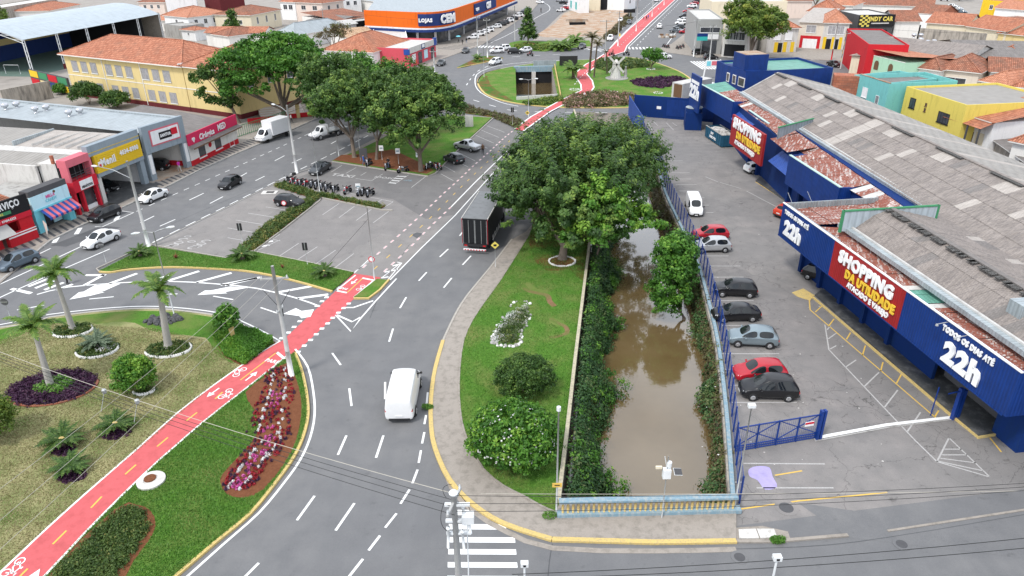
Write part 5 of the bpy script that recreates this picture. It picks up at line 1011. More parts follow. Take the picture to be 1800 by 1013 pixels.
H('orange roofed house behind the court roof at upper left',(86,19),(140,8),4.,14, 'hip',2., 'offw', 'tile')
H('pink walled house with brown tile roof above the court',(243,4),(287,4),6.,12, 'hip',2., 'pinkw', 'tile2',[('F',3,1.2,3.6,5.)])
H('tall blank white building above the salmon roofs',(288,-10),(342,-12),10.,20, 'flat',0, 'white2', 'roofw')
H('weathered walled yard building at the top left',(0,14),(100,-2),6.,10, 'flat',0, 'oldwall', 'concl')
H('dull maroon building at the top of the photo above salmon roofs',(385,-4),(428,-8),7.,10, 'flat',0, 'maroon', 'brown')
H('white flat roofed block right of the beige house',(600,-2),(634,-4),7.,16, 'flat',0, 'white2', 'roofw',[('F',2,1.4,4.4,6.)])
H('pale long hall behind the orange store',(624,-2),(670,4),6.,40, 'gx',1.5, 'offw', 'metalg')
# centre top
tl = H('pale graffiti wall building at the head of the excavation',(1021,-8),(1056,-8),6.,4, 'flat',0, 'cream', 'conc', name='building', cat='building')
H('white shop with teal posters at the fork of the roads',(999,-10),(1019,-4),6.,4, 'flat',0, 'white2', 'conc',[('F',2,2.6,1,4, dict(pane='teal'))], name='shop', cat='shop')
bbd = thing('black_billboard', 'big blank black billboard standing behind the excavated lot', 'billboard', at(1078,18)); m = MB(); m.box(-5.6,5.6,-.1,.1,.3,6.2); m.build('panel', 'black', bbd); MB().box(-5.4,-5.1,.1,.4,0,6).build('post', 'steel', bbd); MB().box(5.1,5.4,.1,.4,0,6).build('post', 'steel', bbd)
H('white roadside house beside the black billboard',(1098,-8),(1118,-12),6.,12, 'flat',0, 'white2', 'roofw',[('F',1,1.4,2.4,4.4)])
ex = thing('excavation_culvert', 'dark opening of a half-dug culvert under an earth slab', 'culvert', at(1001,36)); a_ = at(1001,40); b_ = at(1030,40); L_ = (b_-a_).length; ex.location = a_
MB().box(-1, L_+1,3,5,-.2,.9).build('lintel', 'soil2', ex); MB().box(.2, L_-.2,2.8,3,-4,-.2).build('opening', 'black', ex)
# right back
g1 = H('grey corner showroom with white flat roof and tall shop window',(1228,34),(1273,34),9.,26, 'flat',0, 'grey', 'roofw',[('F',1,5.2,5.6,7)], name='showroom', cat='building'); g1.on('shop_window', 'wglass', 'F',1.2, g1.W-1.2,.3,3.6); g1.on('sign', 'white2', 'F',2, g1.W-1,4,5.2,0,.3)
g2 = H('narrow grey and white shop with dark glass front next to the corner showroom',(1274,44),(1318,46),8.,20, 'flat',0, 'concl', 'roofw',[('F',3,1.8,4.4,6.4)], name='shop', cat='shop'); g2.on('shop_window', 'black', 'F',.6, g2.W-.6,.3,3.3)
g3 = H('house with orange roof behind the roadside tree and yellow doors below',(1352,50),(1405,49),6.4,12, 'hip',2.6, 'concl', 'tile',[('F',2,2.,3.4,5.4, dict(pane='white2'))]); 
for u in (.25,.55,.8): g3.on('door_panel', 'gold', 'F', g3.W*u, g3.W*u+1.,.2,2.8)
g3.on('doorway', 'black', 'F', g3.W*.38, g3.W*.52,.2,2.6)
g4 = H('beige upper house over a red shop front with a white roller shutter',(1406,38),(1450,40),7.,24, 'sf',1.5, 'beige', 'fibrel',[('F',1,2.6,4.2,6.2, dict(pane='curtain'))]); g4.on('shop_front', 'red', 'F',.8, g4.W-.4,0,3.4); g4.on('roller_shutter', 'white2', 'F',1.6, g4.W-1.2,0,2.6,.05,.1)
g5 = H('orange roofed house with white framed windows over yellow shop columns',(1450,40),(1494,41),7.,14, 'hip',2.6, 'concl', 'tile3',[('F',2,2.,4.,6.2, dict(pane='curtain'))]); 
for u in (.05,.4,.7): g5.on('column', 'gold', 'F', g5.W*u, g5.W*u+.8,0,3.3)
g5.on('doorway', 'black', 'F', g5.W*.18, g5.W*.38,0,2.8); g5.on('doorway', 'black', 'F', g5.W*.52, g5.W*.68,0,2.8)
H('house with red-orange hip roof directly behind the yellow column shop',(1420,20),(1475,22),7.,14, 'hip',3., 'offw', 'tile')
H('house with bright orange hip roof near the black racing sign',(1456,8),(1500,10),7.,14, 'hip',3., 'offw', 'tile3')
H('long blank cream wall building above the roadside tree',(1252,3),(1385,2),9.,20, 'flat',0, 'cream', 'roofw',[('F',2,3,5,6)], name='building', cat='building')
H('pinkish house beyond the long cream wall',(1384,2),(1428,2),6.,14, 'sf',1., 'pinkw', 'tile2')
rb_ = H('dark red corner building with yellow and black striped edge',(1489,50),(1527,78),8.,8, 'flat',0, 'red', 'fibred', name='building', cat='building')
for i in range(8): rb_.on('edge_stripe',('gold', 'black')[i % 2], 'F',0,.35, i, i+.96,0,.04)
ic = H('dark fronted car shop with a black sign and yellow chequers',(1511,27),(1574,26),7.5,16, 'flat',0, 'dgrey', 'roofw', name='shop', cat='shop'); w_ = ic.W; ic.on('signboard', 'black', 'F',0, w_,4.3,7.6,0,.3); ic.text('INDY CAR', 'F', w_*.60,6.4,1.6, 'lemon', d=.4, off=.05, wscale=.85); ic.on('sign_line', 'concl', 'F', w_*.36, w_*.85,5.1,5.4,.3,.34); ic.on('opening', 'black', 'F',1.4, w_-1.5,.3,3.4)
for i in range(4):
    for j in range(6):
        if (i+j) % 2: ic.on('chequer', 'lemon', 'F',.2+i*.75,.95+i*.75,4.35+j*.53,4.88+j*.53,.3,.34)
s1 = H('wide grey shed roof with five round vents right of the red building',(1529,92),(1692,110),5.5,20, 'gx',2.4, 'concl', 'fibre', name='shed', cat='shed')
for (x, y) in ((1606,66),(1618,66),(1618,74),(1630,78),(1641,77)): q = at(x, y,7); P = s1.loc(q); o = link('roof_vent', vent, 'chrome', s1.r); o.location = (P[0], P[1],6.9)
H('second wide grey shed roof with light panels at the right edge',(1700,104),(1850,108),5.5,26, 'gx',2.2, 'oldwall', 'fibred', name='shed', cat='shed')
H('weathered grey party wall and yard behind the grey sheds',(1618,50),(1733,60),5.5,1., 'flat',0, 'oldwall', 'oldwall', name='party_wall', cat='wall')
H('orange gabled house between the racing sign and the white roof',(1574,38),(1618,38),5.5,12, 'gx',2.6, 'offw', 'tile2', name='house')
bs = H('shop with black sign strip below the orange gable',(1576,44),(1618,46),4.2,3, 'flat',0, 'black', 'black', name='shop', cat='shop')
H('white flat roof between orange roofs at the upper right',(1610,26),(1660,28),5.,12, 'flat',0, 'white2', 'roofw')
H('long brown tile roof beside the descending side street',(1512,8),(1640,12),5.,14, 'gx',2.6, 'offw', 'tile2')
H('brown roof with brick gable left of the side street',(1600,22),(1652,26),5.,12, 'gx',2.4, 'brick', 'tile2')
H('broad orange roof behind the weathered party wall',(1630,40),(1700,45),5.,12, 'gx',2.6, 'cream', 'tile')
H('cream house with orange gable roof right of the party wall',(1700,46),(1770,56),5.,12, 'gx',2.8, 'cream', 'tile')
H('yellow house with orange porch roof near the right edge',(1756,58),(1815,64),4.5,12, 'gx',2.4, 'yellow', 'tile')
H('light grey parapet house with red ridge near the right edge',(1740,30),(1830,40),5.,12, 'flat',0, 'offw', 'tile2')
H('orange roof with white parapet at the top right corner',(1750,14),(1850,22),5.,12, 'gx',2.4, 'white2', 'tile3')
H('ochre walled building at the top right',(1728,0),(1790,4),6.,12, 'flat',0, 'gold', 'tile',[('F',2,1.2,3,4.5)])
mg = H('mint green house with salmon roof and two arched dark windows',(1523,94),(1592,110),5.8,14, 'sb',1.2, 'mint', 'tile3', name='house')
for u in (.32,.68):
    m = MB(); k = 10; c_ = mg.W*u; vs = [(c_-.7,-.06,3.)]+[(c_+.7*math.cos(math.pi-math.pi*i/k),-.06,4.2+.7*math.sin(math.pi*i/k)) for i in range(k+1)]+[(c_+.7,-.06,3.)]; m.add(vs,[tuple(range(len(vs)))]); m.build('arched_window', 'brown', mg.r)
H('cream house with sagging wall right of the mint green house',(1596,108),(1665,86),4.6,12, 'sb',.8, 'cream', 'oldwall')
H('two-wing house with weathered brown hip roof behind the turquoise house',(1607,118),(1652,124),4.6,12, 'hip',2., 'offw', 'tile2',[('F',3,.9,2.6,3.8)])
H('beige house with red-brown hip roof and wide front window',(1645,120),(1722,128),4.6,12, 'hip',2.4, 'beige', 'tile2',[('F',1,4.,1.6,3.2)])
H('white water tank house with salmon tile roof at the right edge',(1733,100),(1800,106),5.,12, 'hip',2.2, 'white2', 'tile',[('F',1,1.4,2,3.6)])
H('salmon roofed house left of the brown porch houses',(1726,142),(1772,150),4.5,14, 'hip',2., 'offw', 'tile3')
H('dull brown roof strip house at the right edge',(1742,126),(1850,132),4.5,10, 'gx',2.2, 'offw', 'tile2')
H('orange tiled house cut by the right edge below the brown roofs',(1781,152),(1850,158),4.5,12, 'hip',2., 'white2', 'tile')
tq = H('turquoise house with raised parapet, lace-curtained window and tall vent grille',(1513,131),(1564,147),8.,12, 'flat',0, 'turq', 'fibred', name='house', par=.85); tq.win('F',1.4,2.9,4.6,6.2, pane='white2'); tq.win('F',5.4,6.3,3.4,5.6, pane='wglass', n=3)
tq.box('parapet_coping', 'soil2',-.05, tq.W+.05,-.05,.25,8.0,8.1); q = H('turquoise rear wing with thin brown cornice beside the yellow house',(1565,146),(1648,138),7.6,8, 'flat',0, 'turq', 'fibred', name='house_wing')
ye = H('lemon yellow house with black barred windows and small vents',(1594,152),(1700,185),7.6,16, 'flat',0, 'lemon', 'metalb', name='house', par=.3); ye.win('F',1.6,3.,4.6,6.2, pane='wglass', frame='black'); ye.win('F', ye.W*.62, ye.W*.80,4.0,5.6, pane='wglass', frame='black', n=4); ye.win('F', ye.W*.38, ye.W*.41,5.6,6.1, frame='brown'); ye.win('F', ye.W*.38, ye.W*.41,4.8,5.3, frame='brown')
pr_ = H('house with red tile roof and dark fenced porch left of the white wall',(1687,196),(1748,215),5.8,16, 'sf',2.4, 'white2', 'tile', name='house'); w_ = pr_.W; slope(pr_.r, 'porch_roof', 'tile',[(-.5,-2.2,5.0),(w_+.3,-2.2,5.0),(w_+.3,0,5.75),(-.5,0,5.75)]); pr_.box('porch_floor', 'conc',-.3, w_,-2.2,0,0,.9)
for x in (0, w_*.33, w_*.66, w_): pr_.box('porch_post', 'dgrey', x-.1, x+.1,-2.1,-1.9,.9,5.)
for i in range(24): pr_.box('railing_bar', 'dgrey', i*w_/24, i*w_/24+.04,-2.1,-2.06,.9,2.2)
pr_.on('door', 'brown', 'F', w_*.4, w_*.55,.9,3.6); pr_.on('shutter', 'cream', 'F', w_*.62, w_*.85,1.4,3.8); pr_.on('shutter', 'cream', 'F', w_*.1, w_*.25,1.4,3.8)
lp = H('house with tiled porch and open veranda at the right edge',(1782,248),(1850,262),5.,10, 'hip',2., 'offw', 'tile', name='house'); H('upper part of a tiled house at the right edge above the veranda',(1786,207),(1850,216),5.4,10, 'hip',2., 'offw', 'tile', name='house'); yd = H('low dark fibre roof yard between the porch house and the veranda',(1750,245),(1815,290),3.2,12, 'sf',.6, 'oldwall', 'fibred', name='shed', cat='shed')
# ================================================================ VEGETATION
def leafmesh(P, Nn, size, tone, asp=.55, mat=None):
    """P (n,3) centres, Nn (n,3) normals, size (n,), tone (n,) -> rhombic leaves"""
    n = len(P); t = rng.normal(size=(n,3)); Nn = Nn/np.maximum(1e-6, np.linalg.norm(Nn, axis=1, keepdims=True)); t -= (t*Nn).sum(1, keepdims=True)*Nn; t /= np.maximum(1e-6, np.linalg.norm(t, axis=1, keepdims=True)); b = np.cross(Nn, t)
    s = size[:, None]; V = np.stack([P+t*s, P+b*s*asp, P-t*s, P-b*s*asp],1).reshape(-1,3)
    return rawmesh(V, np.arange(4*n).reshape(n,4), tone)
def rawmesh(V, Fq, tone=None):
    me = bpy.data.meshes.new('leaves'); n, k = Fq.shape; me.vertices.add(len(V)); me.vertices.foreach_set('co', V.astype(np.float32).ravel()); me.loops.add(n*k); me.loops.foreach_set('vertex_index', Fq.astype(np.int32).ravel())
    me.polygons.add(n); me.polygons.foreach_set('loop_start', np.arange(0, n*k, k, dtype=np.int32)); me.polygons.foreach_set('loop_total', np.full(n, k, dtype=np.int32)); me.update(calc_edges=True)
    if tone is not None: a = me.attributes.new('tone', 'FLOAT', 'FACE'); a.data.foreach_set('value', tone.astype(np.float32))
    return me
def unit(n):
    v = rng.normal(size=(n,3)); return v/np.linalg.norm(v, axis=1, keepdims=True)
def crown(lobes, nc, nl, leaf=.2, rc=.7, up=.35, tone=(.2,.75), flat=.75, plume=0., inner=.25):
    """leaf clumps spread over the shell and inside of ellipsoid lobes"""
    lobes = np.array(lobes, float); vol = lobes[:,3]*lobes[:,4]+lobes[:,3]*lobes[:,5]; k = rng.choice(len(lobes), nc, p=vol/vol.sum()); d = unit(nc); d[:,2] = np.where(d[:,2] < -.35,-d[:,2], d[:,2])
    r = np.where(rng.random(nc) < inner, rng.uniform(.35,.8, nc), rng.uniform(.80,1.16, nc)); c = lobes[k,:3]+d*lobes[k,3:6]*r[:, None]
    ct = rng.uniform(tone[0], tone[1], nc); rr = rc*rng.uniform(.5,1.5, nc); P = []; N_ = []; T = []; Sz = []
    idx = np.repeat(np.arange(nc), nl); n = len(idx); q = unit(n)*(rng.random(n)**.45)[:, None]; q[:,2] *= flat
    if plume: pl_ = rng.random(n)*plume; q *= (1-.33*pl_/plume)[:, None]*(1.0 if plume < 1.5 else .72); q += d[idx]*pl_[:, None]; q[:,2] += .22*pl_
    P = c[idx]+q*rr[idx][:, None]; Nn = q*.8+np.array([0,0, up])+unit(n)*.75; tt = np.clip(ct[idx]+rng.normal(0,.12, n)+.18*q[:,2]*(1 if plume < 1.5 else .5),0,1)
    return leafmesh(P, Nn, leaf*rng.uniform(.65,1.3, n), tt)
def tree(name, label, base, lobes, nc, nl, mat, trunk=.3, leaf=.2, rc=.7, cat='tree', group=None, limbs=6, bark='bark', z0=0., split=.35,**kw):
    t = thing(name, label, cat,(base[0], base[1], z0),0, group); L0 = [(l[0]-base[0], l[1]-base[1], l[2]-z0,*l[3:]) for l in lobes]; link('crown', crown(L0, nc, nl, leaf, rc,**kw), mat, t)
    zc = min(l[2]-l[5]*.4 for l in L0); cx = sum(l[0] for l in L0)/len(L0); cy = sum(l[1] for l in L0)/len(L0); fork = Vector((cx*.25, cy*.25, max(.8, zc*split+.4))); m = MB()
    m.tube([(0,0,-.1),(0,0,.25), fork*.6, fork],[trunk*1.6, trunk*1.05, trunk*.9, trunk*.8],9); m.build('trunk', bark, t, True)
    for i in range(limbs):
        l = L0[i % len(L0)]; a = 2.4*i; e = Vector((l[0]+l[3]*.55*math.cos(a), l[1]+l[4]*.55*math.sin(a), l[2]+l[5]*random.uniform(.0,.5))); mid = fork.lerp(e,.5)+Vector((0,0,-.1)); m = MB(); m.tube([fork-Vector((0,0,.2)), mid, e],[trunk*.6, trunk*.35, trunk*.1],7); m.build('limb', bark, t, True)
    return t
def shrub(name, label, base, r, h, nc, nl, mat, leaf=.13, rc=.4, cat='shrub', group=None, z0=.12,**kw):
    t = thing(name, label, cat,(base[0], base[1], z0),0, group); link('foliage', crown([(0,0, h*.48, r*.86, r*.86, h*.46)], nc, nl, leaf, rc,**kw), mat, t); m = MB()
    for i in range(4): a = i*1.7; m.tube([(0,0,-.1),(.3*r*math.cos(a),.3*r*math.sin(a), h*.5)],[.06,.03],6)
    m.build('stems', 'bark', t, kind='stuff'); return t
ctrees = [('biggest fig tree with a stone-ringed trunk at the near end of the canal row',(5.3,68.2),[(5.4,69.5,5.9,4.6,4.2,3.9),(9.2,71.0,5.4,4.0,4.2,3.7),(2.4,71.6,4.8,3.2,3.4,3.0),(7.,66.8,4.0,3.6,2.2,2.5)],520,.45),
          ('dense tree leaning over the road beside the dark truck',(3.0,76),[(2.6,76,5.4,3.4,3.6,3.4),(4.2,78.5,6.6,3.4,3.5,3.0)],260,.3),
          ('broad tree in the middle of the canal row over the water',(7.6,78),[(7.6,76,7.2,4.0,4.0,3.4),(12.2,77.5,5.6,3.8,4.8,3.6)],340,.35),
          ('round-topped tree behind the road-side tree in the canal row',(5.2,85),[(5.4,84,6.0,3.8,3.8,3.1),(4.2,87,4.4,2.6,3.2,2.8)],220,.3),
          ('tree with branches reaching over the canal fence',(9.6,87),[(9.8,85.5,5.8,3.8,4.0,2.9),(14.8,88,4.8,3.4,4.4,2.9)],260,.3),
          ('farthest tree of the canal row next to the red path',(8.0,94),[(8.4,93,4.4,3.8,3.6,2.7),(13.,95,4.0,3.6,3.4,2.6),(5.2,93.5,3.4,2.4,3.0,2.3)],230,.3)]
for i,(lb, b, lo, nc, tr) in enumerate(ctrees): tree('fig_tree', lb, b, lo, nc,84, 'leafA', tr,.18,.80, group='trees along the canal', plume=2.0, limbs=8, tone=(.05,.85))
q = tree('fig_tree', 'bright green young shoots rising inside the near fig tree',(9.0,69.0),[(8.9,66.0,5.6,1.9,1.6,3.6),(7.4,65.2,4.0,2.1,1.3,1.5),(12.4,67.0,4.4,2.2,1.6,1.5)],150,70, 'leafB',.12,.19,.6, group='trees along the canal', plume=1., tone=(.35,.9))
# stone ring at the fig
m = MB(); c = at(988,462)
def ring(c, rx, ry, n, s, name, label, mat='stonew', cat='edging', z=.12, jit=.2, ang=0., arc=(0,2*math.pi)):
    t = thing(name, label, cat,(c[0], c[1], z)); me = MB().box(-s, s,-s*.7, s*.7,-.05, s*1.1).me()
    for i in range(n):
        a = arc[0]+(arc[1]-arc[0])*i/n; x, y = rx*math.cos(a), ry*math.sin(a); o = link('stone', me, mat, t); o.location = (x*math.cos(ang)-y*math.sin(ang), x*math.sin(ang)+y*math.cos(ang),0); k = random.uniform(1-jit,1+jit); o.scale = (k, k, k); o.rotation_euler = (0,0, a+1.57+random.uniform(-jit, jit))
    return t
ring(c,1.35,1.25,34,.11, 'stone_ring', 'ring of white stones round the trunk of the biggest fig tree'); flat('bare_soil',[(c.x+1.3*math.cos(k*.5), c.y+1.2*math.sin(k*.5)) for k in range(12)],.138, 'soil', raw=True)
m = MB(); bc = at(988,458)
for k in range(7): a = k*.9; m.tube([(bc.x, bc.y,1.0),(bc.x+.35*math.cos(a), bc.y+.35*math.sin(a),.35),(bc.x+.8*math.cos(a), bc.y+.8*math.sin(a),.1)],[.22,.16,.04],6)
# plaza trees
P3 = at(740,302); P1 = at(623,278); P2 = at(662,282)
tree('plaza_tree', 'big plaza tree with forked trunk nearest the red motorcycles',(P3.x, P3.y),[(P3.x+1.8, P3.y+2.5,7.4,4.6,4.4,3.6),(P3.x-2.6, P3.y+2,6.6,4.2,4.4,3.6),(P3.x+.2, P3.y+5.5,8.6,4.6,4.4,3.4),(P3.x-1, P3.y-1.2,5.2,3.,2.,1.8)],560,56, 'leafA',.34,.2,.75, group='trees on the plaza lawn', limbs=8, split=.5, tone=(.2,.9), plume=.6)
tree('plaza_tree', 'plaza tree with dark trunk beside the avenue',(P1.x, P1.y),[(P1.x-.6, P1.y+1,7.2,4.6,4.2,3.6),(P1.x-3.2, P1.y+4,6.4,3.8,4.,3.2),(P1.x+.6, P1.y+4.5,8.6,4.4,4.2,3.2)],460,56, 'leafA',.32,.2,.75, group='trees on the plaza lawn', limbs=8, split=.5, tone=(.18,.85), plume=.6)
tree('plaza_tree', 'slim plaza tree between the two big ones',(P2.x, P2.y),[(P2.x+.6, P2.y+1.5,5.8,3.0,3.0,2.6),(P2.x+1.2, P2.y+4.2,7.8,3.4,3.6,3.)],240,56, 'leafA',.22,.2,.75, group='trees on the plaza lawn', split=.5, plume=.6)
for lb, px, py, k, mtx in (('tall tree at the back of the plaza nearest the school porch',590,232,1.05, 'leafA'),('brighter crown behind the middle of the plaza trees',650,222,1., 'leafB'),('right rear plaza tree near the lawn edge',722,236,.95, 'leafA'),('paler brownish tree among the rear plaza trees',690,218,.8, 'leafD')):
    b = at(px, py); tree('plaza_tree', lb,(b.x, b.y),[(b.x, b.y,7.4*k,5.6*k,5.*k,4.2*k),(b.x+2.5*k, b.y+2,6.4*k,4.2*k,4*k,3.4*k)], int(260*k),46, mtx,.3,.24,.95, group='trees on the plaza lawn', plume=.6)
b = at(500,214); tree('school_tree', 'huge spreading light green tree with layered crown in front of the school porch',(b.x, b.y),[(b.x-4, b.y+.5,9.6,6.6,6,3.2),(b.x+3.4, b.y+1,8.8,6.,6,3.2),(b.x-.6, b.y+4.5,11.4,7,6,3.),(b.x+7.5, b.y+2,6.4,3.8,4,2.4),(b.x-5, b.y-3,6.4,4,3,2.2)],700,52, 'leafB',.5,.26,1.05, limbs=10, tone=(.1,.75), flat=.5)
b = at(420,217); tree('sparse_tree', 'thin dark tree with separate foliage pads at the school corner',(b.x, b.y),[(b.x-4.8, b.y,8.2,2.,1.8,1.1),(b.x-2.4, b.y,9.6,2.4,1.8,1.1),(b.x-5.2, b.y,5.6,1.4,1.2,.8),(b.x-.6, b.y,6.8,2.,1.8,2.2),(b.x-1.0, b.y+.5,3.6,1.6,1.6,1.6),(b.x-3.4, b.y,3.9,1.3,1.2,.8)],120,55, 'leafA',.3,.24,.8, limbs=8, split=.8)
b = at(1318,108); tree('roadside_tree', 'large rounded yellow-green tree by the street in front of the shop row',(b.x, b.y),[(b.x-1, b.y+1,7.5,6,5.4,4.),(b.x+3.4, b.y+.6,8.2,4.6,4.8,3.8),(b.x-1.6, b.y+3,11.2,4.6,4.2,3.)],420,46, 'leafD',.55,.3,1.1, tone=(.05,.85), plume=.5)
b = at(1144,123); tree('small_tree', 'small feathery tree at the right side of the roundabout lawn',(b.x, b.y),[(b.x, b.y,3.4,2.6,2.4,1.4),(b.x+1.2, b.y,2.6,1.6,1.6,1.)],70,40, 'leafB',.14,.22,.7)
b = at(1208,520,-1); tree('bank_tree', 'bright leafy tree growing from the right canal wall',(16.6,60.6),[(15.3,61.2,.0,1.7,1.9,2.3),(15.6,62.2,2.2,1.7,1.8,2.4),(14.7,60.4,-1.3,1.2,1.2,1.2),(16.2,63.4,3.0,1.4,1.6,1.3)],330,62, 'leafB',.16,.15,.55, z0=-3.1, tone=(.08,.7), plume=.7)
b = at(590,108); tree('bare_tree', 'thin half-bare tree in front of the grey hip roof',(b.x, b.y),[(b.x, b.y,6.4,4.,3.6,1.6),(b.x+1.5, b.y,8,3,3,1.2)],60,36, 'leafV',.2,.22,.9, limbs=9, tone=(.3,.9))
b = at(412,66); tree('dark_tree', 'small dark conical tree beside the cream house',(b.x, b.y),[(b.x, b.y,3,2.4,2.4,2.6),(b.x, b.y,6,1.5,1.5,2.2)],90,40, 'leafA',.2,.26,.8)
b = at(-5,60); tree('edge_tree', 'olive tree at the top left corner of the photo',(b.x, b.y),[(b.x, b.y,5,5,4,4)],120,40, 'leafD',.3,.3,1.1)
b = at(72,24); shrub('wall_bush', 'bush in front of the old walled yard at the top left', b,4.,3.,60,40, 'leafA',.3,1.)
for lb, px, py, r, h, mm in (('round dark bush against the school wall',158,184,3.2,4.2, 'leafA'),('smaller bush right of the round one by the school wall',207,190,2.6,3., 'leafA'),('small bright bush next to the coloured court wall',110,166,1.4,1.8, 'leafB')): shrub('school_bush', lb, at(px, py), r, h,130,46, mm,.2,.7, group='bushes at the school wall')
for lb, px, py in (('green tree behind the orange roofs at the upper right',1432,16),('tree crown behind the black racing sign roof',1700-14,2),('trees at the top left of the right-hand roofs',1520,8)): b = at(px, py); tree('far_tree', lb,(b.x, b.y),[(b.x, b.y,5,4.5,4,3.2)],60,36, 'leafA',.3,.34,1.2)
# near shrubs on the canal green
b = at(922,690); shrub('dark_shrub', 'dark rounded shrub behind the flowering bush on the canal green', b,2.25,2.6,420,62, 'leafA',.085,.34, tone=(.1,.75), up=.5)
b = at(903,806); shrub('flowering_bush', 'large bright green bush dotted with white flowers on the canal green', b,2.95,3.5,620,64, 'leafB',.12,.42, tone=(.1,.85)); f = bpy.data.objects[b and 'flowering_bush']
d = unit(230); d[:,2] = np.abs(d[:,2]); link('flowers', leafmesh(d*np.array([2.85,2.85,1.9])+np.array([0,0,1.65]), d+unit(230)*.3, np.full(230,.075), rng.random(230),.9), 'flw', f, kind='stuff')
# rock garden
c = at(900,572); rg = thing('rock_garden', 'rock-edged bed of grey and white foliage on the canal green', 'rock garden',(c.x, c.y,.12)); rk = MB(); rk.lathe((0,0,0),[(.13,-.05),(.17,.06),(.1,.17),(.02,.2)],7); rk = rk.me()
path_ = smoothpts([(866,601),(872,580),(890,556),(905,535),(928,533),(930,560),(918,585),(914,606),(895,612),(872,608)],9, True)
for x, y in path_:
    if y < 590 and random.random() < .5: continue
    q = at(x+random.uniform(-3,3), y+random.uniform(-2,2)); o = link('rock', rk, random.choice(['stonew', 'rock', 'rock', 'stonew', 'conc']), rg, oslot=True); o.location = (q.x-c.x, q.y-c.y,0); s = random.uniform(.45,1.0); o.scale = (s, s*1.2, s); o.rotation_euler = (0,0, random.random()*6)
gpl = [(q[0], q[1]) for q in path_]
def inpoly_pts(poly, n):
    a = np.array(poly); lo, hi = a.min(0), a.max(0); out = []
    while len(out) < n:
        p = lo+(hi-lo)*rng.random((n*2,2))
        for x, y in p:
            if inside(x, y, poly): out.append((x, y))
            if len(out) >= n: break
    return np.array(out)
def bed(name, px, h, n, mat, leaf=.1, z0=.12, par=None, label=None, cat=None, tone=(.1,.9), up=.6, raw=False, kind='stuff', edge=0, group=None, clump=0, org=None, holes=()):
    poly = px if raw else [(q.x, q.y) for q in G(px)]
    if clump:
        k = max(4, n//clump); cc = inpoly_pts(poly, k); ch = rng.uniform(.55,1.1, k); ct = rng.uniform(*tone, k); ii = rng.integers(0, k, n); q = unit(n)*(rng.random(n)**.5)[:, None]; r = h*.75
        P = np.c_[cc[ii]+q[:,:2]*r, z0+np.abs(q[:,2])*h*ch[ii]]; tn = np.clip(ct[ii]+rng.normal(0,.1, n),0,1); Nn = q+np.array([0,0, up])+unit(n)*.6
    else:
        xy = inpoly_pts(poly, n); P = np.c_[xy, z0+h*rng.random(n)**.5*(.8+.4*np.sin(xy[:,0]*2.1)*np.cos(xy[:,1]*1.7))]; tn = np.clip(rng.uniform(*tone, n)*.6+.4*(.5+.5*np.sin(xy[:,0]*1.3+xy[:,1])),0,1); Nn = np.array([0,0, up])+unit(n)
    me = leafmesh(P, Nn, leaf*rng.uniform(.6,1.3, n), tn)
    if org is not None: me.transform(Matrix.Translation((-org[0],-org[1],-org[2])))
    o = link(name, me, mat, par); return tag(o, label, cat, group, kind)
bed('foliage',[(872,600),(880,580),(900,560),(915,545),(926,560),(915,585),(908,603),(885,606)],.5,5200, 'leafH',.08, par=rg, org=(c.x, c.y,.12), clump=60)
bed('white_foliage',[(868,600),(875,580),(892,560),(908,540),(926,538),(915,556),(895,575),(885,590),(884,606)],.5,1500, 'flw',.06, par=rg, org=(c.x, c.y,.12), clump=60)
mt['leafW'] = leafm('leaf_silver',(.12,.15,.09),(.36,.38,.28),(.6,.6,.5)); bed('silver_foliage',[(872,596),(882,578),(900,558),(926,540),(928,560),(910,585),(905,600),(880,606)],.45,2600, 'leafW',.07, par=rg, org=(c.x, c.y,.12), clump=40)
# banks
bl_ = [Vector((x, y)) for x, y in smoothpts([(p.x, p.y) for p in canal_l],5)]
def bank(pts, side, wd, n, zr, mat, leaf, name, label, tone=(.1,.85), cl=55, sk=None, wobble=.5, drop=1.):
    P = []; k = n//cl; cum = np.cumsum([0]+[(b-a).length for a, b in zip(pts, pts[1:])]); s = rng.random(k)*cum[-1]; C3 = []
    for v in s:
        i = min(len(pts)-2, int(np.searchsorted(cum, v)-1)); i = max(i,0); a, b = pts[i], pts[i+1]; t = (v-cum[i])/max(1e-6, cum[i+1]-cum[i]); p = a.lerp(b, t); ww = wd*(1+wobble*math.sin(v*.55)+wobble*.5*math.sin(v*1.7+1)); u = rng.random(); C3.append((p.x+side*(.1+u*ww), p.y, zr[0]+(zr[1]-zr[0])*(u**drop)+rng.normal()*.15))
    C3 = np.array(C3); ct = rng.uniform(*tone, k); ii = np.repeat(np.arange(k), cl); m_ = len(ii); q = unit(m_)*(rng.random(m_)**.45)[:, None]; Pp = C3[ii]+q*rng.uniform(.3,.75, k)[ii][:, None]; Pp[:,2] = np.maximum(Pp[:,2],-2.98); me = leafmesh(Pp, q+np.array([side*.4,0,.5])+unit(m_)*.6, leaf*rng.uniform(.6,1.4, m_), np.clip(ct[ii]+rng.normal(0,.1, m_),0,1)); o = link(name, me, mat); return tag(o, label, 'undergrowth', None, 'stuff')
bank([q+Vector((.5,0)) for q in bl_[:22]],1,1.75,95000,(.15,-2.8), 'leafC',.10, 'bank_undergrowth', 'dense green undergrowth covering the left canal bank', wobble=.42, drop=1.1)
bank([q+Vector((.5,0)) for q in bl_[1:20]],1,2.3,11000,(.4,-2.7), 'leafB',.10, 'bank_creeper', 'brighter creeper leaves among the left bank undergrowth')
br_ = [Vector((x, y)) for x, y in smoothpts([(p.x, p.y) for p in canal_r],5)]
bank(br_,-1,.55,60000,(-.25,-2.95), 'leafV',.11, 'wall_vines', 'dry brown vines hanging down the right canal wall', tone=(.1,.95), wobble=.35, drop=.8)
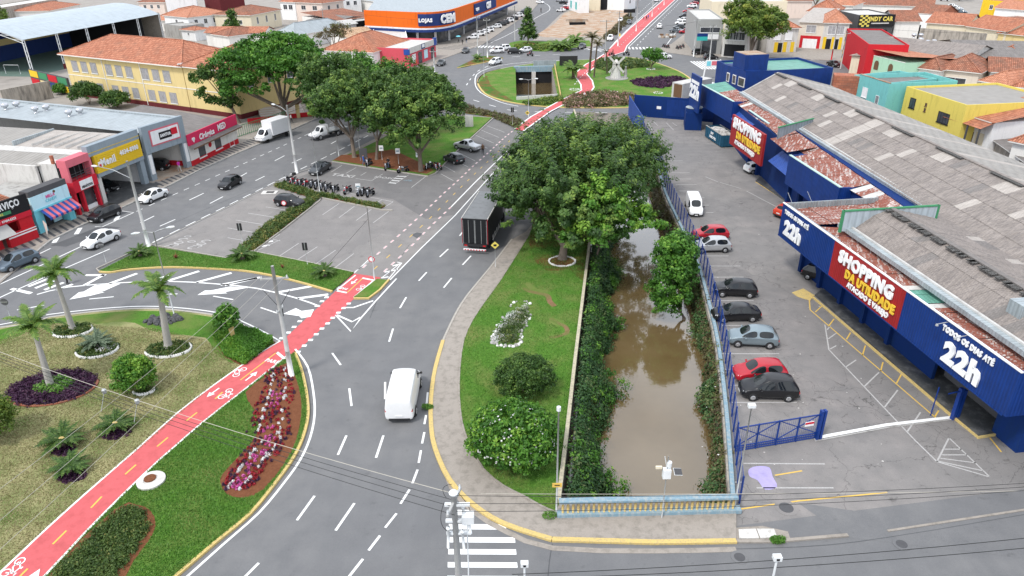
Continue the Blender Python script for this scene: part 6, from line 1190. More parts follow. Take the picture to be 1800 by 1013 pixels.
bank(br_[:26],-1,.8,13000,(-.6,-2.9), 'leafC',.12, 'wall_creeper', 'green creeper patches on the right canal wall', wobble=.9, tone=(.4,1.))
# flower bed and hedges by the cycle path
bed('hedge',[(95,1015),(205,902),(238,897),(257,908),(262,925),(250,952),(225,985),(190,1050),(120,1075)],.45,26000, 'leafH',.075, label='low clipped dark green hedge bed at the lower left beside the red path', cat='hedge', tone=(.1,.8), clump=36)
bed('spider_plants',[(376,573),(400,566),(480,600),(482,606),(432,645),(418,640),(395,628),(375,595)],.5,16000, 'leafB',.11, label='bed of bright grassy plants by the bend of the red path', cat='plants', up=.1, tone=(.3,1.))
fb = {'flr': ([],[]), 'flw': ([],[]), 'flp': ([],[]), 'leafP': ([],[])}
spine = smoothpts([(500,650),(497,690),(490,720),(483,752),(472,785),(448,812),(425,848),(412,862)],8); wid = lambda t: .9+.75*math.sin(math.pi*min(1, t*1.0))
nfl = 0
for i in range(540):
    t = random.random(); k = int(t*(len(spine)-1)); p = at(*spine[k]); o_ = random.uniform(-1,1); w_ = 1.5*(.55+.45*math.sin(math.pi*(t*.9+.05)))*(1 if t < .5 else .85); q = Vector((p.x+o_*w_-.35*(t < .5), p.y+random.uniform(-.25,.25)))
    ao = abs(o_); kind = 'flw' if (.38 < ao < .55 and random.random() < .8) else ('flp' if ao < .3 and (.12 < t < .3 or t > .42) and random.random() < .75 else ('flr' if random.random() < .62 else 'leafP'))
    fb[kind][0].append((q.x, q.y))
for kind,(pts, _) in fb.items():
    c_ = np.array(pts); n = len(c_); m_ = 34; ii = np.repeat(np.arange(n), m_); q = unit(n*m_)*(rng.random(n*m_)**.5)[:, None]; P = np.c_[c_[ii]+q[:,:2]*.115,.15+np.abs(q[:,2])*.18]; o = link({'flr': 'red_flowers', 'flw': 'white_flowers', 'flp': 'pink_flowers', 'leafP': 'dark_foliage'}[kind], leafmesh(P, q+np.array([0,0,.6])+unit(n*m_)*.4, np.full(n*m_,.05), rng.random(n*m_),.8), kind); tag(o,{'flr': 'dark red bedding flowers in the curved soil bed', 'flw': 'white bedding flowers in rows through the curved soil bed', 'flp': 'bright pink bedding flowers along the middle of the soil bed', 'leafP': 'dark leafed bedding plants between the flowers of the soil bed'}[kind], 'flowers', None, 'stuff')
bed('hedge', hed1,.55,30000, 'leafH',.11, z0=.1, label='low strappy-leaved hedge dividing the two parts of the car park', cat='hedge', up=.1, tone=(.2,1.), clump=40)
bed('hedge',[(1047,120),(1052,107),(1076,104),(1130,110),(1145,118),(1100,123),(1075,128)],1.1,14000, 'leafH',.26, label='dark clipped hedge behind the windmill monument on the roundabout', cat='hedge', clump=30)
bed('hedge',[(1108,145),(1140,138),(1190,137),(1205,141),(1190,152),(1160,157),(1120,153)],.6,10000, 'leafP',.22, label='low dark purplish hedge on the right of the roundabout lawn', cat='hedge', clump=30); 
bed('flowering_hedge',[(992,184),(1005,172),(1040,166),(1095,168),(1120,174),(1118,186),(1040,190),(995,190)],1.3,16000, 'leafK',.2, label='pinkish flowering hedge along the near edge of the roundabout', cat='hedge', clump=36)
bed('ground_cover',[(920,182),(985,172),(990,178),(955,187),(925,185)],.7,6000, 'leafD',.2, label='yellow-green ground cover between culvert and red path', cat='plants', clump=30)
bed('ground_cover',[(905,84),(915,80),(970,82),(978,86),(955,90),(910,88)],.9,5000, 'leafD',.3, label='yellow-green planting on the small island beyond the ring road', cat='plants', clump=30)
bed('scrub_strip',[(815,186),(850,197),(890,205),(916,215),(910,227),(890,218),(866,206),(820,199),(803,190)],.7,12000, 'leafV',.16, label='dry scrubby strip between the plaza lawn and the ring road', cat='plants', clump=36, tone=(.2,1.))
bed('bank_weeds',[(1060,66),(1085,44),(1100,28),(1108,24),(1112,34),(1085,60),(1066,74)],.8,6000, 'leafV',.3, label='dry weeds along the edge of the excavated lot', cat='plants', clump=30)
# purple bed and palm rings
def ellipse(c, rx, ry, n=28): return [(c[0]+rx*math.cos(2*math.pi*i/n), c[1]+ry*math.sin(2*math.pi*i/n)) for i in range(n)]
c = at(94,684); po = thing('purple_bed', 'oval bed of dark purple ground cover round the palm at the left', 'flower bed',(c.x, c.y,.12)); bed('purple_plants', ellipse((c.x, c.y),3.1,2.3),.45,15000, 'leafP',.10, raw=True, par=po, org=(c.x, c.y,.12), clump=36); bed('green_centre', ellipse((c.x+.1, c.y+.1),1.25,.95),.6,3500, 'leafG',.11, raw=True, par=po, org=(c.x, c.y,.12), clump=36, up=.1)
ring(c,3.2,2.4,70,.09, 'brick_edging', 'terracotta brick edging of the oval purple bed', 'brick', arc=(-2.6,.4))
def beds(px, rx, ry, lb, fl=False, n=5200):
    c = at(*px); o = thing('palm_bed', lb, 'flower bed',(c.x, c.y,.12)); bed('plants', ellipse((c.x, c.y), rx, ry),.4, n, 'leafH',.09, raw=True, par=o, org=(c.x, c.y,.12), clump=32)
    if fl: bed('white_flowers', ellipse((c.x+.7, c.y), rx*.5, ry*.7),.5,160, 'flw',.07, raw=True, par=o, org=(c.x, c.y,.12))
    m = thing('scalloped_edging', 'white scalloped edging of the '+lb.replace('bed at the foot of the ', '').replace('bed under the ', '').replace('small ', 'small bed, '), 'edging',(c.x, c.y,.12)); me = MB(); me.lathe((0,0,0),[(.11,-.05),(.12,.1),(.07,.2),(.02,.23)],8); me = me.me(True)
    for i in range(int(rx*14)): a = math.pi+(.15+.8*i/(rx*14))*math.pi; q = link('stone', me, 'stonew', m); q.location = (rx*1.04*math.cos(a), ry*1.05*math.sin(a),0); q.scale = (1,.7,1)
    for i in range(int(rx*8)): a = (.02+.4*i/(rx*8))*math.pi-.5; q = link('stone', me, 'stonew', m); q.location = (rx*1.04*math.cos(a), ry*1.05*math.sin(a),0); q.scale = (.8,.7,.8)
beds((129,584),1.55,1.15, 'bed at the foot of the palm nearest the avenue'); beds((172,618),1.55,1.25, 'bed under the silvery cycad', True); beds((297,617),1.75,1.25, 'bed at the foot of the tall palm near the road bend'); beds((254,690),.7,.55, 'small bed under the round clipped shrub', n=900)
for i,(px, py) in enumerate(((206,762),(115,790),(127,836))): c = at(px, py); bed('purple_edging_plants', ellipse((c.x+.15, c.y-.25),.85,.6),.22,1700, 'leafP',.08, raw=True, label=('purple plants under the cycad closest to the red path', 'purple plants under the left of the three cycads', 'purple plants under the lowest small dark cycad')[i], cat='plants', clump=30)
# palms
def frondmesh(L_, droop, n=14, wd=.55, seed=0):
    m = MB(); r = random.Random(seed); pts = []
    for i in range(n+1): t = i/n; pts.append(Vector((L_*t*(1-.12*t*droop),0, L_*(.55*t-(.35+.55*droop)*t*t))))
    m.tube(pts,[.035*(1-.8*i/n)+.006 for i in range(n+1)],4); m.cur = 0
    for i in range(1, n+1):
        t = i/n; w_ = wd*(math.sin(math.pi*min(1,.12+.86*t)))**.6*(1.05-.25*t)
        for s in (-1,1):
            for k in (0,.5):
                p = pts[i-1].lerp(pts[i], k); d = (pts[i]-pts[i-1]).normalized(); tip = p+Vector((d.x*.5*w_, s*w_*r.uniform(.8,1.1),-w_*r.uniform(.15,.6))); q = d*wd*.19; m.add([p-q, p+q, tip],[(0,1,2) if s > 0 else (1,0,2)])
    me = m.me(); n_ = len(me.polygons); a = me.attributes.new('tone', 'FLOAT', 'FACE'); a.data.foreach_set('value',[r.uniform(.2,.9) for _ in range(n_)]); return me
fr_ = [frondmesh(2.6, d, seed=i) for i, d in enumerate((.25,.6,1.0))]
def palm(name, label, base, top, r0, r1, nf, sc_=1., mat='leafF', group=None, up=1.1, shaft=True, bark='barkg'):
    t = thing(name, label, 'palm',(base[0], base[1],.1),0, group); T = Vector(top)-Vector((base[0], base[1],.1)); m = MB(); n = 12; pts = [Vector((T.x*(i/n)**1.15, T.y*(i/n)**1.15, T.z*i/n)) for i in range(n+1)]; m.tube(pts,[r0*1.35]+[r0+(r1-r0)*(i/n) for i in range(1, n+1)],10); m.build('trunk', bark, t, True)
    if shaft: m = MB(); m.tube([T, T+Vector((0,0,.55*sc_))],[r1*1.1, r1*.6],8); m.build('crownshaft', 'leafG', t, True)
    for i in range(nf):
        a = i*2.4+random.uniform(-.2,.2); k = i % 3; o = link('frond', fr_[k], mat, t, oslot=True); o.location = T+Vector((0,0,(.35 if shaft else .05)*sc_)); s = sc_*random.uniform(.85,1.1); o.scale = (s, s, s); o.rotation_euler = (random.uniform(-.2,.2),-((.75-.55*(i/nf)*1.7)*up-.1), a)
    return t
palm('royal_palm', 'pale-trunked palm rising from the oval purple bed', at(91,684), at(60,580,5.0),.28,.15,13,.95, group='palms in the roadside garden')
palm('royal_palm', 'slender palm in the garden nearest the avenue', at(129,582), at(97,487,5.3),.26,.13,13,.92, group='palms in the roadside garden')
palm('royal_palm', 'thick-trunked palm near the dark rocks and the bend of the road', at(297,613), at(281,515,5.2),.32,.2,12,.95, group='palms in the roadside garden')
palm('tall_palm', 'tallest scruffy palm beside the red path on the roundabout', at(1036,130), at(1041,66,9.),.3,.2,14,1.0, 'leafV', 'tall palms on the roundabout', bark='bark', shaft=False); palm('tall_palm', 'thinner tall palm just right of the tallest one', at(1044,137), at(1050,77,8.2),.2,.15,12,.8, 'leafV', 'tall palms on the roundabout', bark='bark', shaft=False)
palm('tall_palm', 'bare leaning palm in front of the windmill monument hedge', at(1067,130), at(1066,92,5.5),.18,.12,8,.55, 'leafV', 'tall palms on the roundabout', bark='bark', shaft=False)
palm('date_palm', 'low bushy date palm left of the red path on the roundabout', at(1008,138), at(1008,122,2.2),.4,.35,26,1.3, 'leafF', up=.9, shaft=False, bark='bark')
for lb, x, y, s in (('left of the three spiky cycads beyond the roundabout',983,87,1.6),('middle of the three spiky cycads beyond the roundabout',998,86,1.4),('right of the three spiky cycads beyond the roundabout',1011,75,1.3),('small palm on the little island left of the roundabout',839,106,.7),('',0,0,0)):
    if s > .1: palm('island_cycad', lb, at(x, y), at(x, y-4,.9),.35,.3,24, s, 'leafF', 'cycads beyond the roundabout', up=1., shaft=False, bark='bark')
b = at(928,77); tree('conifer', 'dark pointed conifer on the small island beyond the ring road',(b.x, b.y),[(b.x, b.y,2.4,2.3,2.3,2.2),(b.x, b.y,5.2,1.4,1.4,2.4),(b.x, b.y,7.6,.7,.7,1.6)],120,36, 'leafA',.2,.3,.7, plume=.8)
# cycads: rosettes of stiff fronds
cy = [frondmesh(1.15, d,10,.24, seed=9+i) for i, d in enumerate((.1,.35,.6))]
def cycad(label, px, s=1., nf=34, mat='leafF', cone=True, group='cycads in the gardens', z0=.15):
    c = at(*px); t = thing('cycad', label, 'cycad',(c.x, c.y, z0),0, group); m = MB(); m.tube([(0,0,-.05),(0,0,.3*s)],[.2*s,.16*s],8); m.build('trunk', 'bark', t)
    if cone: m = MB(); m.lathe((0,0,.3*s),[(.14*s,0),(.17*s,.08),(.1*s,.18),(.02,.2)],10); m.build('cone', 'ykerb', t, True); 
    for i in range(nf): o = link('frond', cy[i % 3], mat, t, oslot=True); o.location = (0,0,.28*s); k = s*random.uniform(.85,1.1); o.scale = (k, k, k); o.rotation_euler = (0,.12-.5*(i % 4)/3, i*2.4)
for lb, px, s, mm, cn in (('silvery green cycad in the white-edged bed',(172,612),1.35, 'leafZ', False),('cycad with pale centre closest to the red path',(206,757),1.3, 'leafY', True),('left of the three cycads near the lower left',(113,785),1.4, 'leafY', True),('small dark cycad lowest of the three',(127,831),1.2, 'leafA', False),('cycad at the avenue tip of the grass island',(247,452),1.25, 'leafY', True),('cycad in the middle of the grass island',(427,457),1.4, 'leafY', True),('cycad near the red crossing on the grass island',(571,487),1.25, 'leafY', True)): cycad(lb, px, s, mat=mm, cone=cn)
for lb, px, s in (('rusty red bromeliad beside the avenue cycad',(310,456),.8),('small rusty bromeliad between the two island cycads',(497,473),.55)):
    c = at(*px); o = thing('bromeliad', lb, 'plant',(c.x, c.y,.13)); m = MB()
    for i in range(30): a = i*2.4; k = s*random.uniform(.6,1.); d = Vector((math.cos(a), math.sin(a),0)); n_ = Vector((-d.y, d.x,0))*.06*s; e = d*.55*k+Vector((0,0,.75*s*random.random()+.15)); m.add([n_,-n_, e],[(0,1,2)])
    m.build('leaves', 'rust2', o, kind='stuff')
b = at(240,690); t = shrub('round_shrub', 'round clipped light green shrub in the dry garden', at(243,690),1.5,2.9,230,62, 'leafB',.1,.34, tone=(.3,.95)); 
b = at(412,600); t = thing('banana_clump', 'leaning green banana-like clump in the grassy bed', 'plant',(b.x, b.y,.12)); m = MB()
for i in range(5): m.tube([(0,0,0),(-.15+.05*i,.1*i-.2,1.2)],[.12,.07],6)
m.build('stems', 'ykerb', t); link('leaves', crown([(-.3,.1,2.,.7,.7,1.0)],70,46,.16,.32, flat=1.), 'leafB', t)
b = at(-8,775); shrub('edge_shrub', 'yellow-green shrub cut by the left edge', b,1.6,3.6,200,60, 'leafD',.1,.4)
c = at(288,566); rk2 = thing('dark_rocks', 'heap of dark rocks at the base of the lamp post in the garden', 'rocks',(c.x, c.y,.12)); rm = MB(); rm.lathe((0,0,0),[(.25,-.1),(.34,.1),(.2,.33),(.03,.38)],7); rm = rm.me()
for i in range(26): o = link('rock', rm, 'rockd', rk2); a = i*2.4; r_ = 1.1*math.sqrt(i/26); o.location = (r_*math.cos(a)*1.4, r_*math.sin(a)*.8,0); k = random.uniform(.6,1.2); o.scale = (k, k*.8, k*.9); o.rotation_euler = (random.random(), random.random(), a)
# lawn tufts
BARE = [smoothpts([(q.x, q.y) for q in G(p_)],2, True) for p_ in ([(505,640),(520,665),(529,700),(530,735),(520,780),(500,818),(465,862),(430,878),(400,872),(388,852),(392,836),(420,805),(447,775),(455,750),(445,720),(432,692),(470,662)], bedH,[(925,500),(915,508),(935,520),(958,524),(966,540),(975,543),(980,532),(970,516),(945,510),(932,500)],[(968,560),(965,568),(985,580),(992,596),(1002,592),(996,574),(985,566)])]
def tufts(poly, n, mat, h=.09, raw=True, label='short grass on the lawn', z0=.12):
    xy = inpoly_pts(poly, n); xy = np.array([q for q in xy if not any(inside(q[0], q[1], h_) for h_ in BARE)]); n = len(xy); a = rng.random(n)*6.28; w_ = .035; hh = h*rng.uniform(.5,1.5, n); dx = np.c_[np.cos(a), np.sin(a)]*w_; P0 = np.c_[xy-dx, np.full(n, z0)]; P1 = np.c_[xy+dx, np.full(n, z0)]; P2 = np.c_[xy+rng.normal(0,.05,(n,2)), z0+hh]; V = np.stack([P0, P1, P2],1).reshape(-1,3); o = link('grass', rawmesh(V, np.arange(3*n).reshape(n,3), rng.random(n)), mat); tag(o, label, 'grass', None, 'stuff')
tufts(lawnR,70000, 'leafG', label='short green grass on the lawn beside the canal')
tufts([(q.x, q.y) for q in G(gB+path_r)],50000, 'leafG', label='short green grass between the red path and the road bend')
tufts([(q.x, q.y) for q in G([(175,478),(262,434),(397,456),(422,444),(444,444),(540,463),(622,481),(585,512),(540,500),(489,487),(440,478),(300,470),(220,473)])],30000, 'leafG',.08, label='short green grass on the island by the car park')
mt['leafS'] = leafm('leaf_straw',(.20,.16,.07),(.42,.38,.2),(.2,.26,.08)); tufts([(q.x, q.y) for q in G([(0,600),(87,570),(275,580),(360,600),(420,645),(380,676),(264,778),(150,870),(0,1008)])],60000, 'leafS',.06, label='patchy dry grass in the roadside garden')
# ================================================================ VEHICLES
CP = {k: gloss('car_'+k, c,.28, m_) for k,(c, m_) in dict(white=((.80,.80,.80),0), black=((.012,.012,.014),.2), silver=((.50,.51,.52),.5), grey=((.10,.115,.13),.4), dgrey=((.045,.05,.055),.3), bluegrey=((.13,.17,.21),.5), red=((.42,.012,.025),.1), orange_red=((.55,.05,.02),0), steel=((.24,.30,.33),.5)).items()}
mt.update({'car_'+k: v for k, v in CP.items()}); mt['carwheel'] = mt['rubber']
def body_mesh(st, gl_side, gl_top):
    """st: stations rear->front (x, zsill, zbelt, ztop, wlow, wbelt, wroof); faces listed as glass between stations"""
    V = []; F = []; MI = []; n = 0
    def ringp(s):
        x, zs, zb, zt, wl_, wb, wr = s; zm = (zs+zb)/2
        return [(x,0, zs),(x, wl_*.7, zs),(x, wl_, zs+.06),(x, wl_*1.02, zm),(x, wb, zb),(x, wb*.975, min(zb+.03, zt)),(x, wr, zt-.05 if zt-zb > .25 else max(zb+.02, zt-.015)),(x, wr*.86, zt),(x,0, zt+.02)]
    rings = [ringp(s) for s in st]; k = 9
    for side in (1,-1):
        b = len(V)
        for r in rings: V += [(p[0], p[1]*side, p[2]) for p in r]
        for i in range(len(st)-1):
            for j in range(k-1):
                f = (b+i*k+j, b+(i+1)*k+j, b+(i+1)*k+j+1, b+i*k+j+1); F.append(f if side < 0 else f[::-1]); MI.append(1 if (j == 5 and i in gl_side) or (j == 7 and i in gl_top) else 0)
        for e, i in ((0,0),(1, len(st)-1)):
            f = tuple(b+i*k+j for j in range(k)); F.append(f[::-1] if (e == 0) == (side < 0) else f); MI.append(0)
    me = bpy.data.meshes.new('b'); me.from_pydata(V,[], F); me.polygons.foreach_set('material_index', MI); bm = bmesh.new(); bm.from_mesh(me); bmesh.ops.remove_doubles(bm, verts=bm.verts, dist=1e-4); bmesh.ops.recalc_face_normals(bm, faces=bm.faces)
    cr = bm.edges.layers.float.get('crease_edge') or bm.edges.layers.float.new('crease_edge')
    for e in bm.edges:
        ms = {f.material_index for f in e.link_faces}
        if len(ms) > 1: e[cr] = .75
    bm.to_mesh(me); bm.free(); me.materials.append(None); me.materials.append(None)
    o = bpy.data.objects.new('t', me); C.objects.link(o); mo = o.modifiers.new('s', 'SUBSURF'); mo.levels = 2; dg = bpy.context.evaluated_depsgraph_get(); m2 = bpy.data.meshes.new_from_object(o.evaluated_get(dg)); C.objects.unlink(o); bpy.data.objects.remove(o); out = []
    for mi in (0,1):
        bm = bmesh.new(); bm.from_mesh(m2); bmesh.ops.delete(bm, geom=[f for f in bm.faces if f.material_index != mi], context='FACES')
        if mi == 1:
            for v in bm.verts: v.co += v.normal*.006
        for f in bm.faces: f.smooth = True; f.material_index = 0
        q = bpy.data.meshes.new('part'); bm.to_mesh(q); bm.free(); q.materials.clear(); out.append(q)
    return out
TYPES = {
 'hatch': dict(L=3.95, wb=1.24, r=.30, H=1.48, st=[(-1.97,.34,.70,.82,.62,.66,.55),(-1.90,.24,.88,1.0,.80,.80,.62),(-1.80,.22,.92,1.12,.84,.83,.60),(-1.48,.22,.93,1.44,.85,.84,.56),(-1.05,.22,.92,1.50,.85,.84,.58),(-.30,.22,.91,1.53,.85,.84,.60),(-.22,.22,.91,1.53,.85,.84,.60),(.30,.22,.90,1.49,.85,.84,.58),(1.02,.22,.90,.97,.85,.82,.70),(1.45,.22,.84,.88,.84,.80,.62),(1.85,.24,.70,.76,.78,.74,.52),(1.98,.32,.52,.58,.60,.58,.42)], gs=(3,4,6,7), gt=(2,7)),
 'sedan': dict(L=4.35, wb=1.32, r=.31, H=1.46, st=[(-2.17,.34,.70,.86,.62,.66,.55),(-2.10,.24,.86,.98,.82,.80,.66),(-1.72,.22,.90,1.02,.85,.83,.68),(-1.15,.22,.92,1.38,.86,.84,.57),(-.75,.22,.92,1.48,.86,.84,.58),(-.26,.22,.91,1.51,.86,.84,.60),(-.18,.22,.91,1.51,.86,.84,.60),(.35,.22,.90,1.47,.86,.84,.58),(1.10,.22,.88,.96,.86,.83,.70),(1.6,.22,.82,.87,.85,.80,.62),(2.05,.24,.70,.76,.78,.74,.52),(2.18,.32,.52,.58,.60,.58,.42)], gs=(3,4,6,7), gt=(2,7)),
 'suv': dict(L=4.3, wb=1.33, r=.35, H=1.66, st=[(-2.12,.42,.80,.95,.64,.70,.60),(-2.06,.30,1.0,1.15,.84,.84,.66),(-1.95,.28,1.04,1.35,.88,.86,.62),(-1.72,.28,1.05,1.62,.88,.86,.60),(-1.2,.28,1.05,1.70,.88,.86,.62),(-.30,.28,1.04,1.72,.88,.86,.63),(-.22,.28,1.04,1.72,.88,.86,.63),(.35,.28,1.03,1.66,.88,.86,.60),(1.05,.28,1.02,1.10,.88,.86,.72),(1.55,.28,.98,1.03,.87,.83,.66),(2.0,.30,.82,.92,.82,.78,.58),(2.14,.38,.60,.68,.64,.62,.46)], gs=(3,4,6,7), gt=(2,7)),
 'van': dict(L=5.3, wb=1.65, r=.34, H=1.95, st=[(-2.62,.40,.9,1.55,.80,.84,.76),(-2.58,.26,1.15,1.92,.93,.93,.82),(-2.3,.25,1.2,2.0,.95,.95,.84),(-1.2,.25,1.2,2.02,.96,.95,.84),(0,.25,1.2,2.02,.96,.95,.84),(.72,.25,1.15,2.02,.96,.95,.83),(.80,.25,1.15,2.02,.96,.95,.83),(1.15,.25,1.12,1.93,.96,.94,.78),(1.95,.25,1.08,1.22,.95,.91,.74),(2.35,.26,.95,1.02,.90,.85,.66),(2.60,.30,.72,.80,.82,.78,.58),(2.70,.36,.52,.58,.66,.62,.46)], gs=(6,7), gt=(7,)),
 'pickup': dict(L=5.0, wb=1.55, r=.37, H=1.75, st=[(-2.48,.45,.85,1.0,.84,.84,.70),(-2.44,.36,.98,1.06,.90,.88,.72),(-1.2,.34,1.02,1.10,.91,.88,.72),(-.95,.34,1.05,1.35,.91,.88,.62),(-.72,.34,1.05,1.72,.91,.88,.60),(-.15,.34,1.04,1.76,.91,.88,.62),(-.07,.34,1.04,1.76,.91,.88,.62),(.45,.34,1.04,1.70,.91,.88,.60),(1.2,.34,1.04,1.14,.91,.87,.74),(1.8,.34,1.0,1.05,.90,.84,.68),(2.35,.36,.85,.94,.84,.80,.60),(2.5,.42,.62,.7,.66,.64,.48)], gs=(4,6,7), gt=(3,7)),
}
TYPES['mpv'] = dict(TYPES['hatch']); TYPES['mpv']['st'] = [(x*1.03, a, b, c*(1.08 if c > 1.2 else 1.02), d, e, f) for x, a, b, c, d, e, f in TYPES['hatch']['st']]
wheelme = MB(); wheelme.lathe((0,0,0),[(.5,-.32),(.92,-.36),(1.,-.28),(1.,.28),(.92,.36),(.5,.32)],20, 'y'); wheelme = wheelme.me(True)
rimme = MB(); rimme.lathe((0,0,0),[(.62,.33),(.60,.375),(.2,.33),(.02,.34)],16, 'y')
for i in range(6): a = i*math.pi/3; rimme.bar((.1*math.cos(a),.36,.1*math.sin(a)),(.6*math.cos(a),.37,.6*math.sin(a)),.1,.04)
rimme = rimme.me(True); CB = {}
def car_parts(k):
    if k in CB: return CB[k]
    T = TYPES[k]; st = T['st']; b, g = body_mesh(st, T['gs'], T['gt']); xf, xr = st[-1][0], st[0][0]; P = [('body', b, None, None),('windows', g, 'cglass', None)]
    def at_x(x):
        for a, c in zip(st, st[1:]):
            if a[0] <= x <= c[0]: t = (x-a[0])/(c[0]-a[0]); return [a[i]+(c[i]-a[i])*t for i in range(7)]
    hz = at_x(xf-.2); m = MB(); m.box(-.09,.12,-.14,.14,-.07,.07); hl = m.me(); tz = at_x(xr+.09)
    hl_ = []
    for s in (-1,1):
        q = MB(); q.tube([(xf-.34, s*hz[5]*.93, hz[2]-.03),(xf-.16, s*hz[5]*.78, hz[2]-.09)],[.10,.085],8); P.append(('headlight', q.me(True), 'lamp', None))
        q = MB(); q.tube([(xr+.12, s*tz[5]*.92, tz[2]-.02),(xr+.08, s*tz[5]*.90, tz[2]-.2)],[.075,.08],8); P.append(('tail_light', q.me(True), 'tail', None))
        mz = at_x(st[8][0]-.22); q = MB(); q.tube([(st[8][0]-.25, s*(mz[5]-.02), mz[2]+.06),(st[8][0]-.28, s*(mz[5]+.18), mz[2]+.12)],[.05,.09],7); P.append(('mirror', q.me(True), 'plastic' if k in ('van',) else None, None))
    q = MB(); q.box(xf-.10, xf-.0,-.36,.36,.36,.56); P.append(('grille', q.me(), 'plastic', None)); q = MB(); q.box(xf-.06, xf+.015,-.2,.2,.30,.42); P.append(('number_plate', q.me(), 'plate', None)); q = MB(); q.box(xr-.03, xr+.12,-.22,.22,.58,.70); P.append(('number_plate', q.me(), 'plate', None)); q = MB(); q.box(xr-.03, xr+.2,-.7,.7,.3,.44); P.append(('bumper', q.me(), 'plastic', None))
    w_ = st[5][5]; r = T['r']
    for sx in (-1,1):
        for s in (-1,1):
            q = MB(); q.lathe((sx*T['wb'], s*(w_-.10), r+.02),[(r*1.17,-.13),(r*1.17,.13)],18, 'y'); P.append(('wheel_arch', q.me(), 'plastic', None)); P.append(('wheel', wheelme, 'rubber',(sx*T['wb'], s*(w_-.04), r, s)))
    CB[k] = P; return P
CARN = {'hatch': 'hatchback', 'sedan': 'sedan', 'suv': 'suv', 'van': 'van', 'pickup': 'pickup_truck', 'mpv': 'minivan'}
def car(k, col, pos, ang, label, group=None, s=1., far=False):
    o = thing('parked_car' if k != 'van' else 'delivery_van', label, 'van' if k == 'van' else ('pickup' if k == 'pickup' else 'car'),(pos[0], pos[1],.006), ang, group); o.name = CARN[k]; T = TYPES[k]
    for nm, me, mat, wpos in car_parts(k):
        if far and nm in ('mirror', 'number_plate', 'bumper', 'grille'): continue
        c = link(nm, me, mat or 'car_'+col, o, oslot=True) if wpos is None else link(nm, me, mat, o)
        if wpos:
            r = T['r']; c.location = wpos[:3]; c.scale = (r,.32 if not far else .32, r); c.rotation_euler = (0,0,0 if wpos[3] > 0 else math.pi)
            if not far: q = link('rim', rimme, 'rim', c)
    if s != 1: o.scale = (s, s, s)
    return o
def carw(k, col, fw, rw, label, group=None, s=1., side=1,**kw):
    """from the ground points of the two wheels on the side that faces the photograph"""
    a, b = at(*fw), at(*rw); d = a-b; d.z = 0; d.normalize(); n = Vector((-d.y, d.x,0)); n = n if n.y*1.0+0.0001*n.x > 0 else -n; w_ = TYPES[k]['st'][5][5]*s
    c = (a+b)/2+n*(w_-.02); return car(k, col,(c.x, c.y), math.atan2(d.y, d.x), label, group, s,**kw)
def carc(k, col, rear, front, label, group=None, s=1.,**kw):
    a, b = at(*rear), at(*front); c = (a+b)/2; return car(k, col,(c.x, c.y), math.atan2(b.y-a.y, b.x-a.x), label, group, s,**kw)
gA_, gL = 'cars along the left avenue', 'cars parked beside the canal fence'
carw('hatch', 'bluegrey',(22,479),(62,463), 'blue-grey hatchback at the left edge of the avenue', gA_,1.04)
carw('sedan', 'white',(172,438),(205,423), 'white sedan driving down the avenue towards the palms', gA_,1.0)
carw('hatch', 'black',(179,392),(209,379), 'black hatchback parked in front of the sweet shop', gA_,1.0)
carw('sedan', 'white',(266,358),(291,347), 'white car with black windows parked beside the yellow signboard garage', gA_,.95)
carw('hatch', 'black',(404,334),(423,324), 'small rounded black hatchback driving alone on the avenue', gA_,.94)
carw('sedan', 'dgrey',(563,309),(581,298), 'dark sedan with glossy hood parked at the plaza corner by the taxi lettering', None,.98)
carw('hatch', 'black',(519,368),(487,363), 'older black hatchback parked nose to the planted strip', None,.97)
carc('hatch', 'dgrey',(815,291),(781,279), 'dark hatchback with pale rear window parked right of the red motorcycles', None,.95)
carc('pickup', 'silver',(843,268),(800,259), 'silver double-cab pickup parked at the far end of the lot', None,.95)
carc('van', 'white',(703,745),(719,668), 'plain white panel van driving in the middle of the main road', None,1.06)
carc('van', 'white',(1212,350),(1227,393), 'white van with black bumper parked beside the canal fence', gL,.9)
carw('hatch', 'red',(1236,425),(1266,424), 'bright red hatchback parked behind the silver one next to the green bank tree', gL,1.)
carw('hatch', 'silver',(1233,446),(1274,445), 'silver hatchback with roof bars next to the green bank tree', gL,1.)
carw('hatch', 'black',(1270,523),(1316,525), 'black hatchback with bright side strip, first below the bank tree', gL)
carw('sedan', 'black',(1273,568),(1320,567), 'black sedan between the black and the grey hatchbacks', gL,.96)
carw('hatch', 'steel',(1297,611),(1351,614), 'grey hatchback parked between the black sedan and the red car', gL,1.02)
carw('hatch', 'red',(1313,676),(1366,674), 'dark red hatchback partly hidden by the black minivan', gL,1.)
carw('mpv', 'black',(1322,705),(1385,707), 'black minivan nearest the blue mesh gate', gL,1.02)
carc('suv', 'white',(1308,305),(1352,300), 'white compact car poking out from under the blue awning', None,.88)
carc('hatch', 'orange_red',(1364,385),(1406,372), 'red car mostly hidden behind the near blue fascia', None,1.)
carc('hatch', 'black',(1424,487),(1470,500), 'black car parked nose first under the blue fascia', None,1.)
# inside the garages
q = mn.r; 
for (lx, ly, lb, nm) in ((-2.2,6.4, 'dark grey hatchback with silver rear parked inside the yellow sign garage', 'dgrey'),(2.2,8.2-1.2, 'black car facing out deep inside the yellow sign garage', 'black')):
    P = Matrix.Rotation(mn.a,3, 'Z') @ Vector((lx+2.5, ly-3.2,0))+mn.r.location; car('hatch', nm,(P.x, P.y), mn.a+math.pi/2*(1 if lx < 0 else -1), lb, None)
P = Matrix.Rotation(au.a,3, 'Z') @ Vector((4.0,4.0,0))+au.r.location; car('suv', 'black',(P.x, P.y), au.a+math.pi/2+.5, 'black suv parked inside the grey tyre garage')
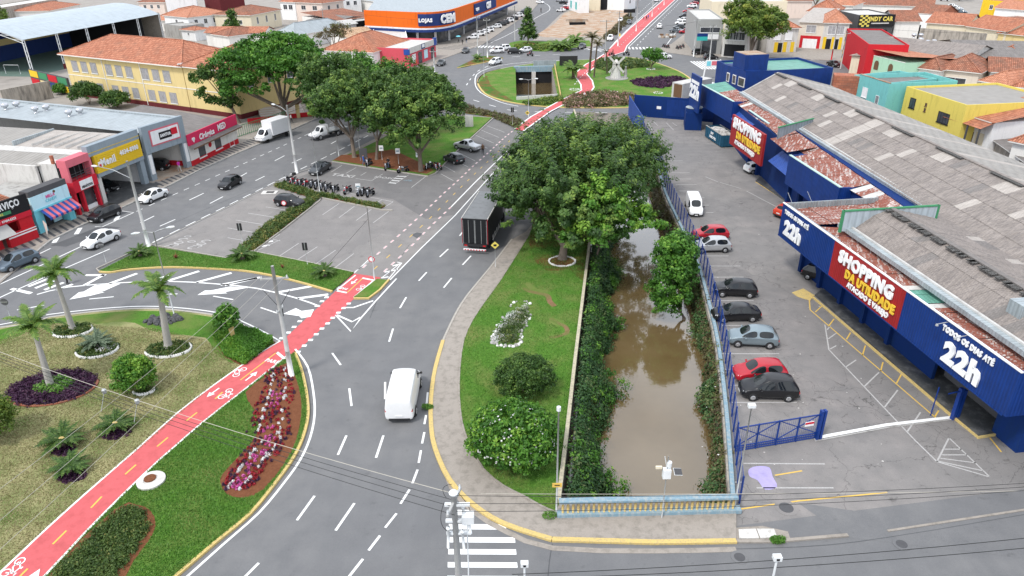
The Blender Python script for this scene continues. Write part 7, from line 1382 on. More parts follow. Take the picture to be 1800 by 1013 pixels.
# roundabout and distant traffic
far = [('hatch', 'dgrey',(823,89),(814,97), 'dark hatchback driving past the pharmacy pavement'),('sedan', 'dgrey',(782,110),(769,120), 'dark sedan stopped beside the pale pole near the pharmacy'),('suv', 'white',(884,110),(857,117), 'white suv rounding the left end of the roundabout'),
       ('suv', 'white',(886,93),(861,94), 'white suv waiting first left of the black suv at the crossing'),('suv', 'white',(895,88),(874,90), 'white car half hidden behind the waiting white suv'),('suv', 'black',(890,95),(921,95), 'black suv between two white cars on the ring road'),('hatch', 'white',(934,91),(912,93), 'white hatchback right of the black suv beside the motorcycle'),
       ('sedan', 'dgrey',(1031,81),(1014,90), 'dark grey sedan turning near the tall palms'),('suv', 'white',(1077,66),(1068,77), 'white suv coming down the far avenue next to the traffic signal'),('hatch', 'grey',(1108,38),(1103,47), 'grey hatchback driving down the left side of the far avenue'),('hatch', 'white',(1094,34),(1087,43), 'silver-white car by the kerb of the far avenue'),
       ('mpv', 'white',(1157,55),(1161,45), 'white minivan driving away up the far avenue'),('hatch', 'white',(1150,6),(1158,0), 'white car at the top of the far avenue'),('hatch', 'white',(1156,103),(1180,103), 'white hatchback right of the small feathery tree'),
       ('suv', 'dgrey',(936,29),(924,39), 'dark suv approaching on the road by the appliance store'),('sedan', 'white',(942,6),(957,7), 'white sedan at the bend of the road at the top'),('suv', 'black',(1216,97),(1243,96), 'black suv parked left of the black hatchback near the corner showroom'),('hatch', 'black',(1236,105),(1262,104), 'black hatchback with red tail light in front of the corner showroom'),
       ('hatch', 'red',(1305,92),(1276,93), 'dark red hatchback parked at the pavement left of the round tree'),('sedan', 'white',(1324,105),(1295,107), 'white car partly hidden by the trunk of the round tree'),('sedan', 'black',(1452,113),(1478,121), 'black and white car parked near the red corner building'),('pickup', 'grey',(1199,58),(1180,57), 'grey pickup nearest in the diagonal row of the far car park')]
for k, c_, a, b, lb in far: carc(k, c_, a, b, lb, 'traffic round the far junction',.97)
row1 = [(831,67),(841,62),(850,58),(857,55),(872,48),(880,44),(886,41),(893,38),(902,34),(910,29),(917,24),(925,19)]; cc = ['white', 'white', 'white', 'white', 'white', 'dgrey', 'dgrey', 'white', 'black', 'white', 'black', 'dgrey']; ordn = ['first', 'second', 'third', 'fourth', 'fifth', 'sixth', 'seventh', 'eighth', 'ninth', 'tenth', 'eleventh', 'twelfth', 'thirteenth', 'fourteenth']
for i,((x, y), c_) in enumerate(zip(row1, cc)): P = at(x, y+2); car(('hatch', 'suv')[i % 2], c_,(P.x, P.y), math.radians(20 if i else 12)+math.pi, '%s car parked outside the orange store, %s from the crosswalk' % ({'dgrey': 'dark grey'}.get(c_, c_), ordn[i]), 'cars parked outside the orange store', far=True)
row2 = [(1193,49),(1197,42),(1200,36),(1203,30),(1206,26),(1209,21),(1212,17),(1216,12),(1220,7),(1224,3)]; cc = ['dgrey', 'white', 'white', 'black', 'black', 'red', 'black', 'white', 'red', 'black']
for i,((x, y), c_) in enumerate(zip(row2, cc)): P = at(x, y+2); car(('hatch', 'suv')[i % 2], c_,(P.x, P.y), math.radians(172), '%s car, %s behind the grey pickup in the far diagonal row' % ({'dgrey': 'dark grey'}.get(c_, c_), ordn[i]), 'cars in the far diagonal row', far=True)
for i,((x, y), c_) in enumerate(zip([(1204,57),(1210,50),(1216,44),(1222,36)],['red', 'black', 'white', 'white'])): P = at(x, y+2); car('hatch', c_,(P.x, P.y), math.radians(172), '%s car by the side wall of the corner showroom, %s in its row' % (c_, ordn[i]), 'cars beside the corner showroom', far=True)
for i,((x, y), c_) in enumerate(zip([(986,21),(993,17),(998,13),(990,7),(984,3),(978,-2)],['white', 'red', 'white', 'black', 'silver', 'black'])): P = at(x, y); car('hatch', c_,(P.x, P.y), math.radians(150), '%s car parked above the excavated lot, %s in its row' % (c_, ordn[i]), 'cars above the excavated lot', far=True)
for i,(x, y, c_) in enumerate(((1675,14, 'white'),(1683,18, 'silver'),(1660,2, 'white'),(1690,24, 'bluegrey'))): P = at(x, y); car('hatch', c_,(P.x, P.y), math.radians(-40), '%s car in the side street at the upper right, %s from the bottom' % ({'bluegrey': 'blue-grey'}.get(c_, c_),('second', 'third', 'fourth', 'first')[i]), 'cars in the upper right side street', far=True)
# big dark truck
a, b = at(836,445), at(887,352); d = (b-a).normalized(); tr = thing('box_truck', 'large black box truck with red and white reflective bumper driving up the main road', 'truck', a, math.atan2(d.y, d.x)); tr.scale = (1.06,1.06,1.06); mt['tbox'] = weathered('truck_box_dark',(.014,.015,.017),(.03,.03,.032),.3,.5, True,.45); mt['troof'] = weathered('truck_roof_grey',(.17,.175,.18),(.09,.09,.09),.4,.5, False,.4)
MB().box(.1,8.2,-1.28,1.28,1.0,3.62).build('cargo_box', 'tbox', tr); MB().box(.08,8.25,-1.3,1.3,3.62,3.68).build('box_roof', 'troof', tr)
for s in (-1,1): MB().box(.05,8.2, s*1.31-.03, s*1.31+.03,3.58,3.72).build('roof_rail', 'concl', tr); MB().box(.02,.1, s*.64-.6, s*.64+.6,1.05,3.5).build('rear_door', 'tbox', tr)
for y in (-1.2,-.64,-.04,.04,.64,1.2): MB().box(-.02,.04, y-.02, y+.02,1.05,3.5).build('door_bar', 'steel', tr)
for y in (-1.29,1.29): MB().box(-.01,.1, y-.02, y+.02,1.0,3.65).build('corner_post', 'car_red', tr)
MB().box(-.1,.05,-1.2,1.2,.75,1.0).build('rear_sill', 'plastic', tr); MB().box(-.35,-.2,-1.15,1.15,.42,.55).build('bumper_bar', 'white2', tr)
for i in range(8): MB().box(-.36,-.345,-1.15+i*.29,-1.0+i*.29,.43,.54).build('reflector', 'scarlet', tr)
for s in (-1,1): MB().box(-.13,-.1, s*.95-.15, s*.95+.15,.78,.92).build('tail_light', 'tail', tr)
MB().box(0,9.6,-.45,.45,.6,.95).build('chassis', 'plastic', tr); MB().box(8.45,10.3,-1.15,1.15,.6,2.6).build('cab', 'car_dgrey', tr); MB().box(10.28,10.34,-1.0,1.0,1.5,2.4).build('windscreen', 'cglass', tr)
for x in (1.6,2.7,9.3):
    for s in (-1,1): o = link('wheel', wheelme, 'rubber', tr); o.location = (x, s*1.0,.48); o.scale = (.48,.5,.48)
for i in range(5): MB().box(2.5+i*1.0,2.6+i*1.0,-1.33,-1.28,.45,1.05).build('side_guard_post', 'concl', tr)
MB().box(2.4,6.8,-1.33,-1.28,.5,.6).build('side_guard', 'concl', tr)
# white box truck by the kerb
def smalltruck(a, b, label, name, cat='truck'):
    a, b = at(*a), at(*b); d = (b-a).normalized(); t = thing(name, label, cat, a, math.atan2(d.y, d.x)); return t
t = smalltruck((506,236),(447,256), 'white box truck parked at the avenue kerb in front of the school', 'box_truck')
MB().box(.2,4.5,-1.1,1.1,.9,3.2).build('cargo_box', 'car_white', t); MB().box(0.2,6.2,-.5,.5,.5,.9).build('chassis', 'plastic', t)
b_, g_ = body_mesh([(-.6,.45,1.2,2.1,.9,.9,.75),(-.5,.4,1.25,2.25,.98,.96,.8),(.2,.4,1.25,2.25,.98,.96,.8),(.5,.4,1.2,2.1,.98,.95,.76),(1.1,.4,1.15,1.3,.96,.92,.74),(1.6,.42,.95,1.05,.88,.84,.64),(1.75,.5,.65,.75,.7,.68,.5)],(2,3),(3,)); 
for nm, me, mm in (('cab', b_, 'car_white'),('windows', g_, 'cglass')): o = link(nm, me, mm, t); o.location = (5.1,0,0)
for x in (1.2,5.7):
    for s in (-1,1): o = link('wheel', wheelme, 'rubber', t); o.location = (x, s*.85,.37); o.scale = (.37,.35,.37)
m = MB(); m.box(6.7,6.8,-.5,.5,.5,.9); m.build('grille', 'plastic', t)
for s in (-1,1): MB().box(6.62,6.78, s*.65-.15, s*.65+.15,.85,1.05).build('headlight', 'lamp', t)
t = smalltruck((606,232),(540,250), 'old white flatbed tow truck parked in front of the plaza trees', 'tow_truck'); b_, g_ = body_mesh([(-.9,.6,1.2,1.9,.85,.85,.6),(-.8,.55,1.25,2.05,.95,.92,.66),(-.1,.55,1.25,2.05,.95,.92,.66),(.2,.55,1.2,1.95,.95,.92,.64),(.6,.55,1.15,1.3,.95,.85,.66),(1.7,.55,1.1,1.2,.92,.72,.5),(1.9,.6,.85,.95,.85,.7,.45)],(2,3),(3,))
for nm, me, mm in (('cab', b_, 'car_white'),('windows', g_, 'cglass')): o = link(nm, me, mm, t); o.location = (5.2,0,0)
MB().box(0,4.4,-1.1,1.1,.95,1.1).build('flatbed', 'steel', t); MB().box(0,6.4,-.4,.4,.6,.95).build('chassis', 'plastic', t); MB().box(6.95,7.15,-1.,1.,.5,.75).build('bumper', 'chrome', t); MB().box(4.2,4.3,-1.1,1.1,1.1,2.3).build('headboard', 'steel', t)
for x in (1.2,2.3,6.0):
    for s in (-1,1): o = link('wheel', wheelme, 'rubber', t); o.location = (x, s*.95,.42); o.scale = (.42,.38,.42); o2 = link('rim', rimme, 'soil2', o)
for s in (-1,1): o = MB(); o.lathe((7.05, s*.7,.98),[(.12,-.05),(.12,.05)],12, 'x'); o.build('headlight', 'lamp', t)
# white lorry behind the blue wall
a, b = at(1196,176), at(1225,155); t = thing('lorry', 'white lorry box with a picture on its rear, parked behind the blue boundary wall', 'truck', at(1188,182), math.radians(38)); MB().box(0,9,-1.3,1.3,1.,3.9).build('cargo_box', 'roofw', t); MB().box(-.04,0,-1.2,.8,1.2,3.7).build('rear_picture', 'brown', t); MB().box(0,9,-.4,.4,.5,1.).build('chassis', 'plastic', t)
for x in (1.5,2.8,8):
    for s in (-1,1): o = link('wheel', wheelme, 'rubber', t); o.location = (x, s*1.0,.48); o.scale = (.48,.5,.48)
MB().box(9.2,10.8,-1.2,1.2,.6,2.7).build('cab', 'car_white', t)
# ---- motorcycles
def moto_parts():
    P = []
    for x in (-.62,.66): m = MB(); n = 16; m.lathe((x,0,.3),[(.22,-.045),(.3,-.05),(.3,.05),(.22,.045)], n, 'y'); P.append(('wheel', m.me(True), 'rubber')); m = MB(); m.lathe((x,0,.3),[(.07,-.06),(.07,.06)],8, 'y'); P.append(('hub', m.me(), 'rim'))
    m = MB(); m.tube([(.66,.07,.3),(.42,.07,.95)],.03,6); m.tube([(.66,-.07,.3),(.42,-.07,.95)],.03,6); P.append(('fork', m.me(), 'chrome', 'stuff'))
    m = MB(); m.tube([(.42,-.34,1.02),(.36,-.12,.98),(.36,.12,.98),(.42,.34,1.02)],.022,6); P.append(('handlebar', m.me(), 'plastic'))
    m = MB(); m.tube([(-.1,0,.74),(.12,0,.82),(.34,0,.80)],[.1,.17,.10],10); P.append(('tank', m.me(True), None))
    m = MB(); m.tube([(-.85,0,.80),(-.5,0,.76),(-.08,0,.74)],[.08,.12,.1],8); P.append(('seat', m.me(True), 'plastic'))
    m = MB(); m.box(-.2,.25,-.13,.13,.28,.62); P.append(('engine', m.me(), 'dgrey')); m = MB(); m.tube([(.1,-.16,.35),(-.75,-.18,.38)],[.035,.055],7); P.append(('exhaust', m.me(), 'chrome'))
    m = MB(); m.tube([(-.62,.1,.3),(-.1,.1,.45)],.03,6); m.tube([(-.62,-.1,.3),(-.1,-.1,.45)],.03,6); P.append(('swingarm', m.me(), 'plastic', 'stuff'))
    m = MB(); m.lathe((.48,0,.88),[(.09,-.05),(.10,.04),(.02,.07)],10, 'x'); P.append(('headlight', m.me(True), 'lamp')); m = MB(); m.tube([(.85,0,.55),(.7,0,.64),(.5,0,.62)],[.05,.07,.05],6); P.append(('mudguard', m.me(True), None)); m = MB(); m.tube([(-.95,0,.72),(-.82,0,.78)],.06,6); P.append(('tail_light', m.me(), 'tail'))
    for s in (-1,1): m = MB(); m.tube([(.38, s*.26,1.02),(.34, s*.32,1.2)],[.012,.05],6); P.append(('mirror', m.me(), 'plastic'))
    return P
MP = moto_parts()
def moto(px, ang, col, label, group='motorcycles in the car park', box=False, helmet=None, lean=.12):
    c = at(*px); t = thing('motorcycle', label, 'motorcycle',(c.x, c.y,.006), ang, group); t.rotation_euler = (lean,0, ang)
    for p in MP:
        o = link(p[0], p[1], p[2] or col, t, oslot=True)
        if len(p) > 3: o['kind'] = 'stuff'
    if box: MB().box(-1.25,-.85,-.22,.22,.85,1.2).build('top_box', 'plastic', t)
    if helmet: m = MB(); m.lathe((-.35,0,.86),[(.12,0),(.15,.1),(.12,.2),(.02,.25)],10); m.build('helmet', helmet, t, True)
    return t
ma = at(484,328); mb_ = at(690,355); md_ = math.atan2(mb_.y-ma.y, mb_.x-ma.x)+math.pi/2
rowm = [(509,326, 'black', True),(517,328, 'car_red', False),(527,331, 'car_red', False),(533,332, 'black', False),(542,333, 'car_red', False),(553,333, 'car_dgrey', False),(560,335, 'black', False),(569,337, 'car_dgrey', False),(578,339, 'black', False),(591,342, 'black', False),(612,344, 'car_red', False),(635,347, 'car_silver', False),(643,347, 'black', False),(652,349, 'black', False)]
for i,(x, y, c_, bx) in enumerate(rowm): moto((x, y-4), md_+math.pi+random.uniform(-.25,.15), c_, '%s motorcycle, %s from the avenue in the row behind the planted strip' % ({'car_red': 'red and black', 'car_dgrey': 'dark grey', 'car_silver': 'silver and black', 'black': 'black'}[c_], ordn[i]), box=bx)
moto((650,292),-1.9, 'black', 'black motorcycle standing alone facing the lot by the slim plaza tree', 'motorcycles by the plaza lawn', helmet='black'); moto((682,298),-1.9, 'black', 'black motorcycle with a seated rider parked below the plaza sign', 'motorcycles by the plaza lawn'); moto((709,304),-2.7, 'car_silver', 'silver and black motorcycle side-on beside the disabled bay', 'motorcycles by the plaza lawn')
moto((755,298),-2.2, 'black', 'black motorcycle with white helmet left of the red ones', 'motorcycles by the plaza lawn', helmet='white2'); moto((765,299),-1., 'car_red', 'bright red motorcycle nearest the lot line', 'motorcycles by the plaza lawn'); moto((771,297),-.9, 'car_red', 'second bright red motorcycle close to the dark hatchback', 'motorcycles by the plaza lawn')
moto((189,346),1.9, 'car_silver', 'grey motorcycle parked outside the red glasses shop', None); moto((645,290),-1.2, 'car_red', 'red motorcycle with loaded bags beside the dark notice board', 'motorcycles by the plaza lawn')
for i,(x, y) in enumerate(((1166,84),(1170,85),(1174,85),(1190,87),(1195,86),(1200,84))): moto((x, y),1.8, 'black', 'black motorcycle, %s from the left in the clump by the far pavement corner' % ordn[i], 'motorcycles at the far pavement corner')
# ================================================================ PEOPLE
def person_mesh(pose, top, bottom, hair='hair', skin='skin', shoes='black', fem=False):
    J = {'pelvis': (0,0,.95), 'chest': (0,0,1.28), 'neck': (0,0,1.48), 'head': (.02,0,1.6), 'crown': (.01,0,1.72)}
    sw = .19 if not fem else .165; st = pose.get('stride',.22)
    E_ = [('pelvis', 'chest'),('chest', 'neck'),('neck', 'head'),('head', 'crown')]; R_ = {'pelvis': .145, 'chest': .15, 'neck': .06, 'head': .095, 'crown': .08}
    for s, n in ((1, 'l'),(-1, 'r')):
        J[n+'sh'] = (0, s*sw,1.42); sd = s*st; J[n+'el'] = (-.05-sd*.4, s*(sw+.06),1.14); J[n+'ha'] = (.10-sd*.7, s*(sw+.05),.90); J[n+'fi'] = (.14-sd*.75, s*(sw+.04),.80)
        J[n+'hi'] = (0, s*.095,.90); J[n+'kn'] = (.06+sd*.55, s*.10,.50); J[n+'an'] = (sd*1.0-.02, s*.10,.09); J[n+'to'] = (sd*1.0+.16, s*.115,.04)
        if pose.get('sit'): J[n+'kn'] = (.42, s*.16,.88); J[n+'an'] = (.36, s*.18,.42); J[n+'to'] = (.5, s*.19,.38); J[n+'ha'] = (.46, s*.25,1.08); J[n+'fi'] = (.52, s*.24,1.1); J[n+'el'] = (.18, s*.28,1.16)
        E_ += [('chest', n+'sh'),(n+'sh', n+'el'),(n+'el', n+'ha'),(n+'ha', n+'fi'),('pelvis', n+'hi'),(n+'hi', n+'kn'),(n+'kn', n+'an'),(n+'an', n+'to')]
        for k, r in (('sh',.07),('el',.045),('ha',.034),('fi',.028),('hi',.10),('kn',.062),('an',.042),('to',.038)): R_[n+k] = r
    ks = list(J); me = bpy.data.meshes.new('p'); me.from_pydata([J[k] for k in ks],[(ks.index(a), ks.index(b)) for a, b in E_],[]); o = bpy.data.objects.new('p', me); C.objects.link(o); sk = o.modifiers.new('k', 'SKIN'); o.modifiers.new('s', 'SUBSURF').levels = 1
    for i, k in enumerate(ks): v = me.skin_vertices[0].data[i]; v.radius = (R_[k],)*2 if k not in ('pelvis', 'chest') else (R_[k]*.8, R_[k]*1.1); v.use_root = (k == 'pelvis')
    dg = bpy.context.evaluated_depsgraph_get(); m2 = bpy.data.meshes.new_from_object(o.evaluated_get(dg)); C.objects.unlink(o); bpy.data.objects.remove(o); m2.materials.clear()
    for k in (skin, top, bottom, hair, shoes): m2.materials.append(mt[k])
    for p in m2.polygons:
        c = p.center; p.use_smooth = True; z = c.z; ay = abs(c.y)
        if z > 1.66 or (z > 1.5 and c.x < -.03): mi = 3
        elif z > 1.49: mi = 0
        elif ay > sw+.0 and z < 1.2 and not pose.get('long'): mi = 0
        elif z > .97 or (ay > sw and z > .8): mi = 1
        elif z < (.08 if not pose.get('sit') else .40): mi = 4
        else: mi = 2
        if pose.get('sit') and ay > .2 and z > 1.0 and c.x > .2: mi = 0
        p.material_index = mi
    return m2
def person(px, ang, label, top, bottom, pose={}, group=None, z=.0, pos=None, s=1.):
    P = pos or at(*px); o = bpy.data.objects.new('person', person_mesh(pose, top, bottom)); C.objects.link(o); o.location = (P.x, P.y, z); o.rotation_euler = (0,0, ang); o.scale = (s, s, s)
    f = MB(); f.tube([(.09,0,1.585),(.135,0,1.57)],[.022,.012],6); link('nose', f.me(True), 'skin', o); return tag(o, label, 'person', group)
mt['magenta'] = paint('magenta_cloth',(.55,.02,.38)); mt['denim'] = paint('denim',(.10,.16,.26)); mt['bluet'] = paint('blue_cloth',(.03,.12,.45)); mt['oranget'] = paint('orange_cloth',(.85,.16,.02))
person((317,304),2.6, 'pedestrian in a magenta top and light trousers walking past the grey garage', 'magenta', 'concl',{}, z=.12); person((849,272),-1.4, 'person in dark clothes standing behind the silver pickup', 'brown', 'black', dict(long=1)); person((119,500),.6, 'person in black shorts standing on the road behind the palm crown', 'black', 'black', dict(stride=.05))
person((513,218),.4, 'person in white shirt on the striped pavement by the low red wall', 'white2', 'dgrey',{}, z=.12); person((640,292),0, 'person in a blue shirt sitting beside the dark notice board', 'bluet', 'denim', dict(long=1)); person((806,76),0, 'person under a blue umbrella on the striped pavement', 'dgrey', 'black', dict(long=1), 'people on the striped pavement')
person((813,79),1, 'person in black walking right of the blue umbrella', 'black', 'black', dict(long=1), 'people on the striped pavement'); person((820,77),2, 'dark dressed person nearest the crosswalk on the striped pavement', 'black', 'denim', dict(long=1), 'people on the striped pavement')
person((732,116),0, 'person in bright orange standing at the pharmacy door', 'oranget', 'oranget', dict(long=1), z=.1); person((1131,36),-1.2, 'person in white walking on the far red path', 'white2', 'black',{}, 'walkers on the far red path',.16); person((1136,37),-1.2, 'person in dark clothes next to the walker in white', 'black', 'black', dict(long=1), 'walkers on the far red path',.16); person((1139,35),-1.2, 'person in blue behind the other two walkers', 'bluet', 'navy', dict(long=1), 'walkers on the far red path',.16)
person((1157,22),-1.2, 'cyclist-like figure in white farther up the red path', 'white2', 'pink',{}, None,.16)
def rider(px, ang, col, label, top):
    m_ = moto(px, ang, col, 'motorcycle under the '+label, 'moving motorcycles', lean=0); P = at(*px); d = Vector((math.cos(ang), math.sin(ang),0)); q = P-d*.35; o = person(None, ang, label, top, 'black', dict(sit=1, long=1), 'riders',-.02, q); h = MB(); h.lathe((.01,0,1.52),[(.1,0),(.14,.08),(.13,.17),(.07,.24),(.01,.26)],10); h.build('helmet', 'black', o, True)
rider((930,47),-1.7, 'black', 'rider in dark clothes on the road left of the excavation', 'dgrey'); rider((951,22),-1.6, 'black', 'rider near the bend at the top of the photo', 'black'); rider((1101,98),2.9, 'black', 'rider waiting at the end of the red path', 'black'); rider((932,99),2.8, 'car_red', 'rider stopped behind the white hatchback', 'black'); rider((1075,99),2.6, 'black', 'rider crossing the red path by the bare palm', 'brown')
u = at(806,76); t = thing('umbrella', 'bright blue umbrella above the striped pavement', 'umbrella', u); m = MB(); m.lathe((0,0,1.9),[(.75,0),(.6,.18),(.02,.32)],10); m.build('canopy', 'sblue', t); m = MB(); m.tube([(0,0,1.1),(0,0,2.1)],.015,5); m.build('shaft', 'steel', t)
person(None,-1.9, 'rider in black sitting on the motorcycle below the plaza sign', 'black', 'denim', dict(sit=1, long=1), None,-.02, at(682,298)+Vector((.1,.33,0)))
# ================================================================ POLES, LAMPS, SIGNS, WIRES
def pole(label, base, top, r=.15, white=1.6, name='utility_pole', h=None, mat='pole', group='concrete utility poles', wmat='white', zb=.1, cat='pole'):
    P = at(*base) if not isinstance(base, Vector) else base; H_ = h or hgt(P, top); t = thing(name, label, cat,(P.x, P.y, zb),0, group); m = MB(); m.tube([(0,0, white),(0,0, H_)],[r*.88, r*.6],10); m.build('shaft', mat, t, True)
    if white: m = MB(); m.tube([(0,0,-.05),(0,0, white)],[r*1.08, r*.92],10); m.build('painted_base', wmat, t, True)
    return t, H_, P
def crossarm(t, z, w_, ang, y=0, mat='pole', ins=3, name='crossarm'):
    d = Vector((math.cos(ang), math.sin(ang),0)); MB().bar(d*-w_/2+Vector((0,0, z)), d*w_/2+Vector((0,0, z)),.1,.12).build(name, mat, t); out = []
    for i in range(ins): k = -w_/2*.9+i*(w_*.9)/(ins-1); m = MB(); m.lathe((d.x*k, d.y*k, z+.06),[(.04,0),(.06,.05),(.04,.1),(.05,.15),(.02,.2)],8); m.build('insulator', 'steelw', t, True); out.append(t.location+Vector((d.x*k, d.y*k, z+.25)))
    return out
def lamparm(t, z, L_, ang, rise=.5, mat='steel'):
    d = Vector((math.cos(ang), math.sin(ang),0)); m = MB(); m.tube([(0,0, z), d*L_*.5+Vector((0,0, z+rise*.7)), d*L_+Vector((0,0, z+rise))],.035,6); m.build('lamp_arm', mat, t, True); m = MB(); e = d*L_+Vector((0,0, z+rise)); m.tube([e, e+d*.35, e+d*.7],[.05,.13,.08],8); m.build('lamp_head', 'steelw', t, True)
def wire(pts, sag, r=.012, label=None, mat='cable', name='wire', group='overhead wires'):
    m = MB()
    for a, b in zip(pts, pts[1:]):
        q = [a.lerp(b, i/14)-Vector((0,0, sag*4*(i/14)*(1-i/14))) for i in range(15)]; m.tube(q, r,4)
    o = m.build(name, mat); return tag(o, label, 'wire', group)
p1, h1, P1_ = pole('white-footed concrete pole with crossarm beside the red cycle path',(513,663),470,.2,2.3, zb=.1); a1_ = crossarm(p1, h1-1.0,2.,.1); a1b = crossarm(p1, h1-3.6,1.,1.4, ins=2)
for s in (-1,1): m = MB(); m.tube([(0,0, h1-3.4),(s*1.0,0, h1-1.9)],.02,5); m.build('stay_rod', 'plastic', p1)
m = MB(); m.tube([(0,.22, h1-4.2),(0,.22, h1-3.6)],.14,8); m.build('transformer_can', 'plastic', p1)
p2, h2, _ = pole('white-footed concrete pole with a single lamp arm at the tip of the avenue island',(262,435),285,.2,2.0); lamparm(p2, h2-1.9,3.6, math.radians(170),1.2)
p3, h3, _ = pole('white-footed concrete pole beside the dark sedan at the plaza corner',(522,305),187,.2,2.6); lamparm(p3, h3-1.,2.2, math.radians(150),.9)
def dlamp(label, base, top, group='double-headed street lamps', r=.07, ang=0., L_=1.0, name='street_lamp'):
    t, H_, P = pole(label, base, top, r,0, name, mat='steel', group=group, cat='lamp'); lamparm(t, H_-.1, L_, ang,.2); lamparm(t, H_-.1, L_, ang+math.pi,.2); return t
dlamp('tall double-headed street lamp behind the dark rocks in the garden',(307,556),409, ang=.5); dlamp('double-headed lamp in front of the roundabout culvert',(929,207),141, ang=.1)
for lb, b, tp in (('thin steel lamp pole between two motorcycles in the row',(563,344),232),('thin lamp pole with stay wire near the red crossing',(659,495),367),('thin grey lamp pole at the avenue edge of the plaza lawn',(596,276),238),('plain grey pole beside the plaza notice board',(634,280),220),('thin grey lamp pole on the left end of the roundabout',(851,137),83)): pole(lb, b, tp,.06,0, 'lamp_pole', mat='steel', group='thin steel poles')
m = MB(); q = at(659,495); e = at(575,468); w0_ = Vector((q.x, q.y, hgt(q,385))); wire([w0_, Vector((e.x, e.y,.1))],0.,.014, 'thin stay wire from the lamp pole to the grass island')
# near big pole at the bottom
T5 = at(797,866,10.2); B5 = Vector((T5.x, T5.y,0)); p5, h5, _ = pole('big grey utility pole with white switch gear at the bottom of the photo', B5,0,.2,0, h=10.2, group=None, zb=0)
c5 = crossarm(p5,9.7,1.7, math.radians(75)); 
for i,(x, y, z, l) in enumerate(((.35,.1,9.3,.9),(.55,.1,8.8,.9),(-.3,-.1,8.3,1.),(.3,-.2,8.2,1.))): m = MB(); m.tube([(x, y, z),(x*1.15, y-.1, z-l)],.06,8); m.lathe((x, y, z),[(.09,0),(.09,.08),(.03,.12)],8); m.build('fuse_switch', 'steelw', p5, True)
for z in (9.5,8.6,7.9): MB().box(-.4,.65,-.08,.08, z, z+.1).build('bracket', 'steelw', p5)
m = MB(); m.box(.3,.8,-.2,.2,8.6,9.0); m.build('switch_box', 'steelw', p5); m = MB(); m.tube([(.5,0,8.4),(.35,-.1,0)],.03,6); m.build('conduit', 'steelw', p5); m = MB(); m.lathe((0,0,10.1),[(.16,0),(.2,.1),(.1,.2)],10); m.build('cap', 'steelw', p5)
for a, b, c_ in (((-.4,0,9.7),(-.9,-.2,8.4),(-.1,0,7.9)),((.1,.4,9.9),(1.,.2,8.8),(.5,.1,8.3)),((-.3,0,9.9),(-.7,.3,10.3),(-.1,.5,10.2))): m = MB(); pts = [Vector(a).lerp(Vector(b), t).lerp(Vector(b).lerp(Vector(c_), t), t) for t in [i/8 for i in range(9)]]; m.tube(pts,.012,5); m.build('jumper_cable', 'cable', p5)
# wires: left bundle, right bundle, cross wires to the pole in the garden
LFAR = [at(-40,594,9), at(-40,600,8.6), at(-40,608,8.2)]
for i,(z, mt_) in enumerate(((9.9, 'cablew'),(9.75, 'cable'),(9.6, 'cable'),(9.4, 'cable'))): a = T5+Vector((-.1+.05*i,.3-.25*i, z-10.2)); e = at(-60,596+5*i,9.2); wire([a, e],.5,.016,('pale top wire', 'upper black wire', 'middle black wire', 'lowest black wire')[i]+' running from the bottom pole towards the left palms', mt_)
for i in range(3): a = T5+Vector((.1,.25-.3*i,-.4-.15*i)); e = at(1860,846+6*i,8.6); wire([a, e],.35,.015,('upper', 'middle', 'lower')[i]+' black wire from the bottom pole to the right edge')
for i, pxy in enumerate(((-60,905),(-60,965),(-60,1020))): wire([a1_[i], at(*pxy,9.)],.3,.012,('upper', 'middle', 'lower')[i]+' pale wire from the garden pole crossarm to the lower left', 'cablew')
sp_ = [(180,686),(240,706),(198,703),(222,708)]
for i,(x, y) in enumerate(((183,688),(241,706))): q = at(x, y,8.9); m = MB(); m.lathe((0,0,0),[(.05,-.15),(.12,-.1),(.12,.1),(.05,.15)],8); m.tube([(0,0,0),(-.1,-.6,-.9)],.015,4); o = m.build('cable_splice', 'steel'); o.location = q; tag(o,('left', 'right')[i]+' grey splice box hanging on the overhead wires', 'splice box')
for i, y in enumerate((1010,1018)): wire([at(900, y,7), at(1860, y-70+i*10,7)],.3,.02,('upper', 'lower')[i]+' twisted cable crossing the lower right corner')
for i, y in enumerate((866,870)): pass
wire([at(845,868,8.5), at(1860,862,8.5)],.1,.012, 'pale wire crossing above the balustrade', 'cablew')
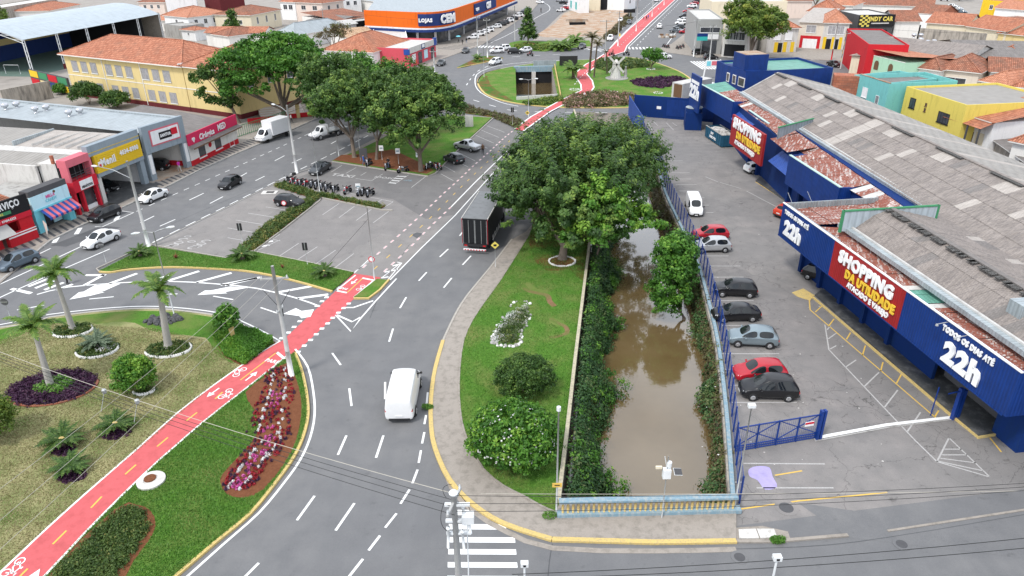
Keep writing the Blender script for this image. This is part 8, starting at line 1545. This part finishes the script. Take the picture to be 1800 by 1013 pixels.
# other poles
pB = [('grey pole with yellow arrow sign standing at the left end of the balustrade',(978,903),722,.06),('steel lamp pole at the right end of the balustrade by the gate',(1291,893),716,.06)]
t, H_, P = pole(pB[0][0],(978,903),722,.07,0, 'sign_pole', mat='steel', group=None); MB().box(-.28,.28,-.09,-.06,2.0,2.3).build('arrow_sign', 'yline', t); MB().box(-.15,.15,-.1,-.09,2.12,2.18).build('arrow', 'black', t); m = MB(); m.lathe((0,0, H_),[(.12,-.1),(.12,.15)],8); m.build('camera', 'steelw', t)
t, H_, P = pole(pB[1][0],(1291,893),716,.06,0, 'lamp_pole', mat='steel', group=None); MB().box(-.2,.2,-.12,.12, H_-.1, H_+.1).build('lamp_head', 'steelw', t)
t, H_, P = pole('sensor mast with white box, camera and small solar panel behind the balustrade',(1163,912),805,.045,0, 'sensor_mast', mat='steel', group=None, cat='mast'); MB().box(-.22,.22,-.16,.16, H_-1.5, H_-.9).build('control_box', 'steelw', t); m = MB(); m.tube([(0,0, H_-.9),(-.2,0, H_)],.02,5); m.build('antenna', 'steelw', t); m = MB(); m.lathe((.1,0, H_-.7),[(.14,0),(.14,.3)],10); m.build('rain_gauge', 'steelw', t); o = MB().box(-.24,.24,-.18,.18,-.02,.02).build('solar_panel', 'dgrey', t); o.location = (.62,-.05, H_-1.05); o.rotation_euler = (.6,.3,.3); o = MB().box(-.27,.27,-.21,.21,-.035,-.021).build('panel_frame', 'steelw', t); o.location = (.62,-.05, H_-1.05); o.rotation_euler = (.6,.3,.3); MB().box(-.65,-.3,-.06,.06, H_-.85, H_-.7).build('camera', 'cream', t)
def sign(label, base, top, kind, name='road_sign', ang=0., r=.03, group=None):
    t, H_, P = pole(label, base, top, r,0, name, mat='steel', group=group, cat='sign'); m = MB(); t.rotation_euler = (0,0, ang)
    if kind == 'diamond': m.add([(0,-.05, H_+.05),(.42,-.05, H_-.35),(0,-.05, H_-.75),(-.42,-.05, H_-.35),(0,-.03, H_+.05),(.42,-.03, H_-.35),(0,-.03, H_-.75),(-.42,-.03, H_-.35)],[(0,3,2,1),(4,5,6,7),(0,1,5,4),(1,2,6,5),(2,3,7,6),(3,0,4,7)]); m.build('plate', 'lemon', t); MB().box(-.15,.15,-.07,-.05, H_-.45, H_-.25).build('symbol', 'black', t)
    elif kind == 'round': m.lathe((0,-.05, H_-.3),[(.3,-.02),(.3,.02)],18, 'y'); m.build('plate', 'white2', t); m = MB(); m.lathe((0,-.08, H_-.3),[(.32,-.015),(.32,.0)],18, 'y'); m.build('border', 'scarlet', t); m = MB(); m.lathe((0,-.1, H_-.3),[(.23,-.01),(.23,.0)],18, 'y'); m.build('face', 'white2', t)
    elif kind == 'back': m.lathe((0,-.05, H_-.3),[(.34,-.015),(.34,.015)],18, 'y'); m.build('plate', 'dgrey', t); MB().box(-.3,.3,-.1,-.07, H_-.33, H_-.27).build('brace', 'steel', t)
    elif kind == 'board': m.box(-.26,.26,-.07,-.03, H_-.85, H_); m.build('plate', 'plastic', t); MB().box(-.03,.03,-.1,-.07, H_-.85, H_).build('brace', 'steel', t)
    elif kind == 'white': m.box(-.32,.32,-.07,-.03, H_-.8, H_); m.build('plate', 'white2', t); MB().box(-.22,.22,-.08,-.07, H_-.5, H_-.3).build('print', 'blues', t)
    return t
sign('yellow diamond warning sign on the pavement behind the dark truck',(871,471),427, 'diamond'); sign('round no-entry style sign between the two halves of the car park',(502,375),354, 'round'); sign('round red-rimmed sign on the lamp pole at the red crossing',(657,490),452, 'round')
sign('dark round sign back at the left edge by the road',(20,563),527, 'back'); sign('dark sign back at the avenue tip of the grass island',(187,463),427, 'back'); sign('black board sign back on the left part of the car park',(427,430),394, 'board', group='board signs in the car park'); sign('black board sign back on the kerb of the right part of the car park',(541,467),428, 'board', group='board signs in the car park')
sign('white and blue parking sign behind the motorcycle row',(631,343),324, 'white'); sign('white sign on the plaza lawn behind the lone black motorcycle',(672,283),257, 'white', group='white signs on the plaza lawn'); sign('white and blue sign on a wooden post in the middle of the plaza front',(701,290),262, 'white', group='white signs on the plaza lawn'); sign('white sign fixed by the forked trunk on the plaza',(737,300),268, 'white', group='white signs on the plaza lawn')
sign('round white sign at the near edge of the pink hedge',(1027,176),163, 'round'); sign('small black and red sign where the red path meets the ring road',(901,222),190, 'board'); sign('yellow and red sign by the lamp before the roundabout',(927,214),196, 'diamond')
nb = thing('notice_board', 'dark notice board beside the grey pole on the plaza', 'notice board', at(640,284)); MB().box(-.6,.6,-.05,.05,.6,2.).build('board', 'dgrey', nb); MB().box(-.55,-.45,-.05,.05,0,.6).build('leg', 'steel', nb); MB().box(.45,.55,-.05,.05,0,.6).build('leg', 'steel', nb)
mn_ = thing('monument_plate', 'grey upright slab on the plaza lawn near the far lot', 'slab', at(825,224)); MB().box(-.7,.7,-.1,.1,0,2.).build('slab', 'concl', mn_)
for lb, b, tp, wm in (('white-footed tall pole left of its twin in front of the orange store',(840,102),24,1),('white-footed tall pole right of its twin in front of the orange store',(857,102),33,1),('tall lamp pole at the corner of the little planted island',(905,72),-6,0),('white-footed pole with signal at the end of the far red path',(1086,82),20,1),('white-footed pole in the middle of the far red path',(1118,56),-4,1),('white-footed pole farther up the far red path',(1146,30),-30,1),('farthest white-footed pole on the far red path',(1167,10),-45,1),('tall leaning pole beside the grey corner showroom',(1219,100),34,1),('white-footed pole with wires in front of the corner showroom',(1246,116),44,1),('red-footed pole in front of the yellow column shop',(1461,106),40,2),('dark pole beside the red corner building',(1477,122),56,0),('concrete pole with crossarm in the middle of the roofs',(572,66),15,0),('pale pole beside the dark sedan near the pharmacy',(764,128),88,1),('thin pole among the brown roofs right of the beige house',(1727,145),116,0),('pole with wires over the upper right roofs',(1766,28),8,0)):
    t, H_, P = pole(lb, b, tp,.16,2.6 if wm else 0, h=min(10.5, hgt(at(*b), tp)) if tp > 0 else 10., wmat='red' if wm == 2 else 'white'); crossarm(t, H_-.5,1.8,.2, ins=3)
    if tp < 40 and b[0] > 1000 and b[0] < 1200: lamparm(t, H_-1,2.5,2.8,.6)
t, H_, P = pole('T-shaped grey pole standing behind the tallest scruffy palm',(1063,112),36,.14,0, group=None); crossarm(t, H_-.3,3.4,0., ins=5)
ts = thing('traffic_signal', 'small traffic signal on the pole at the far red path', 'traffic signal', at(1088,76)); MB().box(-.18,.18,-.15,.15,3.2,4.3).build('housing', 'black', ts); MB().box(-.35,.35,-.1,-.02,1.9,2.7).build('plate', 'lemon', ts); MB().box(-.04,.04,-.04,.04,0,3.2).build('post', 'steel', ts)
gs = thing('direction_sign', 'green and blue direction sign next to the leaning pole', 'sign', at(1231,101)); MB().box(-1.4,1.4,-.05,.05,4.2,5.2).build('lower_panel', 'teal', gs); MB().box(-1.4,1.4,-.05,.05,5.2,6.).build('upper_panel', 'blue', gs); MB().box(-.05,.05,-.05,.05,0,4.2).build('post', 'steel', gs)
bs_ = thing('black_board_sign', 'flat black sign board at the top of the excavated lot', 'sign', at(1106,30)); MB().box(-2.2,2.2,-.08,.08,1.5,2.8).build('board', 'black', bs_); MB().box(-.1,.1,-.1,.1,0,1.5).build('post', 'steel', bs_)
kb = thing('sign_kiosk', 'white-framed pink and cyan sign stand behind the opening-hour tower', 'kiosk', at(1251,139)); 
for s in (-1,1): MB().bar((s*2.0,0,0),(s*1.5,0,4.2),.25).build('leg', 'white2', kb)
MB().box(-1.7,1.7,-.1,.1,2.6,4.1).build('panel', 'white2', kb); MB().box(-1.5,-.6,-.14,-.1,2.9,3.9).build('print', 'sblue', kb); MB().box(-.4,1.5,-.14,-.1,3.0,3.9).build('print', 'pink', kb)
wires_far = [((572,66),(840,102)),((840,102),(905,72)),((1219,100),(1246,116)),((1246,116),(1461,106)),((1461,106),(1760,130)),((1063,112),(1219,100)),((522,305),(840,102))]
for i,(a, b) in enumerate(wires_far): A_, B_ = at(*a), at(*b); wire([A_+Vector((0,0,8.6)), B_+Vector((0,0,8.8))],.6,.02, 'overhead wire %s' % ('from the roof pole to the orange store', 'between the orange store poles and the island lamp', 'across the front of the corner showroom', 'along the shop row behind the round tree', 'over the sheds at the upper right', 'across the far end of the red path', 'from the plaza corner pole to the orange store')[i])
# windmill monument
wmn = thing('windmill_monument', 'pale stone windmill monument with crossed sails and a standing figure on the roundabout', 'monument', at(1084,139)); m = MB(); m.lathe((0,0,0),[(2.6,0),(2.6,.25),(2.4,.3)],20); m.build('plinth', 'rock', wmn); m = MB(); m.lathe((-.3,0,.3),[(1.3,0),(.8,2.8),(.85,3.1),(.2,4.0)],10); m.build('tower', 'concl', wmn)
for i in range(4): a = math.pi/4+i*math.pi/2; e = Vector((-.3+2.4*math.cos(a),-.9,3.3+2.4*math.sin(a))); MB().bar((-.3,-.9,3.3), e,.45,.08,(0,1,0)).build('sail', 'concl', wmn)
m = MB(); m.tube([(1.9,-.3,.3),(1.9,-.3,1.3),(1.9,-.3,2.1),(1.9,-.3,2.5)],[.35,.4,.28,.18],9); m.lathe((1.9,-.3,2.45),[(.12,0),(.2,.2),(.15,.4),(.02,.48)],9); m.build('figure', 'rock', wmn, True); MB().bar((1.6,-.4,1.9),(1.1,-.7,1.2),.16).build('figure_arm', 'rock', wmn)
ring(at(1144,123),1.,.9,14,.14, 'tree_ring', 'pale ring of stones round the small feathery tree'); ring(at(1078,163),.9,.8,12,.12, 'lawn_ring', 'small white ring on the roundabout lawn right of the red path'); ring(at(1157,165),.9,.8,12,.12, 'lawn_ring', 'small white ring on the roundabout lawn near the white lorry'); ring(at(1010,159),1.,.8,14,.12, 'lawn_ring', 'white edged bare patch left of the bend of the red path')
# timber pile near the far parking row, flag, tap, debris
dp = thing('cardboard_pile', 'pile of cardboard and boxes at the corner of the far pavement', 'pile', at(1172,66))
for i in range(14): x, y = random.uniform(-2.4,2.4), random.uniform(-1,1); o = MB().box(-.5,.5,-.4,.4,0,.5).build('box', random.choice(['soil2', 'brown', 'concl']), dp); o.location = (x, y, random.choice((0,0,.5))); o.rotation_euler = (0,0, random.random()*3)
fl = thing('feather_flag', 'small pink and white feather flag on the pavement by the sweet shop', 'flag', at(84,418)); m = MB(); m.add([(0,0,.1),(.25,0,.9),(.35,0,1.7),(.1,0,2.1),(0,0,2.0)],[(0,1,2,3,4)]); m.build('cloth', 'pinkw', fl); m = MB(); m.tube([(0,0,0),(0,0,2.1)],.02,5); m.build('staff', 'steel', fl)
gp = thing('gate_pillars', 'low yellow and red school boundary wall with round-topped pillar', 'wall', at(525,208),.45)
for i in range(2): MB().box(i*5-.3, i*5+.3,-.3,.3,0,2.6).build('pillar', 'yellow', gp); m = MB(); m.lathe((i*5,0,2.6),[(.5,0),(.45,.4),(.1,.5)],10); m.build('pillar_cap', 'brown', gp)
MB().box(.3,4.7,-.12,.12,0,.9).build('wall', 'red', gp); MB().box(-9,-.3,-.12,.12,0,.9).build('wall', 'red', gp)
sf = Bld('school_fence', 'green steel fence in front of the school garden', 'fence', at(418,243), at(505,214),.1)
for i in range(26): sf.box('bar', 'green2', i*sf.W/26, i*sf.W/26+.05,0,.05,0,1.9)
sf.box('rail', 'green2',0, sf.W,0,.05,1.85,1.93); sf.box('rail', 'green2',0, sf.W,0,.05,.2,.28)
# drain, tv aerial, small weeds on the kerb, faded smears on the lot
dr = thing('drain_frame', 'square concrete drain opening at the avenue end of the planted strip', 'drain', at(474,339)); MB().box(-1.0,1.0,-.6,.6,0,.08).build('frame', 'concl', dr); MB().box(-.4,.6,-.3,.3,.08,.1).build('opening', 'black', dr)
ae = thing('roof_aerial', 'television aerial on a mast in front of the yellow house', 'aerial', at(1604,205)); ae.location.z = 0; m = MB(); m.tube([(0,0,3),(0,0,7.6)],.05,6); m.build('mast', 'steel', ae); 
for i in range(6): MB().bar((.3+i*.35,-.3,7.4+i*.06),(.3+i*.35,.3,7.4+i*.06),.03).build('element', 'steel', ae)
MB().bar((0,0,7.35),(2.3,0,7.75),.05).build('boom', 'steel', ae)
for c, n, lb in (((752,719),500, 'tuft of weeds growing at the kerb beside the white van'),((966,911),300, 'small weed at the left foot of the balustrade'),((1366,952),700, 'weeds in the kerb below the concrete covers')): q = at(*c); bed('weeds', ellipse((q.x, q.y),.45,.3,10),.3, n, 'leafG',.06, raw=True, label=lb, cat='weeds', up=.1, z0=.02)
for i,(x, y, s) in enumerate(((296,434,.9),(306,431,.8),(314,427,.8),(322,421,.8),(330,416,.6),(337,425,.7),(339,436,.9),(347,433,.8),(354,429,.8),(362,424,.8))):
    c = at(x, y); m = MB(); n = 12; vs = []
    for k in range(n): a = 2*math.pi*k/n; vs += [(c.x+.7*s*math.cos(a), c.y+.42*s*math.sin(a),.013),(c.x+.5*s*math.cos(a), c.y+.24*s*math.sin(a),.013)]
    m.add(vs,[(2*k,2*((k+1) % n),2*((k+1) % n)+1,2*k+1) for k in range(n if i % 3 else n-3)]); m.build('worn_marking', 'wfade', road)
for i in range(70):   # litter and leaves on the car park surface
    x, y = random.uniform(1230,1560), random.uniform(300,840)
    if x > 1330+ (y-300)*.6: continue
    c = at(x, y); s = random.uniform(.03,.09); MB().add([(c.x-s, c.y,.02),(c.x, c.y-s,.03),(c.x+s, c.y,.02),(c.x, c.y+s*.7,.035)],[(0,1,2,3)]).build('litter', 'concl', road)
for lb, px, z in (('white camera box on a pole by the lower crosswalk',(922,993),6.),('white lamp head on a pole at the lower right edge',(1366,982),8.)):
    T_ = at(*px, z); t = thing('camera_pole', lb, 'pole',(T_.x, T_.y,0)); m = MB(); m.tube([(0,0,0),(0,0, z)],.05,6); m.build('shaft', 'steelw', t); MB().box(-.17,.17,-.12,.12, z-.05, z+.15).build('housing', 'steelw', t); MB().box(-.06,.06,-.14,-.12, z, z+.1).build('lens', 'black', t)
